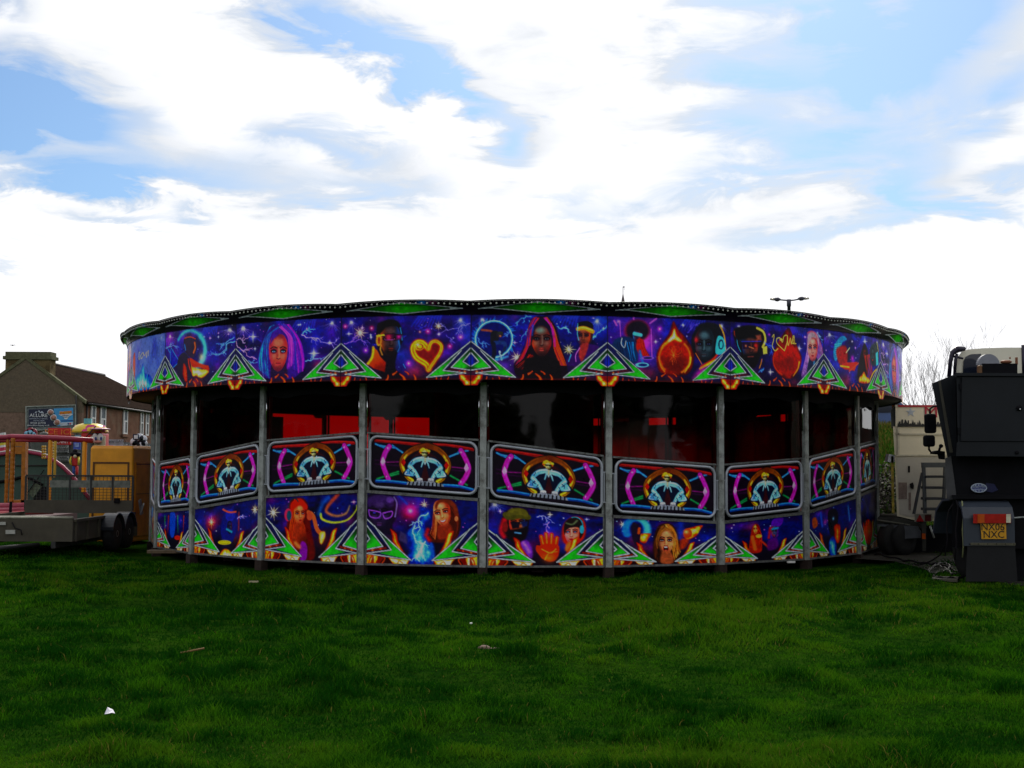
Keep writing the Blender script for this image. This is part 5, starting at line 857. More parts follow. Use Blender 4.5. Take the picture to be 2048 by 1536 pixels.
# far side: tinted panes above tarpaulins added to block the sky behind, one stretch left open
rs = random.Random(12); me = bpy.data.meshes.new('window_pane')
for i in range(11, 22):
    b = TH0+(i+.5)*DTH; me = bpy.data.meshes.new('window_pane'); me.from_pydata([(-CH/2+.08, -RB, 1.6), (CH/2-.08, -RB, 1.6), (CH/2-.08, -RB, 3.02), (-CH/2+.08, -RB, 3.02)], [], [(0, 1, 2, 3)]); o = link('window_pane', me, M_PANE, ride); o.rotation_euler = (0, 0, b)
tb = MB(); a = 88.
while a < 278:
    w = rs.uniform(2.2, 5.5); top = rs.choice((3.02, 3.02, 3.0, 2.96, 2.9, 3.02, 2.8, 3.02))
    if a < 198 < a+w: w = 198-a
    if 198 <= a < 232: w = min(w, 232-a); top = 1.2
    pts = [((RP-.12)*math.sin(R(x)), -(RP-.12)*math.cos(R(x)), z) for x, z in ((a, .1), (a+w+.1, .1), (a+w+.1, top+rs.uniform(-.02, .01)), (a, top))]
    nrm = Vector((math.sin(R(a+w/2)), -math.cos(R(a+w/2)), 0)); tb.prism(pts, nrm*.02); a += w
M_SHUT = mat('thin red brown tarpaulin', (.03, .012, .012), .8, 0, .5, 1.3, .3, .05); nt = M_SHUT.node_tree; tl_ = nt.nodes.new('ShaderNodeBsdfTranslucent'); mxs = nt.nodes.new('ShaderNodeMixShader'); mxs.inputs[0].default_value = .68
nz = nt.nodes.new('ShaderNodeTexNoise'); nz.inputs['Scale'].default_value = .55; nz.inputs['Detail'].default_value = 6; tcn = nt.nodes.new('ShaderNodeTexCoord'); nt.links.new(tcn.outputs['Object'], nz.inputs['Vector']); rp = nt.nodes.new('ShaderNodeValToRGB'); rp.color_ramp.elements[0].position = .38; rp.color_ramp.elements[1].position = .68; rp.color_ramp.elements[0].color = (.10, .04, .04, 1); rp.color_ramp.elements[1].color = (.95, .40, .36, 1); nt.links.new(nz.outputs[0], rp.inputs[0]); nt.links.new(rp.outputs[0], tl_.inputs[0])
pn = nt.nodes['Principled BSDF']; nt.links.new(pn.outputs[0], mxs.inputs[1]); nt.links.new(tl_.outputs[0], mxs.inputs[2]); nt.links.new(mxs.outputs[0], nt.nodes['Material Output'].inputs[0])
tb.build('sky_block_tarpaulin', M_SHUT, ride)  # added sheets, translucent so the bays get a dim red glow
# inside: floor, centre drum, roof tilt, soffit
b = MB(); b.lathe((0, 0, .55), [(0, 0), (7.45, 0), (7.45, .06), (0, .06)], n=48); b.build('platform', M_DARKIN, ride)
b = MB(); b.lathe((0, 0, .6), [(2.1, 0), (2.1, .9), (1.75, 1.0), (1.75, 2.6), (2.3, 3.0), (2.3, 3.6)], n=32); b.build('centre_booth', mat('dark red booth', (.05, .008, .01), .5), ride)
b = MB()
prof = [(RF-.02, 4.19), (RF+.12, 4.215), (RF-.3, 4.24), (4, 4.75), (.4, 5.15), (0, 5.15), (0, 5.10), (.4, 5.1), (4, 4.7), (RF-.3, 4.15), (RF-.04, 4.10)]
vs = []; n = 96
for (r_, z_) in prof: vs += [(r_*math.sin(2*PI*j/n), -r_*math.cos(2*PI*j/n), z_-(.03 if r_ > 8.2 else 0)) for j in range(n)]
b.add(vs, [(q*n+j, q*n+(j+1) % n, (q+1)*n+(j+1) % n, (q+1)*n+j) for q in range(len(prof)-1) for j in range(n)]); b.build('roof_tilt', M_TARP, ride)
b = MB(); b.lathe((0, 0, 0), [(7.35, 3.03), (8.13, 3.03), (8.13, 3.06), (7.35, 3.06)], n=96)
b.f = b.f[:-2]; b.sm = b.sm[:-2]; b.build('soffit', M_BLACK, ride)
# waltzer cars standing on the platform
cb = MB(); cb.lathe((0, 0, 0), [(.2, .05), (.95, .1), (1.05, .35), (1.0, .5), (.95, .35), (.3, .25)], n=20)
back = [(1.0*math.cos(R(t)), 1.0*math.sin(R(t)), .45) for t in range(20, 161, 10)]; cb.prism(back+[(p[0]*.88, p[1]*.88, p[2]) for p in back[::-1]], (0, .06, .62)); car0 = cb.build('tub_car', mat('red car shell', (.16, .012, .015), .3), ride)
for j in range(10):
    a = 2*PI*j/10+.2; o = car0 if j == 0 else copy_tree(car0, ride); o.location = (4.8*math.sin(a), -4.8*math.cos(a), .62+.12*math.cos(4*a)); o.rotation_euler = (0, 0, a+PI)
# jacks and packing under the edge
for j, a in enumerate((-60, -44, -31, -22, -9, 3, 14, 27, 40, 52)):
    b = MB(); p = Vector((7.25*math.sin(R(a)), -7.25*math.cos(R(a)), 0)); b.box(p+Vector((0, 0, .22)), (.045, .045, .5)); b.box(p+Vector((0, 0, .0)), (.2, .2, .04)); b.build('jack_leg', M_RUST, ride)
# ------------------------------------------------------------------ stone building on the left
M_HARL = mat('brown roughcast', (.125, .098, .068), .9, 0, .2, 7, .5, .1, dirt=(.105, .085, .062))
M_HARL2 = mat('pinkish brown stone', (.185, .120, .090), .9, 0, .22, 6, .5, .1, dirt=(.125, .085, .062))
M_SAND = mat('red sandstone', (.170, .085, .055), .9, 0, .32, 1.6, .4, .1, dirt=(.19, .125, .085))
M_CHIM = mat('chimney stone', (.130, .095, .045), .9, 0, .4, 3, .5, .1, dirt=(.05, .035, .018))
M_COPE = mat('mossy coping', (.105, .105, .060), .9, 0, .3, 5, .4, .1)
M_WHITE = mat('white paint', (.62, .62, .60), .5, 0, .1, 3)
M_GLASSD = mat('dark window glass', (.012, .016, .030), .08, 0, .2, 2, 0, .5)
M_BLIND = mat('grey blind', (.10, .12, .14), .6, 0, .2, 3)
M_SHOP = mat('dark shop front', (.012, .012, .015), .5, 0, .4, 3)
M_PIPE = mat('cast pipe', (.02, .018, .018), .6)
def slate_mat():
    m = mat('brown roof tiles', (.030, .021, .017), .95, 0, .45, 5, 0, .0); nt = m.node_tree; p = nt.nodes['Principled BSDF']; t = nt.nodes.new('ShaderNodeTexCoord')
    w = nt.nodes.new('ShaderNodeTexWave'); w.bands_direction = 'Z'; w.wave_profile = 'SAW'; w.inputs['Scale'].default_value = 1.6; w.inputs['Distortion'].default_value = .15; nt.links.new(t.outputs['Object'], w.inputs['Vector'])
    b = nt.nodes.new('ShaderNodeBump'); b.inputs['Strength'].default_value = .9; b.inputs['Distance'].default_value = .08; nt.links.new(w.outputs[0], b.inputs['Height']); nt.links.new(b.outputs[0], p.inputs['Normal']); return m
M_SLATE = slate_mat()
BY = 80.
xe = at(165, 800, BY).x; xa = at(52, 716, BY).x; xw = 2*xa-xe-.3; za = at(52, 716, BY).z; ze = at(165, 797, BY).z; y1 = 95.5
bld = empty('stone_building', (xa, BY+7, 0), 'two storey stone building with brown gable, big chimney and tiled roof', 'building')
B = lambda: on(bld)
xr = lambda y: xe+(y-BY)*.048                      # the street front runs slightly towards the right
B().prism([(xw, BY, 0), (xe, BY, 0), (xe, BY, 4.9), (xw, BY, 4.9)], (0, .35, 0)).build('wall', M_HARL2, bld)
w2 = B().prism([(xw, BY-.02, 4.9), (xe, BY-.02, 4.9), (xe, BY-.02, ze), (xa, BY-.02, za), (xw, BY-.02, ze-.2)], (0, .37, 0)).build('gable', M_HARL, bld)
B().prism([(xe-.02, BY+.36, 0), (xr(y1+4), y1+4, 0), (xr(y1+4), y1+4, ze-.15), (xe-.02, BY+.36, ze-.15)], (-.35, 0, 0)).build('street_wall', M_SAND, bld)
b = B(); o_ = .22
b.add([(xa, BY+.2, za-.02), (xa, y1, za-.02), (xr(y1+5)+.25, y1+5, ze-.25), (xe+.28, BY+.2, ze-.18), (xa, BY+.2, za-.2), (xa, y1, za-.2), (xr(y1+5)+.25, y1+5, ze-.4), (xe+.28, BY+.2, ze-.33)], [(0, 3, 2, 1), (4, 5, 6, 7), (0, 4, 7, 3), (3, 7, 6, 2), (2, 6, 5, 1)])
b.add([(xa, BY+.2, za-.02), (xa, y1, za-.02), (xw-.3, y1+5, ze-.4), (xw-.3, BY+.2, ze-.4)], [(0, 1, 2, 3)]); b.add([(xa, y1, za-.02), (xr(y1+5)+.25, y1+5, ze-.25), (xw-.3, y1+5, ze-.4)], [(0, 1, 2)])
roof = b.build('roof', M_SLATE, bld)
B().tube([(xa, BY+.2, za), (xa, y1, za)], .11, 6).build('ridge', M_PIPE, roof)
b = B(); b.prism([(xa, BY-.08, za+.16), (xe+.2, BY-.08, ze-.1), (xe+.2, BY-.08, ze-.32), (xa, BY-.08, za-.08)], (0, .4, 0)); b.prism([(xa, BY-.08, za+.16), (xa, BY-.08, za-.08), (xw-.2, BY-.08, ze-.5), (xw-.2, BY-.08, ze-.28)], (0, .4, 0)); b.build('coping', M_COPE, bld)
cx0, cx1 = at(13, 740, BY+.3).x, at(102, 740, BY+.3).x; zc = at(60, 704, BY+.3).z
ch = B().span((cx0, BY+.1, za-1.5), (cx1, BY+1.1, zc-.35)).build('chimney', M_CHIM, roof)
b = B(); b.span((cx0-.14, BY-.02, zc-.5), (cx1+.14, BY+1.22, zc-.28)); b.span((cx0-.02, BY+.08, zc-.28), (cx1+.02, BY+1.12, zc)); b.build('chimney_cap', M_COPE, bld)
B().tube([(xe+.3, BY+.3, ze-.32), (xr(y1+4)+.3, y1+4, ze-.42)], .08, 6).build('gutter', M_PIPE, bld)
B().tube([(xe+.1, BY+.6, ze-.4), (xe+.1, BY+.6, 0)], .06, 6).build('downpipe', M_PIPE, bld)
B().tube([at(152, 790, BY-.15), at(157, 1000, BY-.15)], .05, 6).build('downpipe', M_PIPE, bld)
def front_y(px):                                    # where the street front is seen at photo column px
    lo, hi = BY, 120.
    for _ in range(40):
        m = (lo+hi)/2
        if at(px, 850, m).x > xr(m): lo = m
        else: hi = m
    return lo
for (p0, p1) in ((180, 190.5), (199, 211), (245, 254.5), (279.5, 286), (290, 297), (312, 318)):
    a, c = front_y(p0), front_y(p1); zt, zb = 5.46, 3.72; xm_ = xr((a+c)/2)
    f = B(); d = .10
    for (q0, q1, r0, r1) in ((a, a+d*1.4, zb, zt), (c-d*1.4, c, zb, zt), (a+d*1.4, c-d*1.4, zt-d, zt), (a+d*1.4, c-d*1.4, zb, zb+d), (a+d*1.4, c-d*1.4, (zt+zb)/2-.02, (zt+zb)/2+.08)): f.span((xr(a)+.01, q0, r0), (xr(a)+.09, q1, r1))
    w = f.build('window', M_WHITE, bld)
    B().span((xr(a)-.02, a+d, zb+d), (xr(a)+.03, c-d, (zt+zb)/2)).build('pane', M_GLASSD, w); B().span((xr(a)-.02, a+d, (zt+zb)/2+.05), (xr(a)+.04, c-d, zt-d)).build('blind', M_BLIND, w)
    B().span((xr(a)+.003, a-.25, zb-.2), (xr(a)+.14, c+.25, zb-.02)).build('sill', M_SAND, w)
B().prism([(xe+.02, BY+.4, 0), (xr(y1+3)+.02, y1+3, 0), (xr(y1+3)+.02, y1+3, 3.15), (xe+.02, BY+.4, 3.15)], (.18, 0, 0)).build('shop_front', M_SHOP, bld)
M_LETG = mat('grey lettering', (.22, .23, .25), .5)
text('shop_lettering', 'LUCK THE KEYS NEW', .78, (xr(88)+.21, 88, 2.72), (PI/2, 0, PI/2-.048), M_LETG, bld, 1.25)
# billboard on the gable
bb = empty('billboard', at(100, 835, BY-.12), 'framed hoarding with dark and blue salon advert on the brown gable', 'billboard')
def bq(px, py, Y=BY-.12): return at(px, py, Y)
def quad(o_, l, y, t=.03): return [Vector((at(px, py, y).x, y, at(px, py, y).z)) for px, py in l]
def plate(root, name, l, Y, m, t=.03, parent=None): return on(root).prism(quad(root, l, Y), (t*root.get('run', 0), t, 0)).build(name, m, parent or root)
plate(bb, 'board', [(52, 813), (151, 809.5), (151, 857), (52, 860.5)], BY-.10, mat('mottled grey surround', (.13, .15, .15), .8, 0, .5, 5), .08)
M_FR = mat('pale hoarding frame', (.30, .33, .30), .6)
b = on(bb)
for l in ([(51, 812.5), (152, 809), (152, 810.6), (51, 814.1)], [(51, 860), (152, 856.6), (152, 858.2), (51, 861.6)], [(51, 814.1), (52.5, 814.1), (52.5, 860), (51, 860)], [(150.5, 810.6), (152, 810.6), (152, 856.6), (150.5, 856.6)]): b.prism(quad(bb, l, BY-.19), (0, .16, 0))
b.build('frame', M_FR, bb)
M_NAVY = mat('navy print', (.012, .016, .045), .5, 0, .15, 1); M_CYAN = mat('sky blue print', (.05, .30, .62), .5, 0, .25, .6); M_PRW = mat('white print', (.60, .62, .64), .5); M_PALE = mat('pale print', (.42, .47, .55), .5); M_PINK = mat('salmon print', (.34, .16, .12), .5, 0, .5, 1.5); M_RED = mat('signal red', (.55, .012, .016), .45, 0, .2, 2); M_YEL = mat('yellow print', (.62, .42, .03), .5); M_ORG = mat('orange print', (.62, .10, .015), .5); M_TEAL = mat('dark blue print', (.02, .05, .22), .5)
plate(bb, 'navy_sheet', [(57.5, 819), (107, 817), (114, 852), (57.5, 854)], BY-.13, M_NAVY, .02)
plate(bb, 'blue_sheet', [(99, 817.5), (146, 815.5), (146, 850.5), (114, 852.5)], BY-.125, M_CYAN, .02)
plate(bb, 'white_footer', [(119, 845), (146, 844), (146, 850), (121, 852)], BY-.145, M_PALE, .01); plate(bb, 'blue_strip', [(121, 841), (146, 840), (146, 842), (123, 843)], BY-.145, M_TEAL, .01)
plate(bb, 'burst', [(117, 829), (124, 826.5), (141, 826), (146, 828.5), (138, 833), (134, 838.5), (130, 838.5), (126, 833)], BY-.145, M_PRW, .01)
plate(bb, 'sunbed_banner', [(119.5, 823.5), (143, 821.5), (143, 827), (119.5, 828.8)], BY-.15, M_ORG, .01)
def label(root, body, size, px, py, Y, m, sx=1., name='lettering', parent=None, dy=.02, rz=0.): return text(name, body, size, at(px, py, Y)-Vector((0, dy, 0)), (PI/2, 0, rz), m, parent or root, sx)
for (tx, sz, px, py, m, sx) in (('ALLURE', .32, 77.5, 831, M_PRW, 1.05), ('HAIR BEAUTY & TANNING', .09, 77.5, 837.6, M_PALE, 1.1), ('OPENING HOURS', .09, 78, 841.6, M_PALE, 1.0), ('01324 227745', .17, 76.5, 846.2, M_PRW, 1.), ('www.allure-beauty.co.uk', .15, 77, 850.6, M_PRW, .95), ('SUNBEDS', .19, 131.3, 825.2, M_YEL, 1.0), ('AVAILABLE', .1, 131, 830.6, M_TEAL, 1), ('NOW', .1, 131, 834.2, M_TEAL, 1)):
    label(bb, tx, sz, px, py, BY-.15, m, sx)
plate(bb, 'crest', [(69, 826.3), (72, 822.5), (75, 824.5), (78, 820), (80.5, 824.5), (84, 822.3), (88, 826), (80, 825.6), (77.5, 823.5)], BY-.15, M_PALE, .01)
for (px, py) in ((101, 825), (107, 835.3), (114, 844.7)):
    d = on(bb); d.lathe(at(px, py, BY-.15), [(.21, 0), (.21, .02)], 'Y', 20); q = d.build('photo_disc', M_PRW, bb); d = on(bb); d.lathe(at(px, py, BY-.165), [(.165, 0), (.165, .012)], 'Y', 20); d.build('portrait', M_PINK, q)
for px, m in ((136.5, M_TEAL), (140.5, M_RED)): d = on(bb); d.lathe(at(px, 847.5, BY-.16), [(.055, 0), (.055, .01)], 'Y', 12); d.build('badge', m, bb)

# ------------------------------------------------------------------ funfair gear on the left
M_ORANGE = mat('orange gelcoat', (.74, .31, .018), .42, 0, .14, 2.2, 0, .3, dirt=(.62, .25, .016))
M_ORANGE2 = mat('orange quilted vinyl', (.36, .12, .008), .4, 0, .25, 9, .5, .3)
M_MAG = mat('dark red tube vinyl', (.26, .018, .045), .38, 0, .25, 6, .1, .35)
M_YELP = mat('yellow pads', (.50, .34, .04), .5, 0, .2, 8)
CAB = empty('cabinet', at(262, 1086, 27.0), 'tall orange moulded cabinet with recessed panels beside the ride', 'cabinet'); CAB.location.z = 0; CAB.rotation_euler = (0, 0, R(-9))
CAB.location.z = -.04
def local(root): return MB((0, 0, 0))
b = local(CAB); b.rbox((-.50, .62, 1.06), (1.0, 1.24, 2.06), .05); b.rbox((-.50, .62, 2.085), (.94, 1.18, .05), .02); b.build('shell', M_ORANGE, CAB)
b = local(CAB)
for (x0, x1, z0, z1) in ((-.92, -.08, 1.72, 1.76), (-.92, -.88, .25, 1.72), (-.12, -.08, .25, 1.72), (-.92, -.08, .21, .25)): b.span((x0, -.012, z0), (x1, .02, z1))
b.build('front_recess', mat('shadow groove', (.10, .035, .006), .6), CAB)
b = local(CAB); b.rbox((.004, .62, .95), (.03, 1.0, 1.62), .02); d = b.build('door', mat('weathered orange door', (.62, .23, .014), .5, 0, .25, 3, 0, .25, dirt=(.50, .17, .012)), CAB)
b = local(CAB); b.box((.035, .35, .78), (.03, .1, .34), rx=.35); b.tube([(.05, .30, .62), (.07, .42, .86)], .02, 6); b.build('handle', M_STEEL, d)
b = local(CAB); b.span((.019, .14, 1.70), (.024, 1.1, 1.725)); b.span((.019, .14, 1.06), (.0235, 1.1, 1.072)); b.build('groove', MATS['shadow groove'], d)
# inflatable style play frame
pf = empty('play_frame', at(60, 1060, 28.2)*Vector((1, 1, 0)) if False else Vector((at(60, 1060, 28.2).x, 28.2, 0)), 'padded orange and dark red soft play frame behind the trailer', 'play frame')
FYY = 28.0
def tubepx(root, name, pts, Y, r, m, n=10, parent=None): return on(root).tube([at(x, y, Y) for x, y in pts], r, n).build(name, m, parent or root)
tubepx(pf, 'top_tube', [(-40, 876), (12, 875), (22, 873.5), (60, 874.5), (120, 877), (186, 881)], FYY, .062, M_MAG, 12)
tubepx(pf, 'rear_tube', [(-40, 882), (30, 881), (120, 880)], FYY+1.6, .05, M_MAG)
for (x, w, y0, y1, Y, m) in ((11.5, 7, 876, 1016, FYY, M_ORANGE2), (22.5, 9, 876, 1006, FYY-.05, M_ORANGE2), (97, 8, 876, 1016, FYY, M_ORANGE), (109, 5, 880, 955, FYY+1.5, M_YELP), (167, 9, 878, 985, FYY, M_ORANGE)):
    s = Y/FPX; p0, p1 = at(x, y0, Y), at(x, y1, Y); prof = []; nseg = 14 if m is M_ORANGE2 else 1
    for k in range(nseg):
        z0 = (p0.z-p1.z)*k/nseg; z1 = (p0.z-p1.z)*(k+1)/nseg; r = w*s/2; prof += [(r*.92, z0+.002), (r, z0+.02), (r, z1-.02), (r*.92, z1-.002)]
    b = on(pf); b.lathe(p1, prof, 'Z', 12); b.build('column', m, pf)
b = on(pf)
for l in ([(30, 884), (51, 884), (51, 892), (30, 892)], [(43.5, 892), (51, 892), (49, 1006), (41.5, 1006)], [(27.5, 1000), (49, 1000), (49, 1006), (27.5, 1006)], [(30, 894), (43, 894), (43, 908), (30, 908)]): b.prism(quad(pf, l, FYY-.1), (0, .16, 0))
b.build('padded_doorway', M_ORANGE2, pf)
for (x, y0, y1) in ((88.5, 891, 918), (104, 884, 918)):
    b = on(pf); n = int((y1-y0)/5.4)
    for k in range(n):
        for dx_ in (-3, 1.4): p = at(x+dx_, y0+5.4*(k+.5), FYY+.5); b.rbox(p, (.042, .06, .052), .012)
    b.build('abacus_pad', M_YELP, pf)
tubepx(pf, 'bottom_tube', [(-40, 1014), (30, 1013), (106, 1012)], FYY-.3, .085, M_MAG); tubepx(pf, 'bottom_tube', [(-40, 1022), (40, 1021), (106, 1019)], FYY-.45, .07, M_MAG)
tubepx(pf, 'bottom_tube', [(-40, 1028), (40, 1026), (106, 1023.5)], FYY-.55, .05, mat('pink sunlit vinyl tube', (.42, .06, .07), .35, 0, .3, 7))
on(pf).span((at(-40, 1030, FYY).x, FYY-.4, .1), (at(105, 1030, FYY).x, FYY+1.6, .52)).build('base', mat('dark base fabric', (.05, .008, .014), .7), pf)
b = on(pf); b.prism(quad(pf, [(19, 1003), (24, 1003), (22, 1034), (17, 1034)], FYY-.66), (0, .03, 0)); b.build('strap', M_BLACK, pf)
# green domed cover with pink rim
gd = empty('domed_cover', Vector((at(60, 1000, 31).x, 31, 0)), 'grey green domed tilt with pink rim behind the play frame', 'ride cover')
arc = [(-60, 925), (-30, 913), (0, 908.5), (30, 904), (55, 903.5), (80, 908), (105, 919), (125, 933), (145, 953), (165, 978), (180, 1000)]
M_GRN = mat('grey green sheeting', (.034, .072, .056), .55, 0, .25, 1.5, .15)
b = on(gd); b.prism([at(x, y, 31) for x, y in arc]+[at(180, 1070, 31), at(-60, 1070, 31)], (0, .12, 0)); b.build('tilt', M_GRN, gd)
tubepx(gd, 'rim', arc, 30.97, .05, mat('pink rim', (.30, .03, .08), .4, 0, .3, 9))
tubepx(gd, 'piping', [(x, y-4.4) for x, y in arc[2:7]], 30.95, .018, M_WHITE)
tubepx(gd, 'seam', [(-20, 931), (50, 931), (95, 931)], 30.98, .016, M_PIPE); tubepx(gd, 'hoop', [(-20, 967), (20, 960), (40, 955), (60, 957), (85, 970)], 30.97, .035, M_BLACK)
plate(gd, 'door_flap', [(55, 985), (76, 960), (84, 972), (66, 996)], 30.96, mat('pale flap', (.10, .13, .085), .7), .03); plate(gd, 'opening', [(66, 1000), (84, 974), (92, 974), (92, 1012), (66, 1012)], 30.965, M_BLACK, .02)
tubepx(gd, 'stay', [(55, 986), (88, 940)], 30.93, .012, M_BLACK)
# ice drink stall
M_SIGNR = mat('red sign board', (.52, .02, .02), .45, 0, .15, 3)
st = empty('ice_stall', Vector((at(120, 1000, 34).x, 34, 0)), 'grey stall with red ice sign and white price lists', 'stall')
b = on(st); b.prism([at(x, y, 34) for x, y in ((62, 884), (166, 884), (166, 1050), (62, 1050))], (0, 2.2, 0)); b.build('body', mat('grey mesh cladding', (.080, .088, .080), .7, 0, .25, 12, .3), st)
plate(st, 'sign_board', [(96, 856), (140.5, 856), (140.5, 879), (96, 879)], 33.9, M_SIGNR, .06); plate(st, 'sign_board', [(112, 880), (141, 880), (141, 889.5), (112, 889.5)], 33.88, M_SIGNR, .06)
label(st, 'ICE ICE', .20, 119, 864.5, 33.88, mat('orange red letters', (.62, .17, .02), .5), 1.25); label(st, 'PENNY 1', .11, 127, 884.3, 33.86, M_PRW, 1.1)
for (y0, y1, n) in ((890, 898, 2), (899.5, 905.5, 2), (913, 922.5, 3)):
    pl_ = plate(st, 'price_list', [(113, y0), (137, y0), (137, y1), (113, y1)], 33.9, mat('dirty white card', (.36, .38, .36), .7), .03); b = on(st)
    rs = random.Random(int(y0))
    for k in range(n):
        x = 114.5
        while x < 135: w = rs.uniform(1, 4); yy = y0+(y1-y0)*(k+.5)/n; b.prism(quad(st, [(x, yy-.9), (x+w, yy-.9), (x+w, yy+.9), (x, yy+.9)], 33.885), (0, .01, 0)); x += w+.8
    b.build('print', M_SHOP, pl_)
b = on(st); [b.lathe(at(x, 875-2*math.sin(i), 33.6), [(.03, 0), (.05, .1), (.02, .13)], 'Z', 8) for i, x in enumerate((82, 86, 90, 93))]; b.build('bottle_row', mat('grey bottles', (.10, .11, .10), .5), st)
# fair figure with a cap
fg = empty('cap_figure', Vector((at(180, 900, 35).x, 35, 0)), 'big fibreglass head with yellow and magenta cap and round eyes', 'figure')
hc = at(180, 880, 35.3); M_CAPY = mat('yellow gelcoat', (.62, .46, .03), .3, 0, .12, 4); M_CAPM = mat('magenta gelcoat', (.52, .03, .20), .3, 0, .2, 4); M_CREAM = mat('cream gelcoat', (.58, .50, .34), .4, 0, .2, 4)
b = on(fg); b.lathe(at(180, 864, 35.4), [(.50, -.02), (.50, .02), (.47, .10), (.38, .19), (.22, .24), (.05, .25)], 'Z', 24); cap = b.build('cap', M_CAPY, fg)
b = on(fg); c_ = at(180, 864, 35.4)
for a0 in (150, 262, 330):
    for k in range(1): pass
    pts = [c_+Vector((.505*math.cos(R(a0+t)), .505*math.sin(R(a0+t)), 0)) for t in range(0, 61, 12)]+[c_+Vector((.405*math.cos(R(a0+t)), .405*math.sin(R(a0+t)), .18)) for t in (42, 30, 18)]
    b.prism(pts, (0, -.012, .012))
b.build('panel', M_CAPM, cap)
b = on(fg); p = at(203, 859.5, 35.0); b.ball(p+Vector((-.04, 0, .02)), (.27, .36, .035), 18, 7); b.build('brim', mat('pink brim', (.60, .30, .40), .3, 0, .25, 5), cap)
b = on(fg); b.box(at(176, 842.5, 35.2), (.20, .2, .15), rz=.2); b.build('blue_box', mat('turquoise box', (.12, .42, .48), .4), fg)
b = on(fg); b.rbox(at(190, 882, 35.3), (.60, .7, .52), .09); hd = b.build('head', mat('red gelcoat', (.50, .02, .02), .35, 0, .15, 3), fg)
b = on(fg); b.rbox(at(196, 886, 34.93), (.42, .06, .40), .025); b.build('face_plate', M_CREAM, hd)
for px in (190, 200.5):
    b = on(fg); b.ball(at(px, 875.5, 34.88), (.085, .05, .125), 14, 8); e = b.build('eye', M_WHITE, hd); b = on(fg); b.ball(at(px+1.6, 877, 34.83), (.03, .02, .05), 10, 6); b.build('pupil', M_TEAL, e)
b = on(fg); b.ball(at(196, 884, 34.86), (.11, .07, .05), 12, 7); b.build('nose', mat('pink nose', (.42, .16, .12), .4), hd); b = on(fg); b.box(at(190, 867.5, 34.9), (.34, .03, .05)); b.build('brow', mat('dark brow', (.03, .012, .01), .6), hd)
tubepx(fg, 'stay', [(170, 876), (180, 865), (192, 852)], 34.7, .014, M_PIPE)
b = on(fg); b.prism([at(x, y, 35) for x, y in ((150, 870), (168, 870), (168, 880), (150, 880))], (0, .3, 0)); b.build('blue_panel', mat('pale blue panel', (.16, .34, .44), .5), fg)
b = on(fg); b.span((at(150, 870, 35.2).x, 35.2, 0), (at(210, 870, 35.2).x, 36, at(180, 890, 35.3).z)); b.build('plinth', M_SIGNR, fg)
# prize toys hanging in a column
for i, (px, py, c1, n_) in enumerate(((154, 893, (.03, .06, .42), 'blue poster card with pale picture hanging beside the orange column'), )):
    o = empty('poster', at(px, py, 33), n_, 'poster'); plate(o, 'card', [(147, 884), (161, 884), (161, 899), (147, 899)], 33, mat('blue card', (.05, .09, .46), .5, 0, .4, 8), .02); plate(o, 'picture', [(149, 886), (158, 886), (158, 894), (149, 894)], 32.98, mat('pale picture', (.20, .28, .55), .5, 0, .6, 14), .01)
toy = empty('costume_figure', at(153, 960, 32.6), 'small hanging figure in black hat and red, yellow and blue clothes', 'toy figure')
b = on(toy); b.ball(at(151, 908, 32.6), (.15, .1, .07), 12, 7); b.ball(at(151, 903, 32.6), (.08, .07, .07), 10, 6); b.build('hat', M_BLACK, toy); b = on(toy); b.rbox(at(150, 922, 32.6), (.15, .1, .28), .04); b.build('jacket', mat('red cloth', (.45, .02, .02), .7, 0, .3, 12), toy)
b = on(toy); b.tube([at(143, 914, 32.6), at(140, 922, 32.5), at(142, 930, 32.5)], .028, 6); b.tube([at(157, 914, 32.6), at(158, 922, 32.5), at(157, 930, 32.5)], .028, 6); b.build('sleeves', mat('yellow cloth', (.52, .42, .03), .7, 0, .3, 9), toy)
b = on(toy); b.tube([at(148, 932, 32.6), at(147, 955, 32.6)], [.04, .03], 6); b.build('blue_leg', mat('blue cloth', (.02, .06, .28), .7), toy); b = on(toy); b.tube([at(153.5, 932, 32.6), at(154, 955, 32.6)], [.04, .03], 6); b.build('red_leg', MATS['red cloth'], toy); b = on(toy); b.ball(at(150.5, 912, 32.55), (.05, .05, .06), 10, 6); b.build('head', M_CREAM, toy)
# cut out signs
sg = empty('cloud_sign', Vector((at(279, 890, 36).x, 36, 0)), 'white cloud shaped sign carrying a small dark framed screen', 'sign'); b = on(sg)
for (x, y, r) in ((268, 884, 8), (278, 876, 9), (286, 878, 7.5), (288, 886, 6), (272, 889, 8), (282, 889, 9)): b.lathe(at(x, y, 36), [(r*36/FPX, 0), (r*36/FPX, .03+.002*r)], 'Y', 16)
b.build('cloud', mat('white board', (.62, .64, .70), .5, 0, .1, 3), sg)
plate(sg, 'screen_frame', [(266, 868.5), (277, 868.5), (277, 879.5), (266, 879.5)], 35.92, M_NAVY, .05); plate(sg, 'screen', [(268, 870.5), (275.5, 870.5), (275.5, 877.5), (268, 877.5)], 35.9, M_PRW, .02); tubepx(sg, 'post', [(279, 890), (279, 1000)], 36.1, .04, M_STEEL)
ws = empty('white_sign', Vector((at(228, 880, 37).x, 37, 0)), 'long white notice board with small dark print by the cabinet', 'sign')
plate(ws, 'board', [(212, 879), (246, 879), (246, 895), (212, 895)], 37, mat('grey white board', (.30, .31, .36), .6), .04); label(ws, 'Scotplay (LATE)', .105, 229, 882.5, 36.98, M_SHOP, 1.0); tubepx(ws, 'post', [(215, 895), (215, 1030)], 37.1, .04, M_STEEL); tubepx(ws, 'post', [(243, 895), (243, 1030)], 37.1, .04, M_STEEL)
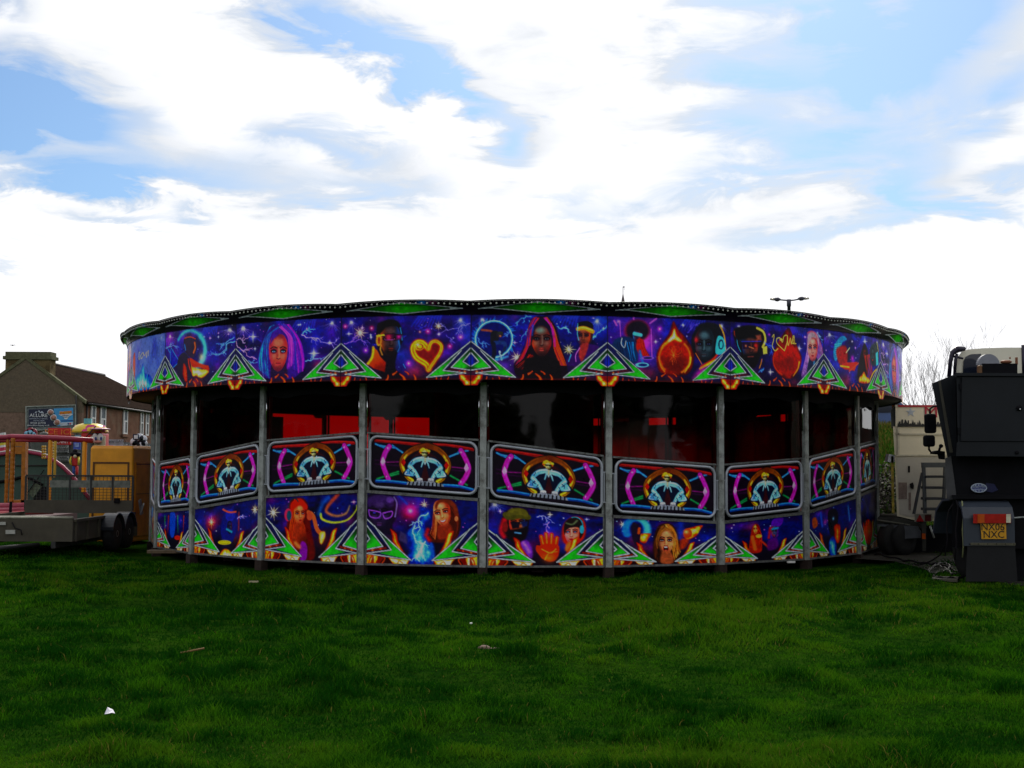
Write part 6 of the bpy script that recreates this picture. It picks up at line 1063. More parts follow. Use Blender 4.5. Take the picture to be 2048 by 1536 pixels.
rf_ = empty('framed_figure', Vector((at(59, 870, 35).x, 35, 0)), 'pale blue shape in a scalloped red surround above the play frame', 'sign'); b = on(rf_)
for (x, y, r) in ((54, 866, 7), (60, 862, 7), (66, 864, 7), (69, 868, 4), (50, 870, 4)): b.lathe(at(x, y, 35), [(r*35/FPX, 0), (r*35/FPX, .05+.002*r)], 'Y', 14)
b.build('surround', mat('dark red surround', (.20, .012, .03), .5), rf_); b = on(rf_)
for (x, y, r) in ((53, 867, 5), (60, 865.5, 5.2), (66, 868, 4.2), (69, 871, 3)): b.lathe(at(x, y, 34.95), [(r*35/FPX, 0), (r*35/FPX, .04+.002*r)], 'Y', 14)
b.build('blue_shape', mat('pale blue board', (.16, .38, .52), .5, 0, .2, 6), rf_); tubepx(rf_, 'post', [(60, 872), (60, 960)], 35.1, .03, M_PIPE)
sc_ = empty('striped_toy_rack', Vector((at(2, 890, 33).x, 33, 0)), 'red, white and green striped rack at the far left', 'toy rack'); 
for k, (y0, y1, m) in enumerate(((866, 870, M_PRW), (870, 874, mat('green cloth', (.05, .30, .05), .6)), (886, 891, MATS['yellow cloth']), (891, 895, M_PRW), (895, 903, mat('crimson cloth', (.45, .02, .06), .6)), (903, 906, M_PRW))): plate(sc_, 'stripe', [(-12, y0+2), (8, y0-1), (8, y1-1), (-12, y1+2)], 33-.02*k, m, .12)
tubepx(sc_, 'post', [(0, 866), (0, 1000)], 33.2, .04, M_PIPE)

# ------------------------------------------------------------------ plant trailer on the left
M_TRL = mat('weathered galvanised side', (.062, .054, .038), .7, .05, .25, 4, .15, .3, dirt=(.06, .052, .042)); M_TRD = mat('dark trailer steel', (.030, .030, .030), .6, .2, .3, 5); M_TYRE = mat('tyre rubber', (.012, .012, .013), .75, 0, .3, 10, .2, .2); M_RIM = mat('wheel steel', (.22, .23, .23), .35, .6, .3, 8)
TX1 = at(145, 1060, 22.5).x; TX0 = TX1-2.3; TF, TB = 22.5, 26.1
tr = empty('plant_trailer', ((TX0+TX1)/2, TF, 0), 'grey galvanised plant trailer with twin wheels and raised mesh ramp', 'trailer')
zt0 = at(60, 1034, TF).z; zb0 = at(60, 1083, TF).z
b = on(tr); b.span((TX0, TF, zb0), (TX1, TF+.05, zt0-.03)); b.build('headboard', M_TRL, tr)
b = on(tr); b.tube([(TX0, TF+.02, zt0-.01), (TX1, TF+.02, zt0-.01)], .03, 8); b.build('top_rail', mat('bright rail', (.36, .35, .28), .4, .5, .3, 9), tr)  # top rail coloured much lighter than the boards
b = on(tr); b.span((TX1-.05, TF+.05, zb0), (TX1, TB, zt0-.04))
for k in range(6): b.span((TX1, TF+.12+k*.62, zb0), (TX1+.035, TF+.2+k*.62, zt0-.05))
b.span((TX1, TF+.05, zt0-.09), (TX1+.05, TB, zt0-.04)); b.build('side_board', M_TRL, tr); b = on(tr); b.span((TX0, TF+.05, zb0), (TX0+.05, TB, zt0-.04)); b.build('side_board', M_TRL, tr)
b = on(tr); b.span((TX0+.05, TF+.05, zb0), (TX1-.05, TB, zb0+.06)); b.span((TX0+.3, TF, zb0-.12), (TX0+.38, TB, zb0)); b.span((TX1-.38, TF, zb0-.12), (TX1-.3, TB, zb0)); b.build('floor', M_TRD, tr)
tx = (TX0+TX1)/2-.05
b = on(tr); b.tube([(tx-.6, TF, zb0-.05), (tx, TF-1.0, zb0-.08)], .04, 6); b.tube([(tx+.6, TF, zb0-.05), (tx, TF-1.0, zb0-.08)], .04, 6); b.box((tx, TF-1.05, zb0-.05), (.12, .35, .1)); b.box((tx, TF-1.25, zb0), (.07, .2, .08)); b.build('drawbar', M_TRD, tr)
b = on(tr); b.tube([(tx+.12, TF-.85, .2), (tx+.12, TF-.85, .85)], .03, 8); jw = b.build('jockey_stand', M_STEEL, tr); b = on(tr); b.lathe((tx+.08, TF-.85, .11), [(.03, 0), (.11, .005), (.11, .075), (.03, .08)], 'X', 14); b.build('jockey_wheel', M_TYRE, jw)
for (x, y, r) in ((45, 1095, .10), (20, 1108, .14)): pass
plate(tr, 'plate_label', [(11, 1060), (30, 1060), (30, 1068), (11, 1068)], TF-.03, mat('dull white label', (.36, .36, .33), .6), .02); plate(tr, 'plate_label', [(-4, 1044), (11, 1044), (11, 1050), (-4, 1050)], TF-.03, MATS['dull white label'], .02)
on(tr).tube([at(24, 1045, TF-.03), at(30, 1056, TF-.05), at(42, 1060, TF-.05), at(44, 1070, TF-.06)], .012, 5).build('cable', M_BLACK, tr)
for yy in (24.35, 25.12):
    b = on(tr); b.lathe((TX1+.02, yy, .33), [(.2, 0), (.315, .01), (.33, .05), (.33, .16), (.315, .2), (.2, .205)], 'X', 26); w = b.build('wheel', M_TYRE, tr); b = on(tr); b.lathe((TX1+.17, yy, .33), [(.0, .03), (.06, .06), (.08, .03), (.17, .02), (.195, .045), (.205, .04), (.205, 0)], 'X', 22); b.build('rim', M_RIM, w)
    b = on(tr); arcp = [(TX1+.0, yy+.39*math.cos(R(t)), .36+.37*math.sin(R(t))) for t in range(8, 173, 11)]
    b.prism(arcp+[(TX1, yy+.37*math.cos(R(t)), .36+.35*math.sin(R(t))) for t in range(172, 7, -11)], (.26, 0, 0)); b.build('mudguard', mat('black plastic mudguard', (.018, .020, .026), .32, 0, .2, 4), tr)
b = on(tr); b.prism([(TX1, TB-.35, zt0-.05), (TX1, TB+.1, zt0-.28), (TX1, TB+.1, zb0-.1), (TX1, TB-.35, zb0-.1)], (.06, 0, 0)); b.build('rear_post', M_TRD, tr)
rx0, rx1 = TX0+.05, TX1-.02; zr0, zr1 = zt0-.02, at(200, 950, TB).z; ry = TB-.02
b = on(tr)
for x in (rx0, rx0+.46, rx0+.92, rx0+1.36, rx1-.42, rx1): b.span((x-.02, ry-.015, zr0), (x+.02, ry+.015, zr1-.02))
b.span((rx0, ry-.02, zr1-.04), (rx1, ry+.02, zr1)); rm = b.build('ramp', M_TRD, tr)
b = on(tr)
for k in range(30): x = rx0+(rx1-rx0)*k/29; b.span((x-.004, ry-.004, zr0+.2), (x+.004, ry+.004, zr1-.03))
for k in range(9): z = zr0+.2+(zr1-zr0-.2)*k/9; b.span((rx0, ry+.004, z-.004), (rx1, ry+.01, z+.004))
b.build('mesh', M_TRD, rm); b = on(tr); b.span((rx0, ry-.03, zr0-.05), (rx1, ry-.02, zr0+.22)); b.build('ramp_plate', M_TRL, rm); b = on(tr); b.span((rx0+.5, ry-.008, zr0+.48), (rx1-.05, ry-.005, zr0+.63)); b.build('mesh_strip', mat('pale strip', (.14, .15, .13), .6, 0, .4, 9), rm)
on(tr).box(at(234, 1001, TB-.06), (.12, .06, .1), rz=.1).build('latch', M_BLACK, tr)

# ------------------------------------------------------------------ generator lorry on the right
M_LORRY = mat('dark grey lorry paint', (.010, .012, .016), .55, 0, .25, 1.4, .05, .2, dirt=(.010, .011, .013)); M_LORRY2 = mat('black chassis', (.006, .006, .008), .8, 0, .3, 4, 0, .1); M_GUARD = mat('blue grey mudguard', (.034, .042, .058), .38, 0, .15, 3)
M_CABW = mat('cream cab paint', (.74, .71, .58), .4, 0, .06, 1)
LY = 18.2
ly = empty('generator_lorry', Vector((at(2000, 1100, LY).x, LY, 0)), 'dark grey generator lorry with cream cab, seen from behind', 'lorry')
ly['run'] = .40
def lq(name, l, Y, m, t, parent=None): return plate(ly, name, l, Y, m, t, parent)
x0 = at(1911, 800, LY+.25).x
xR = 2190
lq('body', [(1925, 751), (xR, 752), (xR, 914), (1916, 912), (1913, 760), (1912, 746), (1925, 746)], LY+.04, M_LORRY, 2.6)
lq('roof_edge', [(1911, 745.5), (xR, 747), (xR, 753), (1911, 751.5)], LY-.02, M_LORRY, .06)
d = lq('door', [(1924, 754), (xR-8, 755), (xR-8, 882), (1922, 882)], LY+.005, M_LORRY, .04)
b = on(ly); [b.prism(quad(ly, l, LY-.002), (0, .03, 0)) for l in ([(1920.5, 767), (1924, 767), (1924, 779), (1920.5, 779)], [(1917, 856), (1922, 856), (1922, 868), (1917, 868)])]; b.build('hinge', M_LORRY2, d)
b = on(ly); b.lathe(at(2039.5, 816, LY-.02), [(.04, 0), (.04, .03)], 'Y', 14); lk = b.build('lock', M_LORRY2, d); b = on(ly); b.lathe(at(2040.5, 818.5, LY-.03), [(.01, 0), (.01, .01)], 'Y', 10); b.build('keyhole', M_CHROME, lk)
lq('side_wing', [(1863.5, 767), (1911, 748), (1914, 912), (1911, 960), (1904, 962), (1898, 930)], LY+.4, M_LORRY, 1.6); lq('wing_edge', [(1876.5, 763), (1881, 762), (1906, 905), (1899, 905)], LY+.385, mat('lighter edge strip', (.055, .052, .040), .5), .02)
lq('lower_beam', [(1914, 884), (xR, 885), (xR, 914), (1912, 912)], LY+.02, M_LORRY, .3)
b = on(ly); b.lathe(at(2034.5, 905, LY), [(.028, 0), (.028, .03)], 'Y', 12); b.build('plug', M_LORRY2, ly)
lq('chassis', [(1902, 912), (xR, 914), (xR, 1100), (1905, 1095)], LY+.3, M_LORRY2, 2.4)
lq('cross_member', [(1903, 990), (2070, 991), (2070, 998), (1905, 998)], LY+.15, M_LORRY2, .2)
lq('sloping_panel', [(1890, 917), (1902, 912), (1912, 985), (1912, 1000), (1893, 998)], LY+.28, mat('grey leg panel', (.05, .05, .055), .6), .5)
# oval badge
bc = at(1957, 976, LY+.28); M_BADGE = mat('pale blue badge', (.36, .42, .52), .4, 0, .1, 4); M_BLU = mat('deep blue badge', (.008, .012, .16), .4)
b = on(ly); N_ = 40; er = [(bc.x+.118*math.cos(2*PI*j/N_), bc.y-.012, bc.z+.066*math.sin(2*PI*j/N_)) for j in range(N_)]; b.prism(er, (0, .01, 0)); bd = b.build('badge', M_BLU, ly)
b = on(ly); b.tube([(p[0]-(p[0]-bc.x)*.06, bc.y-.016, p[2]-(p[2]-bc.z)*.06) for p in er], .0085, 6, closed=True)
for s in (-1, 1):
    b.tube([(bc.x-.10, bc.y-.016, bc.z+s*.027), (bc.x+.10, bc.y-.016, bc.z+s*.027)], .006, 5)
    for dx_ in (-.055, 0, .055): b.tube([(bc.x+dx_*1.05, bc.y-.016, bc.z+s*.022), (bc.x+dx_*.72, bc.y-.016, bc.z+s*(.06 if dx_ == 0 else .055))], .006, 5)
b.build('globe_lines', M_BADGE, bd); text('badge_lettering', 'FAMCLAN', .036, bc-Vector((0, .016, 0)), FRONT, M_BADGE, ly, 1.05, .001, spacing=1.1)
lq('blue_glaze', [(1972, 966), (1988, 968), (1996, 980), (1984, 985), (1970, 982)], LY+.285, mat('blue painted patch', (.004, .006, .05), .4), .01)
# wheel, mudguard, flap
for dx_ in (0, .28):
    b = on(ly); wc = at(1925, 1080, LY+.75)+Vector((dx_, 0, 0)); wc.z = .50; b.lathe(wc, [(.28, 0), (.47, .01), (.5, .05), (.5, .22), (.47, .26), (.28, .265)], 'X', 30); w = b.build('wheel', M_TYRE, ly); b = on(ly); b.lathe(wc+Vector((-.004, 0, 0)), [(.0, .05), (.1, .03), (.13, .02), (.27, .01), (.285, .02)], 'X', 22); b.build('rim', M_TRD, w)
gx0, gx1 = at(1927, 1040, LY).x, at(2029, 1040, LY).x; gz1 = at(1960, 998, LY).z; gz0 = at(1960, 1092, LY).z
prof = [(LY+1.35, gz1-.55), (LY+1.2, gz1-.2), (LY+.9, gz1-.03), (LY+.5, gz1), (LY+.22, gz1-.03), (LY+.07, gz1-.12), (LY+.0, gz1-.28), (LY, gz0), (LY+.03, gz0), (LY+.03, gz1-.29), (LY+.1, gz1-.15), (LY+.25, gz1-.06), (LY+.5, gz1-.03), (LY+.88, gz1-.06), (LY+1.17, gz1-.23), (LY+1.32, gz1-.57)]
b = on(ly); b.prism([(gx0, y, z) for y, z in prof], (gx1-gx0, 0, 0)); mg = b.build('mudguard', M_GUARD, ly)
lq('mudflap', [(1935, 1090), (2030, 1091), (2035, 1163), (1931, 1163)], LY+.01, mat('rubber mudflap', (.007, .0075, .009), .8, 0, .25, 6), .03)
lq('flap_strip', [(1941, 1085.5), (2031, 1086), (2031, 1091), (1941, 1090.5)], LY-.015, mat('tan clamp strip', (.075, .07, .045), .6, 0, .4, 12), .02)
b = on(ly); [b.lathe(at(x, 1088, LY-.022), [(.007, 0), (.007, .012)], 'Y', 8) for x in (1940, 1957, 1975, 1993, 2011, 2028)]; b.build('bolts', M_LORRY2, ly)
tl = lq('tail_light', [(1946.5, 1028), (2022, 1028), (2022, 1046.5), (1946.5, 1046.5)], LY-.06, mat('red lens', (.34, .012, .008), .2, 0, .2, 12), .06); lq('indicator', [(1955, 1028.6), (1969, 1028.6), (1969, 1046), (1955, 1046)], LY-.066, mat('amber lens', (.42, .07, .008), .2), .02, tl); lq('reverse_lens', [(2012.5, 1028.3), (2021.5, 1028.3), (2021.5, 1045.5), (2012.5, 1045.5)], LY-.066, mat('white lens', (.50, .48, .36), .2), .02, tl)
b = on(ly); b.tube([at(2022, 1036, LY+.1), at(2060, 1033.5, LY+.2)], .012, 6); b.build('pipe', M_STEEL, ly)
np_ = lq('number_plate', [(1961, 1046.8), (2012, 1046.8), (2013, 1078), (1963, 1078)], LY-.03, mat('yellow plate', (.56, .27, .012), .4, 0, .08, 9), .015); M_PLK = mat('plate black', (.010, .009, .009), .5)
text('plate_lettering', 'NX06', .142, at(1985.5, 1054.5, LY-.034), FRONT, M_PLK, ly, .98, .001); text('plate_lettering', 'NXC', .142, at(1987.5, 1069.5, LY-.034), FRONT, M_PLK, ly, 1.0, .001)
b = on(ly); [b.lathe(at(x, y, LY-.036), [(.006, 0), (.006, .006)], 'Y', 8) for x, y in ((1966, 1063), (2008, 1062))]; b.build('screw', M_PLK, np_)
lq('inner_guard', [(2030, 1003), (xR, 1004), (xR, 1165), (2030, 1165)], LY+.45, M_LORRY2, .6)
# cables hooked at the wheel
for j, (l, m) in enumerate((([(1913, 1001), (1916, 1015), (1914, 1035), (1911, 1060), (1913, 1085), (1910, 1120)], 'g'), ([(1924, 1002), (1927, 1030), (1925, 1060), (1927, 1090), (1925, 1115)], 'y'), ([(1906, 1008), (1898, 1020), (1893, 1045), (1895, 1080), (1890, 1112)], 'g'))):
    o = tubepx(ly, 'hung_cable', l, LY-.02+.12*j, .010, M_BLACK if m == 'g' else mat('pale cable', (.20, .21, .10), .5))
# cab
CY = LY+2.9
def cq(name, l, Y, m, t, parent=None): return plate(ly, name, l, Y, m, t, parent)
cabp = [(1913, 752), (1913, 728), (1916, 713), (1923, 704), (1935, 699), (1965, 696.5), (2010, 695), (2060, 695), (2130, 697), (2150, 712), (2155, 930), (1913, 930)]
cb_ = cq('cab', cabp, CY, M_CABW, 1.9); cq('rear_window', [(1925, 756), (1927, 722), (1932, 713), (1942, 708.5), (1962, 707.5), (1962, 756)], CY-.02, M_GLASSD, .03, cb_)
b = on(ly); b.tube([at(x, y, CY-.1) for x, y in ((1898, 754), (1901, 722), (1905, 706), (1914, 698.5), (1930, 697.5))], [.035, .035, .045, .06, .035], 8); b.tube([at(x, y, CY-.1) for x, y in ((1909, 752), (1911, 720), (1914, 708))], .028, 8); b.tube([at(x, y, CY-.1) for x, y in ((1908, 713), (1926, 717))], .02, 6); b.build('exhaust_frame', mat('purple black pipe', (.016, .012, .028), .35, .3), ly)
b = on(ly); b.tube([at(x, y, CY) for x, y in ((2046, 690), (2048, 756))], .03, 8); b.build('stack', MATS['purple black pipe'], ly)
dc = at(1978, 729, CY-.5); b = on(ly); b.prism([(dc.x+.18*math.cos(R(t)), dc.y, dc.z-.005+.18*math.sin(R(t))) for t in range(0, 181, 12)], (0, .1, 0)); b.build('intake_disc', mat('grey disc', (.22, .23, .27), .5, 0, .12, 6), ly)
cq('intake_box', [(1964, 727), (2035, 727), (2035, 760), (1964, 760)], CY-.55, M_LORRY2, .35)
b = on(ly); b.ball(at(2012, 724, CY-.5), (.10, .08, .035), 12, 6); b.ball(at(2020, 716, CY-.5), (.014, .014, .02), 8, 5); b.box(at(2033, 722, CY-.5), (.03, .04, .12)); b.build('rust_lamp', mat('orange brown fitting', (.20, .07, .03), .6, 0, .3, 12), ly); b = on(ly); b.rbox(at(1959, 740, CY-.55), (.07, .1, .16), .03); b.build('brown_bottle', mat('brown bottle', (.13, .06, .02), .4), ly)
mr = MB(ly.location)
b = on(ly); b.rbox(at(1860.5, 847, CY-.4), (.185, .12, .325), .04); mi = b.build('mirror', M_LORRY2, ly); b = on(ly); b.rbox(at(1858, 882, CY-.4), (.185, .12, .19), .04); b.build('mirror', M_LORRY2, ly)
b = on(ly); b.tube([at(x, y, CY-.35) for x, y in ((1876, 812), (1866, 813), (1860, 818), (1860, 830))], .016, 6); b.tube([at(x, y, CY-.35) for x, y in ((1858, 890), (1858, 899), (1863, 906), (1886, 908))], .018, 6); b.prism([at(x, y, CY-.35) for x, y in ((1864, 908), (1869, 902), (1876, 901), (1890, 903), (1890, 919), (1882, 918), (1880, 909))], (0, .12, 0)); b.tube([at(1878, 902, CY-.35), at(1881, 892, CY-.35)], .02, 6); b.ball(at(1882, 892, CY-.38), (.038, .02, .034), 10, 6); b.build('mirror_arm', M_LORRY2, ly)

# ------------------------------------------------------------------ kiosk trailer, steps, bits on the right
M_CREAMK = mat('cream kiosk panel', (.64, .58, .45), .5, 0, .07, 1.5, 0, .3, dirt=(.56, .50, .38)); M_GREYK = mat('grey kiosk door', (.40, .37, .325), .55, 0, .12, 2, 0, .3)
KY = 24.2
kk = empty('kiosk_trailer', Vector((at(1840, 1040, KY).x, KY, 0)), 'cream kiosk trailer with star, red letter and black skyline on its sign', 'kiosk trailer'); kk['run'] = .325
kp = lambda n, l, Y, m, t, p=None: plate(kk, n, l, Y, m, t, p)
kp('body', [(1786, 853), (1960, 853), (1960, 1042), (1836, 1042), (1794, 1032), (1790, 925)], KY, M_CREAMK, 2.4)
sb = kp('sign_box', [(1791, 810), (1960, 810), (1960, 853), (1791, 853)], KY-.02, M_CREAMK, 1.2); kp('red_stripe', [(1796, 810), (1960, 810), (1960, 814), (1796, 814)], KY-.04, mat('crimson stripe', (.36, .008, .02), .45), .02, sb)
sc2 = at(1821.5, 824.5, KY-.03); b = on(kk); b.prism([(sc2.x+(.098 if j % 2 == 0 else .04)*math.sin(PI*j/5), sc2.y, sc2.z+(.098 if j % 2 == 0 else .04)*math.cos(PI*j/5)) for j in range(10)], (0, .01, 0)); b.build('star', mat('pale grey star', (.40, .44, .50), .5), sb)
text('lettering', 'M', .30, at(1862, 825.5, KY-.035), FRONT, mat('crimson letter', (.33, .006, .03), .45), kk, 1.25, .004)
sk = [(1795.5, 853.5)]; hs = [(1796, 846.5), (1798, 846.5), (1798, 843), (1801, 843), (1801, 847), (1802.5, 847), (1803, 839.5), (1804.5, 838.5), (1806, 839.5), (1806.5, 847), (1808.5, 845), (1810, 840), (1811, 838.5), (1812, 840), (1814, 845), (1815.5, 846), (1816, 840.5), (1818, 840.5), (1818.3, 848), (1820, 846.5), (1822, 847), (1823, 848), (1825, 844), (1826.3, 839.5), (1827.2, 844), (1828, 849), (1828.5, 844.5), (1830.5, 845), (1831.5, 849.5), (1833, 848), (1834.5, 849.5), (1835, 845), (1837, 845), (1837.5, 850), (1839, 840), (1841, 845), (1842.5, 850), (1844, 847), (1850, 849), (1853, 845), (1860, 848), (1868, 844), (1873, 849), (1875, 843.5), (1877.5, 843.5), (1878, 849), (1880, 845), (1883, 849), (1900, 846), (1960, 849)]
kp('skyline', sk+hs+[(1960, 853.5)], KY-.035, mat('black film', (.010, .010, .012), .5), .012, sb)
b = on(kk); [b.prism(quad(kk, l, KY-.03), (0, .03, 0)) for l in ([(1793, 866.5), (1960, 867.5), (1960, 870.5), (1793, 869.5)], [(1791, 909), (1960, 909), (1960, 912), (1791, 912)], [(1795, 855), (1799, 855), (1799, 909), (1795, 909)])]; b.build('trim', mat('bright cream trim', (.47, .43, .34), .45), kk)
dk = kp('service_door', [(1792.5, 914), (1960, 914), (1960, 1036), (1836, 1036), (1799, 1029)], KY-.012, M_GREYK, .02)
kp('vent_grille', [(1797, 965), (1814, 965), (1814, 998), (1797, 998)], KY-.022, mat('brown grille', (.17, .125, .11), .7, 0, .3, 20, .5), .02, dk); kp('narrow_vent', [(1817, 985), (1822, 985), (1822, 1020), (1817, 1020)], KY-.022, MATS['brown grille'], .02, dk); kp('handle_recess', [(1816, 932), (1820, 932), (1820, 945), (1816, 945)], KY-.024, M_BLACK, .02, dk)
b = on(kk); b.prism(quad(kk, [(1820, 968), (1826, 965), (1828, 972), (1827, 978), (1822, 976)], KY-.05), (0, .04, 0)); b.build('lock', M_BLACK, dk)
kp('corner_strip', [(1782, 912), (1787, 912), (1789, 1028), (1784, 1025)], KY+.1, mat('yellow red chevron strip', (.40, .30, .05), .5, 0, .75, 11), .06); b = on(kk); b.box(at(1780, 917, KY+.2), (.13, .2, .15), ry=.25); b.build('white_lamp_box', MATS['white board'], kk)
kp('side_window_frame', [(1781, 820), (1790, 812), (1790, 853), (1783, 856)], KY+.15, mat('grey frame', (.16, .17, .16), .5), .5)
kp('deck', [(1755, 1036), (1800, 1036), (1846, 1049), (1846, 1057), (1755, 1046)], KY-.2, mat('dark deck', (.04, .04, .036), .95, 0, .3, 4, 0, .0), 2.2)
b = on(kk); b.tube([at(1755, 1040, KY-.25), at(1820, 1050, KY-.25)], .016, 6); b.build('deck_edge', mat('worn pale edge', (.09, .09, .07), .5), kk)
gm = kp('mudguard', [(1755, 1048), (1836, 1053), (1842, 1066), (1842, 1076), (1818, 1077), (1796, 1078), (1792, 1056), (1755, 1052)], KY-.28, mat('blue grey steel guard', (.060, .066, .080), .5), .5)
for px in (1770, 1791):
    wc = at(px, 1080, KY+.05); wc.z = .31; b = on(kk); b.lathe(wc-Vector((0, .12, 0)), [(.17, 0), (.30, .01), (.31, .05), (.31, .17), (.30, .21), (.17, .22)], ax=(.55, -.83, 0), n=26); w = b.build('wheel', M_TYRE, kk); b = on(kk); b.lathe(wc+Vector((.55, -.83, 0))*.09-Vector((0, .12, 0)), [(.17, .11), (.16, .125), (.08, .10), (.05, .12), (0, .12)], ax=(.55, -.83, 0), n=18); b.build('rim', M_RIM, w)
kp('dark_underbody', [(1800, 1056), (1960, 1056), (1960, 1104), (1812, 1104)], KY+.5, M_LORRY2, 1.2)
bd2 = kp('light_board', [(1829, 1028), (1863.5, 1028), (1863.5, 1043), (1829, 1043)], KY-.35, mat('grey board', (.24, .23, .20), .6), .02); kp('reflector_triangle', [(1832, 1043), (1839.5, 1028.5), (1848, 1043)], KY-.365, mat('red reflector', (.30, .008, .012), .3), .012, bd2); kp('tail_lamp', [(1850, 1030), (1862, 1030), (1862, 1042), (1850, 1042)], KY-.37, mat('dark red lamp', (.10, .008, .012), .3), .02, bd2); kp('amber_lamp', [(1844, 1067), (1851, 1067), (1851, 1078), (1844, 1078)], KY-.36, MATS['amber lens'], .03)
kp('leg_post', [(1843, 1043), (1853, 1043), (1852, 1102), (1845, 1102)], KY-.34, MATS['dark deck'], .06)
b = on(kk); b.tube([at(1860, 1052, KY-.4), at(1868, 1076, KY-.4)], .02, 6); b.build('prop_stay', M_STEEL, kk)
sp = empty('access_steps', Vector((at(1868, 1040, KY-.5).x, KY-.5, 0)), 'grey metal access steps leaning against the cream kiosk', 'steps'); q = lambda n, l, Y, m, t: plate(sp, n, l, Y, m, t)
M_STEP = mat('grey step steel', (.085, .092, .105), .5, .3, .2, 6)
q('side_rail', [(1845, 925), (1851, 925), (1854, 1027), (1848, 1027)], KY-.55, M_STEP, .06); q('side_rail', [(1889, 925), (1894, 925), (1890, 1040), (1884, 1040)], KY-.55, M_STEP, .06); q('top_bar', [(1845, 925), (1894, 925), (1894, 935), (1845, 935)], KY-.56, M_STEP, .08)
for y in (951, 973, 995, 1016): q('tread', [(1852, y), (1889, y), (1889, y+5), (1852, y+5)], KY-.62, mat('dark tread', (.035, .037, .045), .6), .3)
q('brace', [(1843, 945), (1847, 945), (1831, 1028), (1826, 1028)], KY-.57, MATS['dark tread'], .05)
# steel post by the ride and hard standing
hs_ = [(at(1712, 1128, 1).x, 0)]
GPLAN = lambda px, py: at(px, py, 1.)
def gpt(px, py):                                    # ground point seen at a photo pixel
    d = at(px, py, 1.)-Vector((0, 0, EYE)); t = EYE/-d.z; return Vector((d.x*t, d.y*t, 0))
M_HARD = mat('damp hard standing', (.040, .038, .032), .85, 0, .4, 1.6, .3, .05, dirt=(.065, .064, .06))
b = MB(); b.add([tuple(gpt(x, y)+Vector((0, 0, .012))) for x, y in ((1710, 1118), (1790, 1124), (1850, 1140), (1905, 1162), (2120, 1178), (2400, 1120), (2300, 1072), (1745, 1078))], [tuple(range(8))]); b.f = [b.f[0]] if True else 0
tag(b.build('hardstanding', M_HARD), 'patch of damp grey hard standing', kind='structure')
# coiled cables
def cable(name, l, r, m, lab, dz=0.): 
    pts = spl([tuple(gpt(x, y)) for x, y in l], False, 6); return tag(MB().tube([(p[0], p[1], .03+dz+.03*abs(math.sin(i*.9))) for i, p in enumerate(pts)], r, 6).build(name, m), lab, 'cable')
cable('power_cable', [(1750, 1112), (1800, 1124), (1850, 1132), (1885, 1136), (1930, 1158), (1900, 1163), (1868, 1160), (1880, 1150), (1925, 1156)], .018, M_BLACK, 'black power cable snaking to a loop beside the lorry wheel')
cable('coiled_cable', [(1860, 1150), (1872, 1138), (1890, 1134), (1900, 1142), (1886, 1152), (1864, 1155), (1858, 1148), (1874, 1140), (1892, 1146), (1905, 1158)], .014, mat('grey cable', (.035, .035, .03), .6), 'grey cable coiled on the hard standing in front of the lorry', .02)
o = tag(on(type('o', (), {'location': Vector((0, 0, 0))})).tube([at(1893, 1085, 19.4), at(1880, 1110, 19.9), at(1862, 1122, 20.6), at(1840, 1130, 21.3), at(1825, 1128, 21.8)], .012, 6).build('hanging_cable', M_BLACK), 'thin dark cable drooping from the lorry to the kiosk trailer', 'cable')
tag(MB().add([tuple(gpt(x, y)+Vector((0, 0, z))) for z in (.015, .05) for x, y in ((1866, 1158), (1918, 1160), (1915, 1166), (1864, 1164))], [(3, 2, 1, 0), (4, 5, 6, 7), (0, 1, 5, 4), (1, 2, 6, 5), (2, 3, 7, 6), (3, 0, 4, 7)]).build('wooden_board', mat('weathered board', (.06, .056, .04), .8, 0, .35, 9, .3, dirt=(.06, .055, .045))), 'weathered grey board lying under the coiled cable', 'board')

# ------------------------------------------------------------------ beyond: lamp, church, bank, trees, car, shed, bird
M_LAMPP = mat('lamp column grey', (.06, .06, .085), .5, .2)
lp = at(1578, 625, 48); lamp = empty('street_lamp', (lp.x, 48, 0), 'double armed street lamp rising behind the ride', 'street lamp'); b = on(lamp); zt_ = at(1578, 600, 48).z; b.tube([(lp.x, 48, 2), (lp.x, 48, zt_-.25), (lp.x, 48, zt_-.25), (lp.x, 48, zt_+.02)], [.09, .065, .085, .085], 8); b.build('column', M_LAMPP, lamp)
for s, tip, hd0 in ((-1, 1540, 1557), (1, 1618, 1600)):
    y_ = 598.5 if s < 0 else 597; b = on(lamp); b.tube([at(1578, 601, 48), at(1578+s*10, 600.3, 48), at(hd0, y_+.8, 48)], .03, 6); b.build('arm', M_LAMPP, lamp)
    b = on(lamp); c0, c1 = at(hd0-s*4, y_+.6, 48), at(hd0+s*9, y_, 48); b.tube([c0, lerp(c0, c1, .4), lerp(c0, c1, .75), c1], [.035, .085, .075, .04], 10); h_ = b.build('head', M_LAMPP, lamp); b = on(lamp); b.tube([c1, at(tip, y_-.3, 48)], [.055, .035], 8); b.build('glass', mat('lamp glass', (.50, .46, .38), .2), h_)
sx = at(1246, 590, 170); ch_ = empty('church_spire', (sx.x, 170, 0), 'pointed church spire with weather vane far behind the ride', 'church'); M_SPIRE = mat('dark spire stone', (.06, .045, .05), .8); b = on(ch_); zt2 = at(1246, 587, 170).z
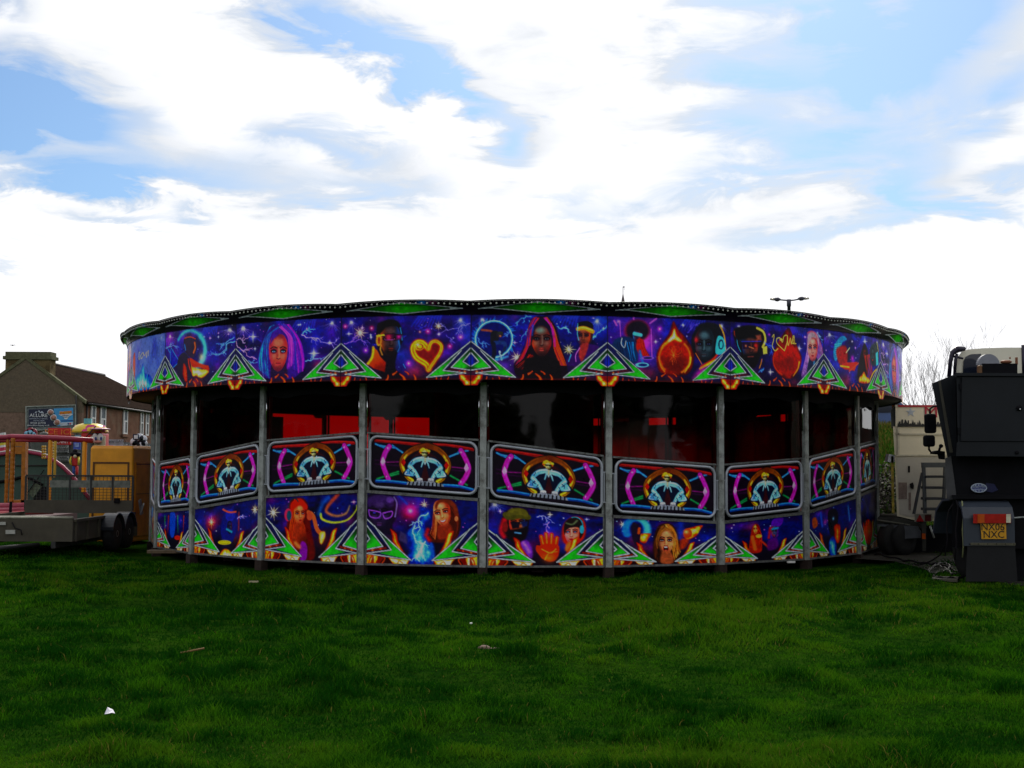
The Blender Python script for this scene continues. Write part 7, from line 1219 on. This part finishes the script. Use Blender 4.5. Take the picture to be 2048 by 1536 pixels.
b.lathe((sx.x, 170, 0), [(2.5, 0), (2.5, 13), (2.3, 13.05), (0.03, zt2)], 'Z', 8); b.build('spire', M_SPIRE, ch_); b = on(ch_); b.tube([(sx.x, 170, zt2-.2), (sx.x, 170, at(1246, 573, 170).z)], .045, 5); v_ = b.build('vane_rod', M_SPIRE, ch_); b = on(ch_); b.box((sx.x+.1, 170, at(1246, 574, 170).z), (.28, .04, .16)); b.box((sx.x+.2, 170, at(1246, 578, 170).z), (.14, .04, .08)); b.build('vane', M_SPIRE, v_)
bk = MB(); 
# dark scrub at the foot of the bank
def scrub(name, c, rad, n, m, seed, lab, leaf=.10):
    rs = random.Random(seed); b = MB(c); C = Vector(c)
    for _ in range(n):
        t = Vector((rs.gauss(0, 1), rs.gauss(0, 1), rs.gauss(0, 1))).normalized()*rs.random()**.4; p = C+Vector((t.x*rad[0], t.y*rad[1], rad[2]*(t.z*.5+.5)*(.75+.5*rs.random()))); d = Vector((rs.uniform(-1, 1), rs.uniform(-1, 1), rs.uniform(-1, 1))).normalized()*leaf*rs.uniform(.5, 1.3); e = d.cross(Vector((rs.uniform(-1, 1), rs.uniform(-1, 1), 1))).normalized()*leaf*.5
        b.add([p-d, p+e, p+d, p-e], [(0, 1, 2, 3)])
    o = b.build(name, m); return tag(o, lab, 'shrub')
M_SCRUB = mat('dark winter scrub', (.030, .024, .014), .8, 0, .7, 1.2); M_BANKG = mat('tussock bank grass', (.11, .105, .015), .85, 0, .6, 2.2, .6, .1, dirt=(.05, .048, .012))
scrub('bramble_bush', tuple(Vector((at(1772, 1000, 35).x, 35, 0))), (1.3, 1.4, 1.75), 2600, M_SCRUB, 3, 'dark leafless bramble in the gap below the grassy bank', .07)
bx = MB(); rs = random.Random(4)
for _ in range(9000):
    x, y = rs.uniform(10.4, 17), rs.uniform(33, 54); z = float(bank(x, y)); a = rs.random()*6.28; h = rs.uniform(.06, .22); w = .02
    bx.add([(x-w*math.cos(a), y-w*math.sin(a), z-.02), (x+w*math.cos(a), y+w*math.sin(a), z-.02), (x+rs.uniform(-.1, .1), y+rs.uniform(-.1, .1), z+h)], [(0, 1, 2)])
tag(bx.build('bank_grass', M_BANKG), 'yellow green rough grass on the bank', 'grass', kind='stuff')
cy = 53; car = empty('parked_car', Vector((at(1766, 845, cy).x, cy, 3.2)), 'blue car with pale roof parked on top of the bank', 'car')
b = on(car); pr = [(-1.9, .35), (-1.95, .7), (-1.2, .82), (-.6, 1.32), (.7, 1.36), (1.35, .9), (1.95, .8), (2.0, .4)]; b.prism([(car.location.x+p[0], cy, 3.1+p[1]) for p in pr], (0, 1.7, 0)); b.build('body', mat('blue car paint', (.05, .10, .26), .2, 0, .15, 2, 0, .6), car)
b = on(car); b.prism([(car.location.x+p[0], cy-.02, 3.1+p[1]) for p in ((-1.05, .85), (-.52, 1.25), (.62, 1.28), (1.15, .9))], (0, .03, 0)); b.build('side_window', M_GLASSD, car)
for s in (-1.25, 1.25): b = on(car); b.lathe((car.location.x+s, cy-.05, 3.1+.32), [(.2, 0), (.31, .01), (.31, .2), (.2, .21)], 'Y', 18); b.build('wheel', M_TYRE, car)
b = on(car); b.tube([(car.location.x+p[0], cy-.03, 3.1+p[1]+.03) for p in ((-1.2, .84), (-.6, 1.34), (.7, 1.38), (1.35, .92))], .03, 6); b.build('roof_trim', mat('pale roof trim', (.45, .47, .5), .3), car)
sh = empty('dark_shed', Vector((at(1770, 830, 58).x, 58, 3)), 'dark clad shed with pale roof edge beyond the parked car', 'shed'); b = on(sh); b.span((at(1745, 830, 58).x, 58, 2.8), (at(1800, 830, 58).x, 62, at(1770, 817, 58).z)); b.build('wall', mat('dark ribbed cladding', (.022, .024, .034), .6, 0, .35, 7, 0, .3, stretch=(6, 6, .2)), sh); b = on(sh); b.prism([at(x, y, 57.8) for x, y in ((1742, 819), (1798, 813), (1798, 816), (1742, 819.8))], (0, 4.4, 0)); b.build('roof', mat('white roof edge', (.62, .62, .62), .5), sh)
M_BARK = mat('bare bark', (.045, .038, .036), .85, 0, .3, 9)
def bare_tree(base, H, seed, lab, stems, lean=0.):
    rs = random.Random(seed); root = empty('bare_tree', base, lab, 'tree'); tb_, cb2 = on(root), on(root)
    def grow(p, d, L, r, depth, B_):
        pts = [p]; rs_ = [r]; n = 5
        for k in range(n): d = (d+Vector((rs.gauss(0, .09), rs.gauss(0, .09), rs.gauss(.035, .05)))).normalized(); p = p+d*L/n; pts.append(p); rs_.append(r*(1-.62*(k+1)/n))
        B_.tube(pts, rs_, 5 if depth else 7, cap=False)
        if depth < 4:
            for k in range(rs.choice((3, 4, 4)) if depth < 2 else rs.choice((2, 3))):
                i = rs.randint(2, n); ang = rs.random()*6.28; sd = Vector((math.cos(ang), math.sin(ang)*.6, .0)); grow(pts[i], (d*1.0+sd*rs.uniform(.28, .62)+Vector((0, 0, .35))).normalized(), L*rs.uniform(.45, .72), max(rs_[i]*.60, .0055), depth+1, cb2)
    B0 = Vector(base)
    for k in range(stems): a = 2*PI*k/stems+rs.random(); grow(B0+Vector((math.cos(a)*.15, math.sin(a)*.15, 0)), Vector((math.cos(a)*.30+lean, math.sin(a)*.2, 1)).normalized(), H*rs.uniform(.42, .55), H*.0085, 0, tb_)
    tb_.build('trunk', M_BARK, root); cb2.build('crown', M_BARK, root); return root
for (px, Y, top, seed, st_, lab, ln) in ((1851, 70, 688, 3, 4, 'bare multi stemmed tree rising behind the cream kiosk', -.12), (1886, 74, 682, 8, 4, 'slim bare tree partly hidden behind the lorry cab', 0.), (1822, 82, 720, 14, 2, 'thin bare sapling next to the right end of the ride', -.05)):
    p = at(px, 870, Y); bare_tree((p.x, Y, 2.6), (at(px, top, Y).z-2.6)*1.02, seed, lab, st_, ln)
bp = at(25, 690.5, 60); b = MB(bp); b.ball(bp, (.04, .09, .03), 10, 6)
for s in (-1, 1): b.add([bp+Vector((s*.02, -.03, 0)), bp+Vector((s*.09, 0, .03)), bp+Vector((s*.17, .03, .0)), bp+Vector((s*.02, .035, 0))], [(0, 1, 2, 3)])
tag(b.build('bird', M_BLACK), 'small dark bird flying over the chimney', 'bird')
# ------------------------------------------------------------------ litter on the grass
def gz(px, py): p = gpt(px, py); p.z = float(hgt(np.array([p.x]), np.array([p.y]))[0])+.02; return p
p = gz(217, 1458)+Vector((0, 0, .04)); b = MB(p); b.add([p+Vector(v) for v in ((-.022, -.02, .01), (.0, -.03, .015), (.025, -.02, .02), (.036, .01, .01), (.016, .03, .03), (-.016, .02, .048), (.005, .0, .03), (-.02, -.01, .02), (.04, .0, .0))], [(0, 1, 6, 5), (1, 2, 4, 6), (2, 3, 4), (5, 6, 4), (0, 5, 4, 3), (0, 3, 2, 1)]); tag(b.build('crumpled_paper', mat('crumpled white paper', (.72, .70, .78), .7, 0, .15, 30)), 'crumpled white paper lying in the grass at lower left', 'litter')
p = gz(975, 1304)-Vector((0, 0, .032)); b = MB(p); b.ball(p+Vector((-.03, 0, .01)), (.06, .05, .032), 12, 7); b.ball(p+Vector((.07, .01, .0)), (.08, .05, .02), 12, 6); tag(b.build('flat_stone', mat('pinkish stone', (.16, .10, .08), .85, 0, .3, 20, .4)), 'flat pinkish stone in the middle of the lawn', 'stone')
p = gz(942, 1260)+Vector((0, 0, .02)); tag(MB(p).box(p+Vector((0, 0, .05)), (.022, .02, .014), rz=.4).build('filter_tip', mat('white scrap', (.72, .72, .70), .7)), 'tiny white scrap on the grass in front of the ride', 'litter')
p = gz(383, 1311); tag(MB(p).tube([p+Vector((-.09, -.03, .02)), p+Vector((0, 0, .035)), p+Vector((.10, .05, .05))], .009, 6).build('dead_stick', mat('dry brown stick', (.18, .10, .03), .8)), 'short brown stick in the grass on the left', 'stick')
p = gz(507, 1174); tag(MB(p).box(p+Vector((0, 0, .03)), (.13, .03, .02), rz=.1).build('wood_splinter', mat('pale splinter wood', (.40, .36, .22), .8)), 'pale wood splinter near the foot of the ride', 'litter')
p = gpt(1582, 1131); p.z = .06; tag(MB(p).box(p, (.14, .05, .03), rz=.05).build('white_scrap', MATS['white scrap']), 'white scrap under the right edge of the ride', 'litter')
p = gpt(340, 1112); tag(MB(p).box(p+Vector((0, .2, .07)), (.9, .25, .05), rz=.08).build('timber_plank', mat('dull plank', (.11, .075, .045), .8, 0, .3, 9)), 'dull timber plank lying under the left edge of the ride', 'plank')
# ------------------------------------------------------------------ houses behind the photographer, trees added to block mirrored sky (seen mirrored in the windows)
def house(c, w, d, h, rz, m, lab):
    o = empty('bungalow', c, lab, 'house', rz=rz); b = MB(); b.span((-w/2, -d/2, 0), (w/2, d/2, h)); b.build('wall', m, o); b = MB(); e = .4; hh = h+1.7; b.add([(-w/2-e, -d/2-e, h), (w/2+e, -d/2-e, h), (w/2+e, d/2+e, h), (-w/2-e, d/2+e, h), (-w/2+d/2, 0, hh), (w/2-d/2, 0, hh)], [(0, 1, 5, 4), (1, 2, 5), (2, 3, 4, 5), (3, 0, 4), (3, 2, 1, 0)]); b.build('roof', M_SLATE, o)
    for x in (-w*.3, 0, w*.3):
        b = MB(); b.span((x-.6, -d/2-.04, h*.35), (x+.6, -d/2+.02, h*.8)); q = b.build('window', M_WHITE, o); b = MB(); b.span((x-.5, -d/2-.06, h*.37), (x+.5, -d/2-.035, h*.78)); b.build('pane', M_GLASSD, q)
M_RENDER = mat('buff render', (.20, .17, .13), .9, 0, .15, 3)
house((-40, 2, 0), 10, 7, 4.2, R(75), M_RENDER, 'buff bungalow with hipped roof across the field to the left')
house((-8, -42, 0), 11, 7, 4.2, R(170), M_RENDER, 'buff bungalow with hipped roof straight behind the photographer'); house((34, -22, 0), 12, 7, 4.4, R(235), M_RENDER, 'buff bungalow with hipped roof across the field to the right')
M_LEAF = mat('dull evergreen leaves', (.020, .036, .014), .8, 0, .5, 2)
rs = random.Random(9)
for k in range(48):  # trees added out of view to keep bright sky from the window reflections
    a = R(31+k*7.4+rs.uniform(-2, 2)) if k < 41 else R(306+(k-41)*3.9); dd = rs.uniform(50, 62); c = (math.sin(a)*dd, math.cos(a)*dd, 0); hgt_ = rs.uniform(6.5, 9.)
    root = empty('added_evergreen', c, 'dark evergreen in the tree line behind the photographer', 'tree', 'tree line behind the photographer'); b = on(root); b.tube([Vector(c), Vector(c)+Vector((0, 0, hgt_*.5))], [.18, .1], 7); b.build('trunk', M_BARK, root)
    s = scrub('crown', (c[0], c[1], .4), (3.0, 3.0, hgt_), 1500, M_LEAF, 40+k, None, .6); del s['category']; s.parent = root; s.location = (0, 0, .4)
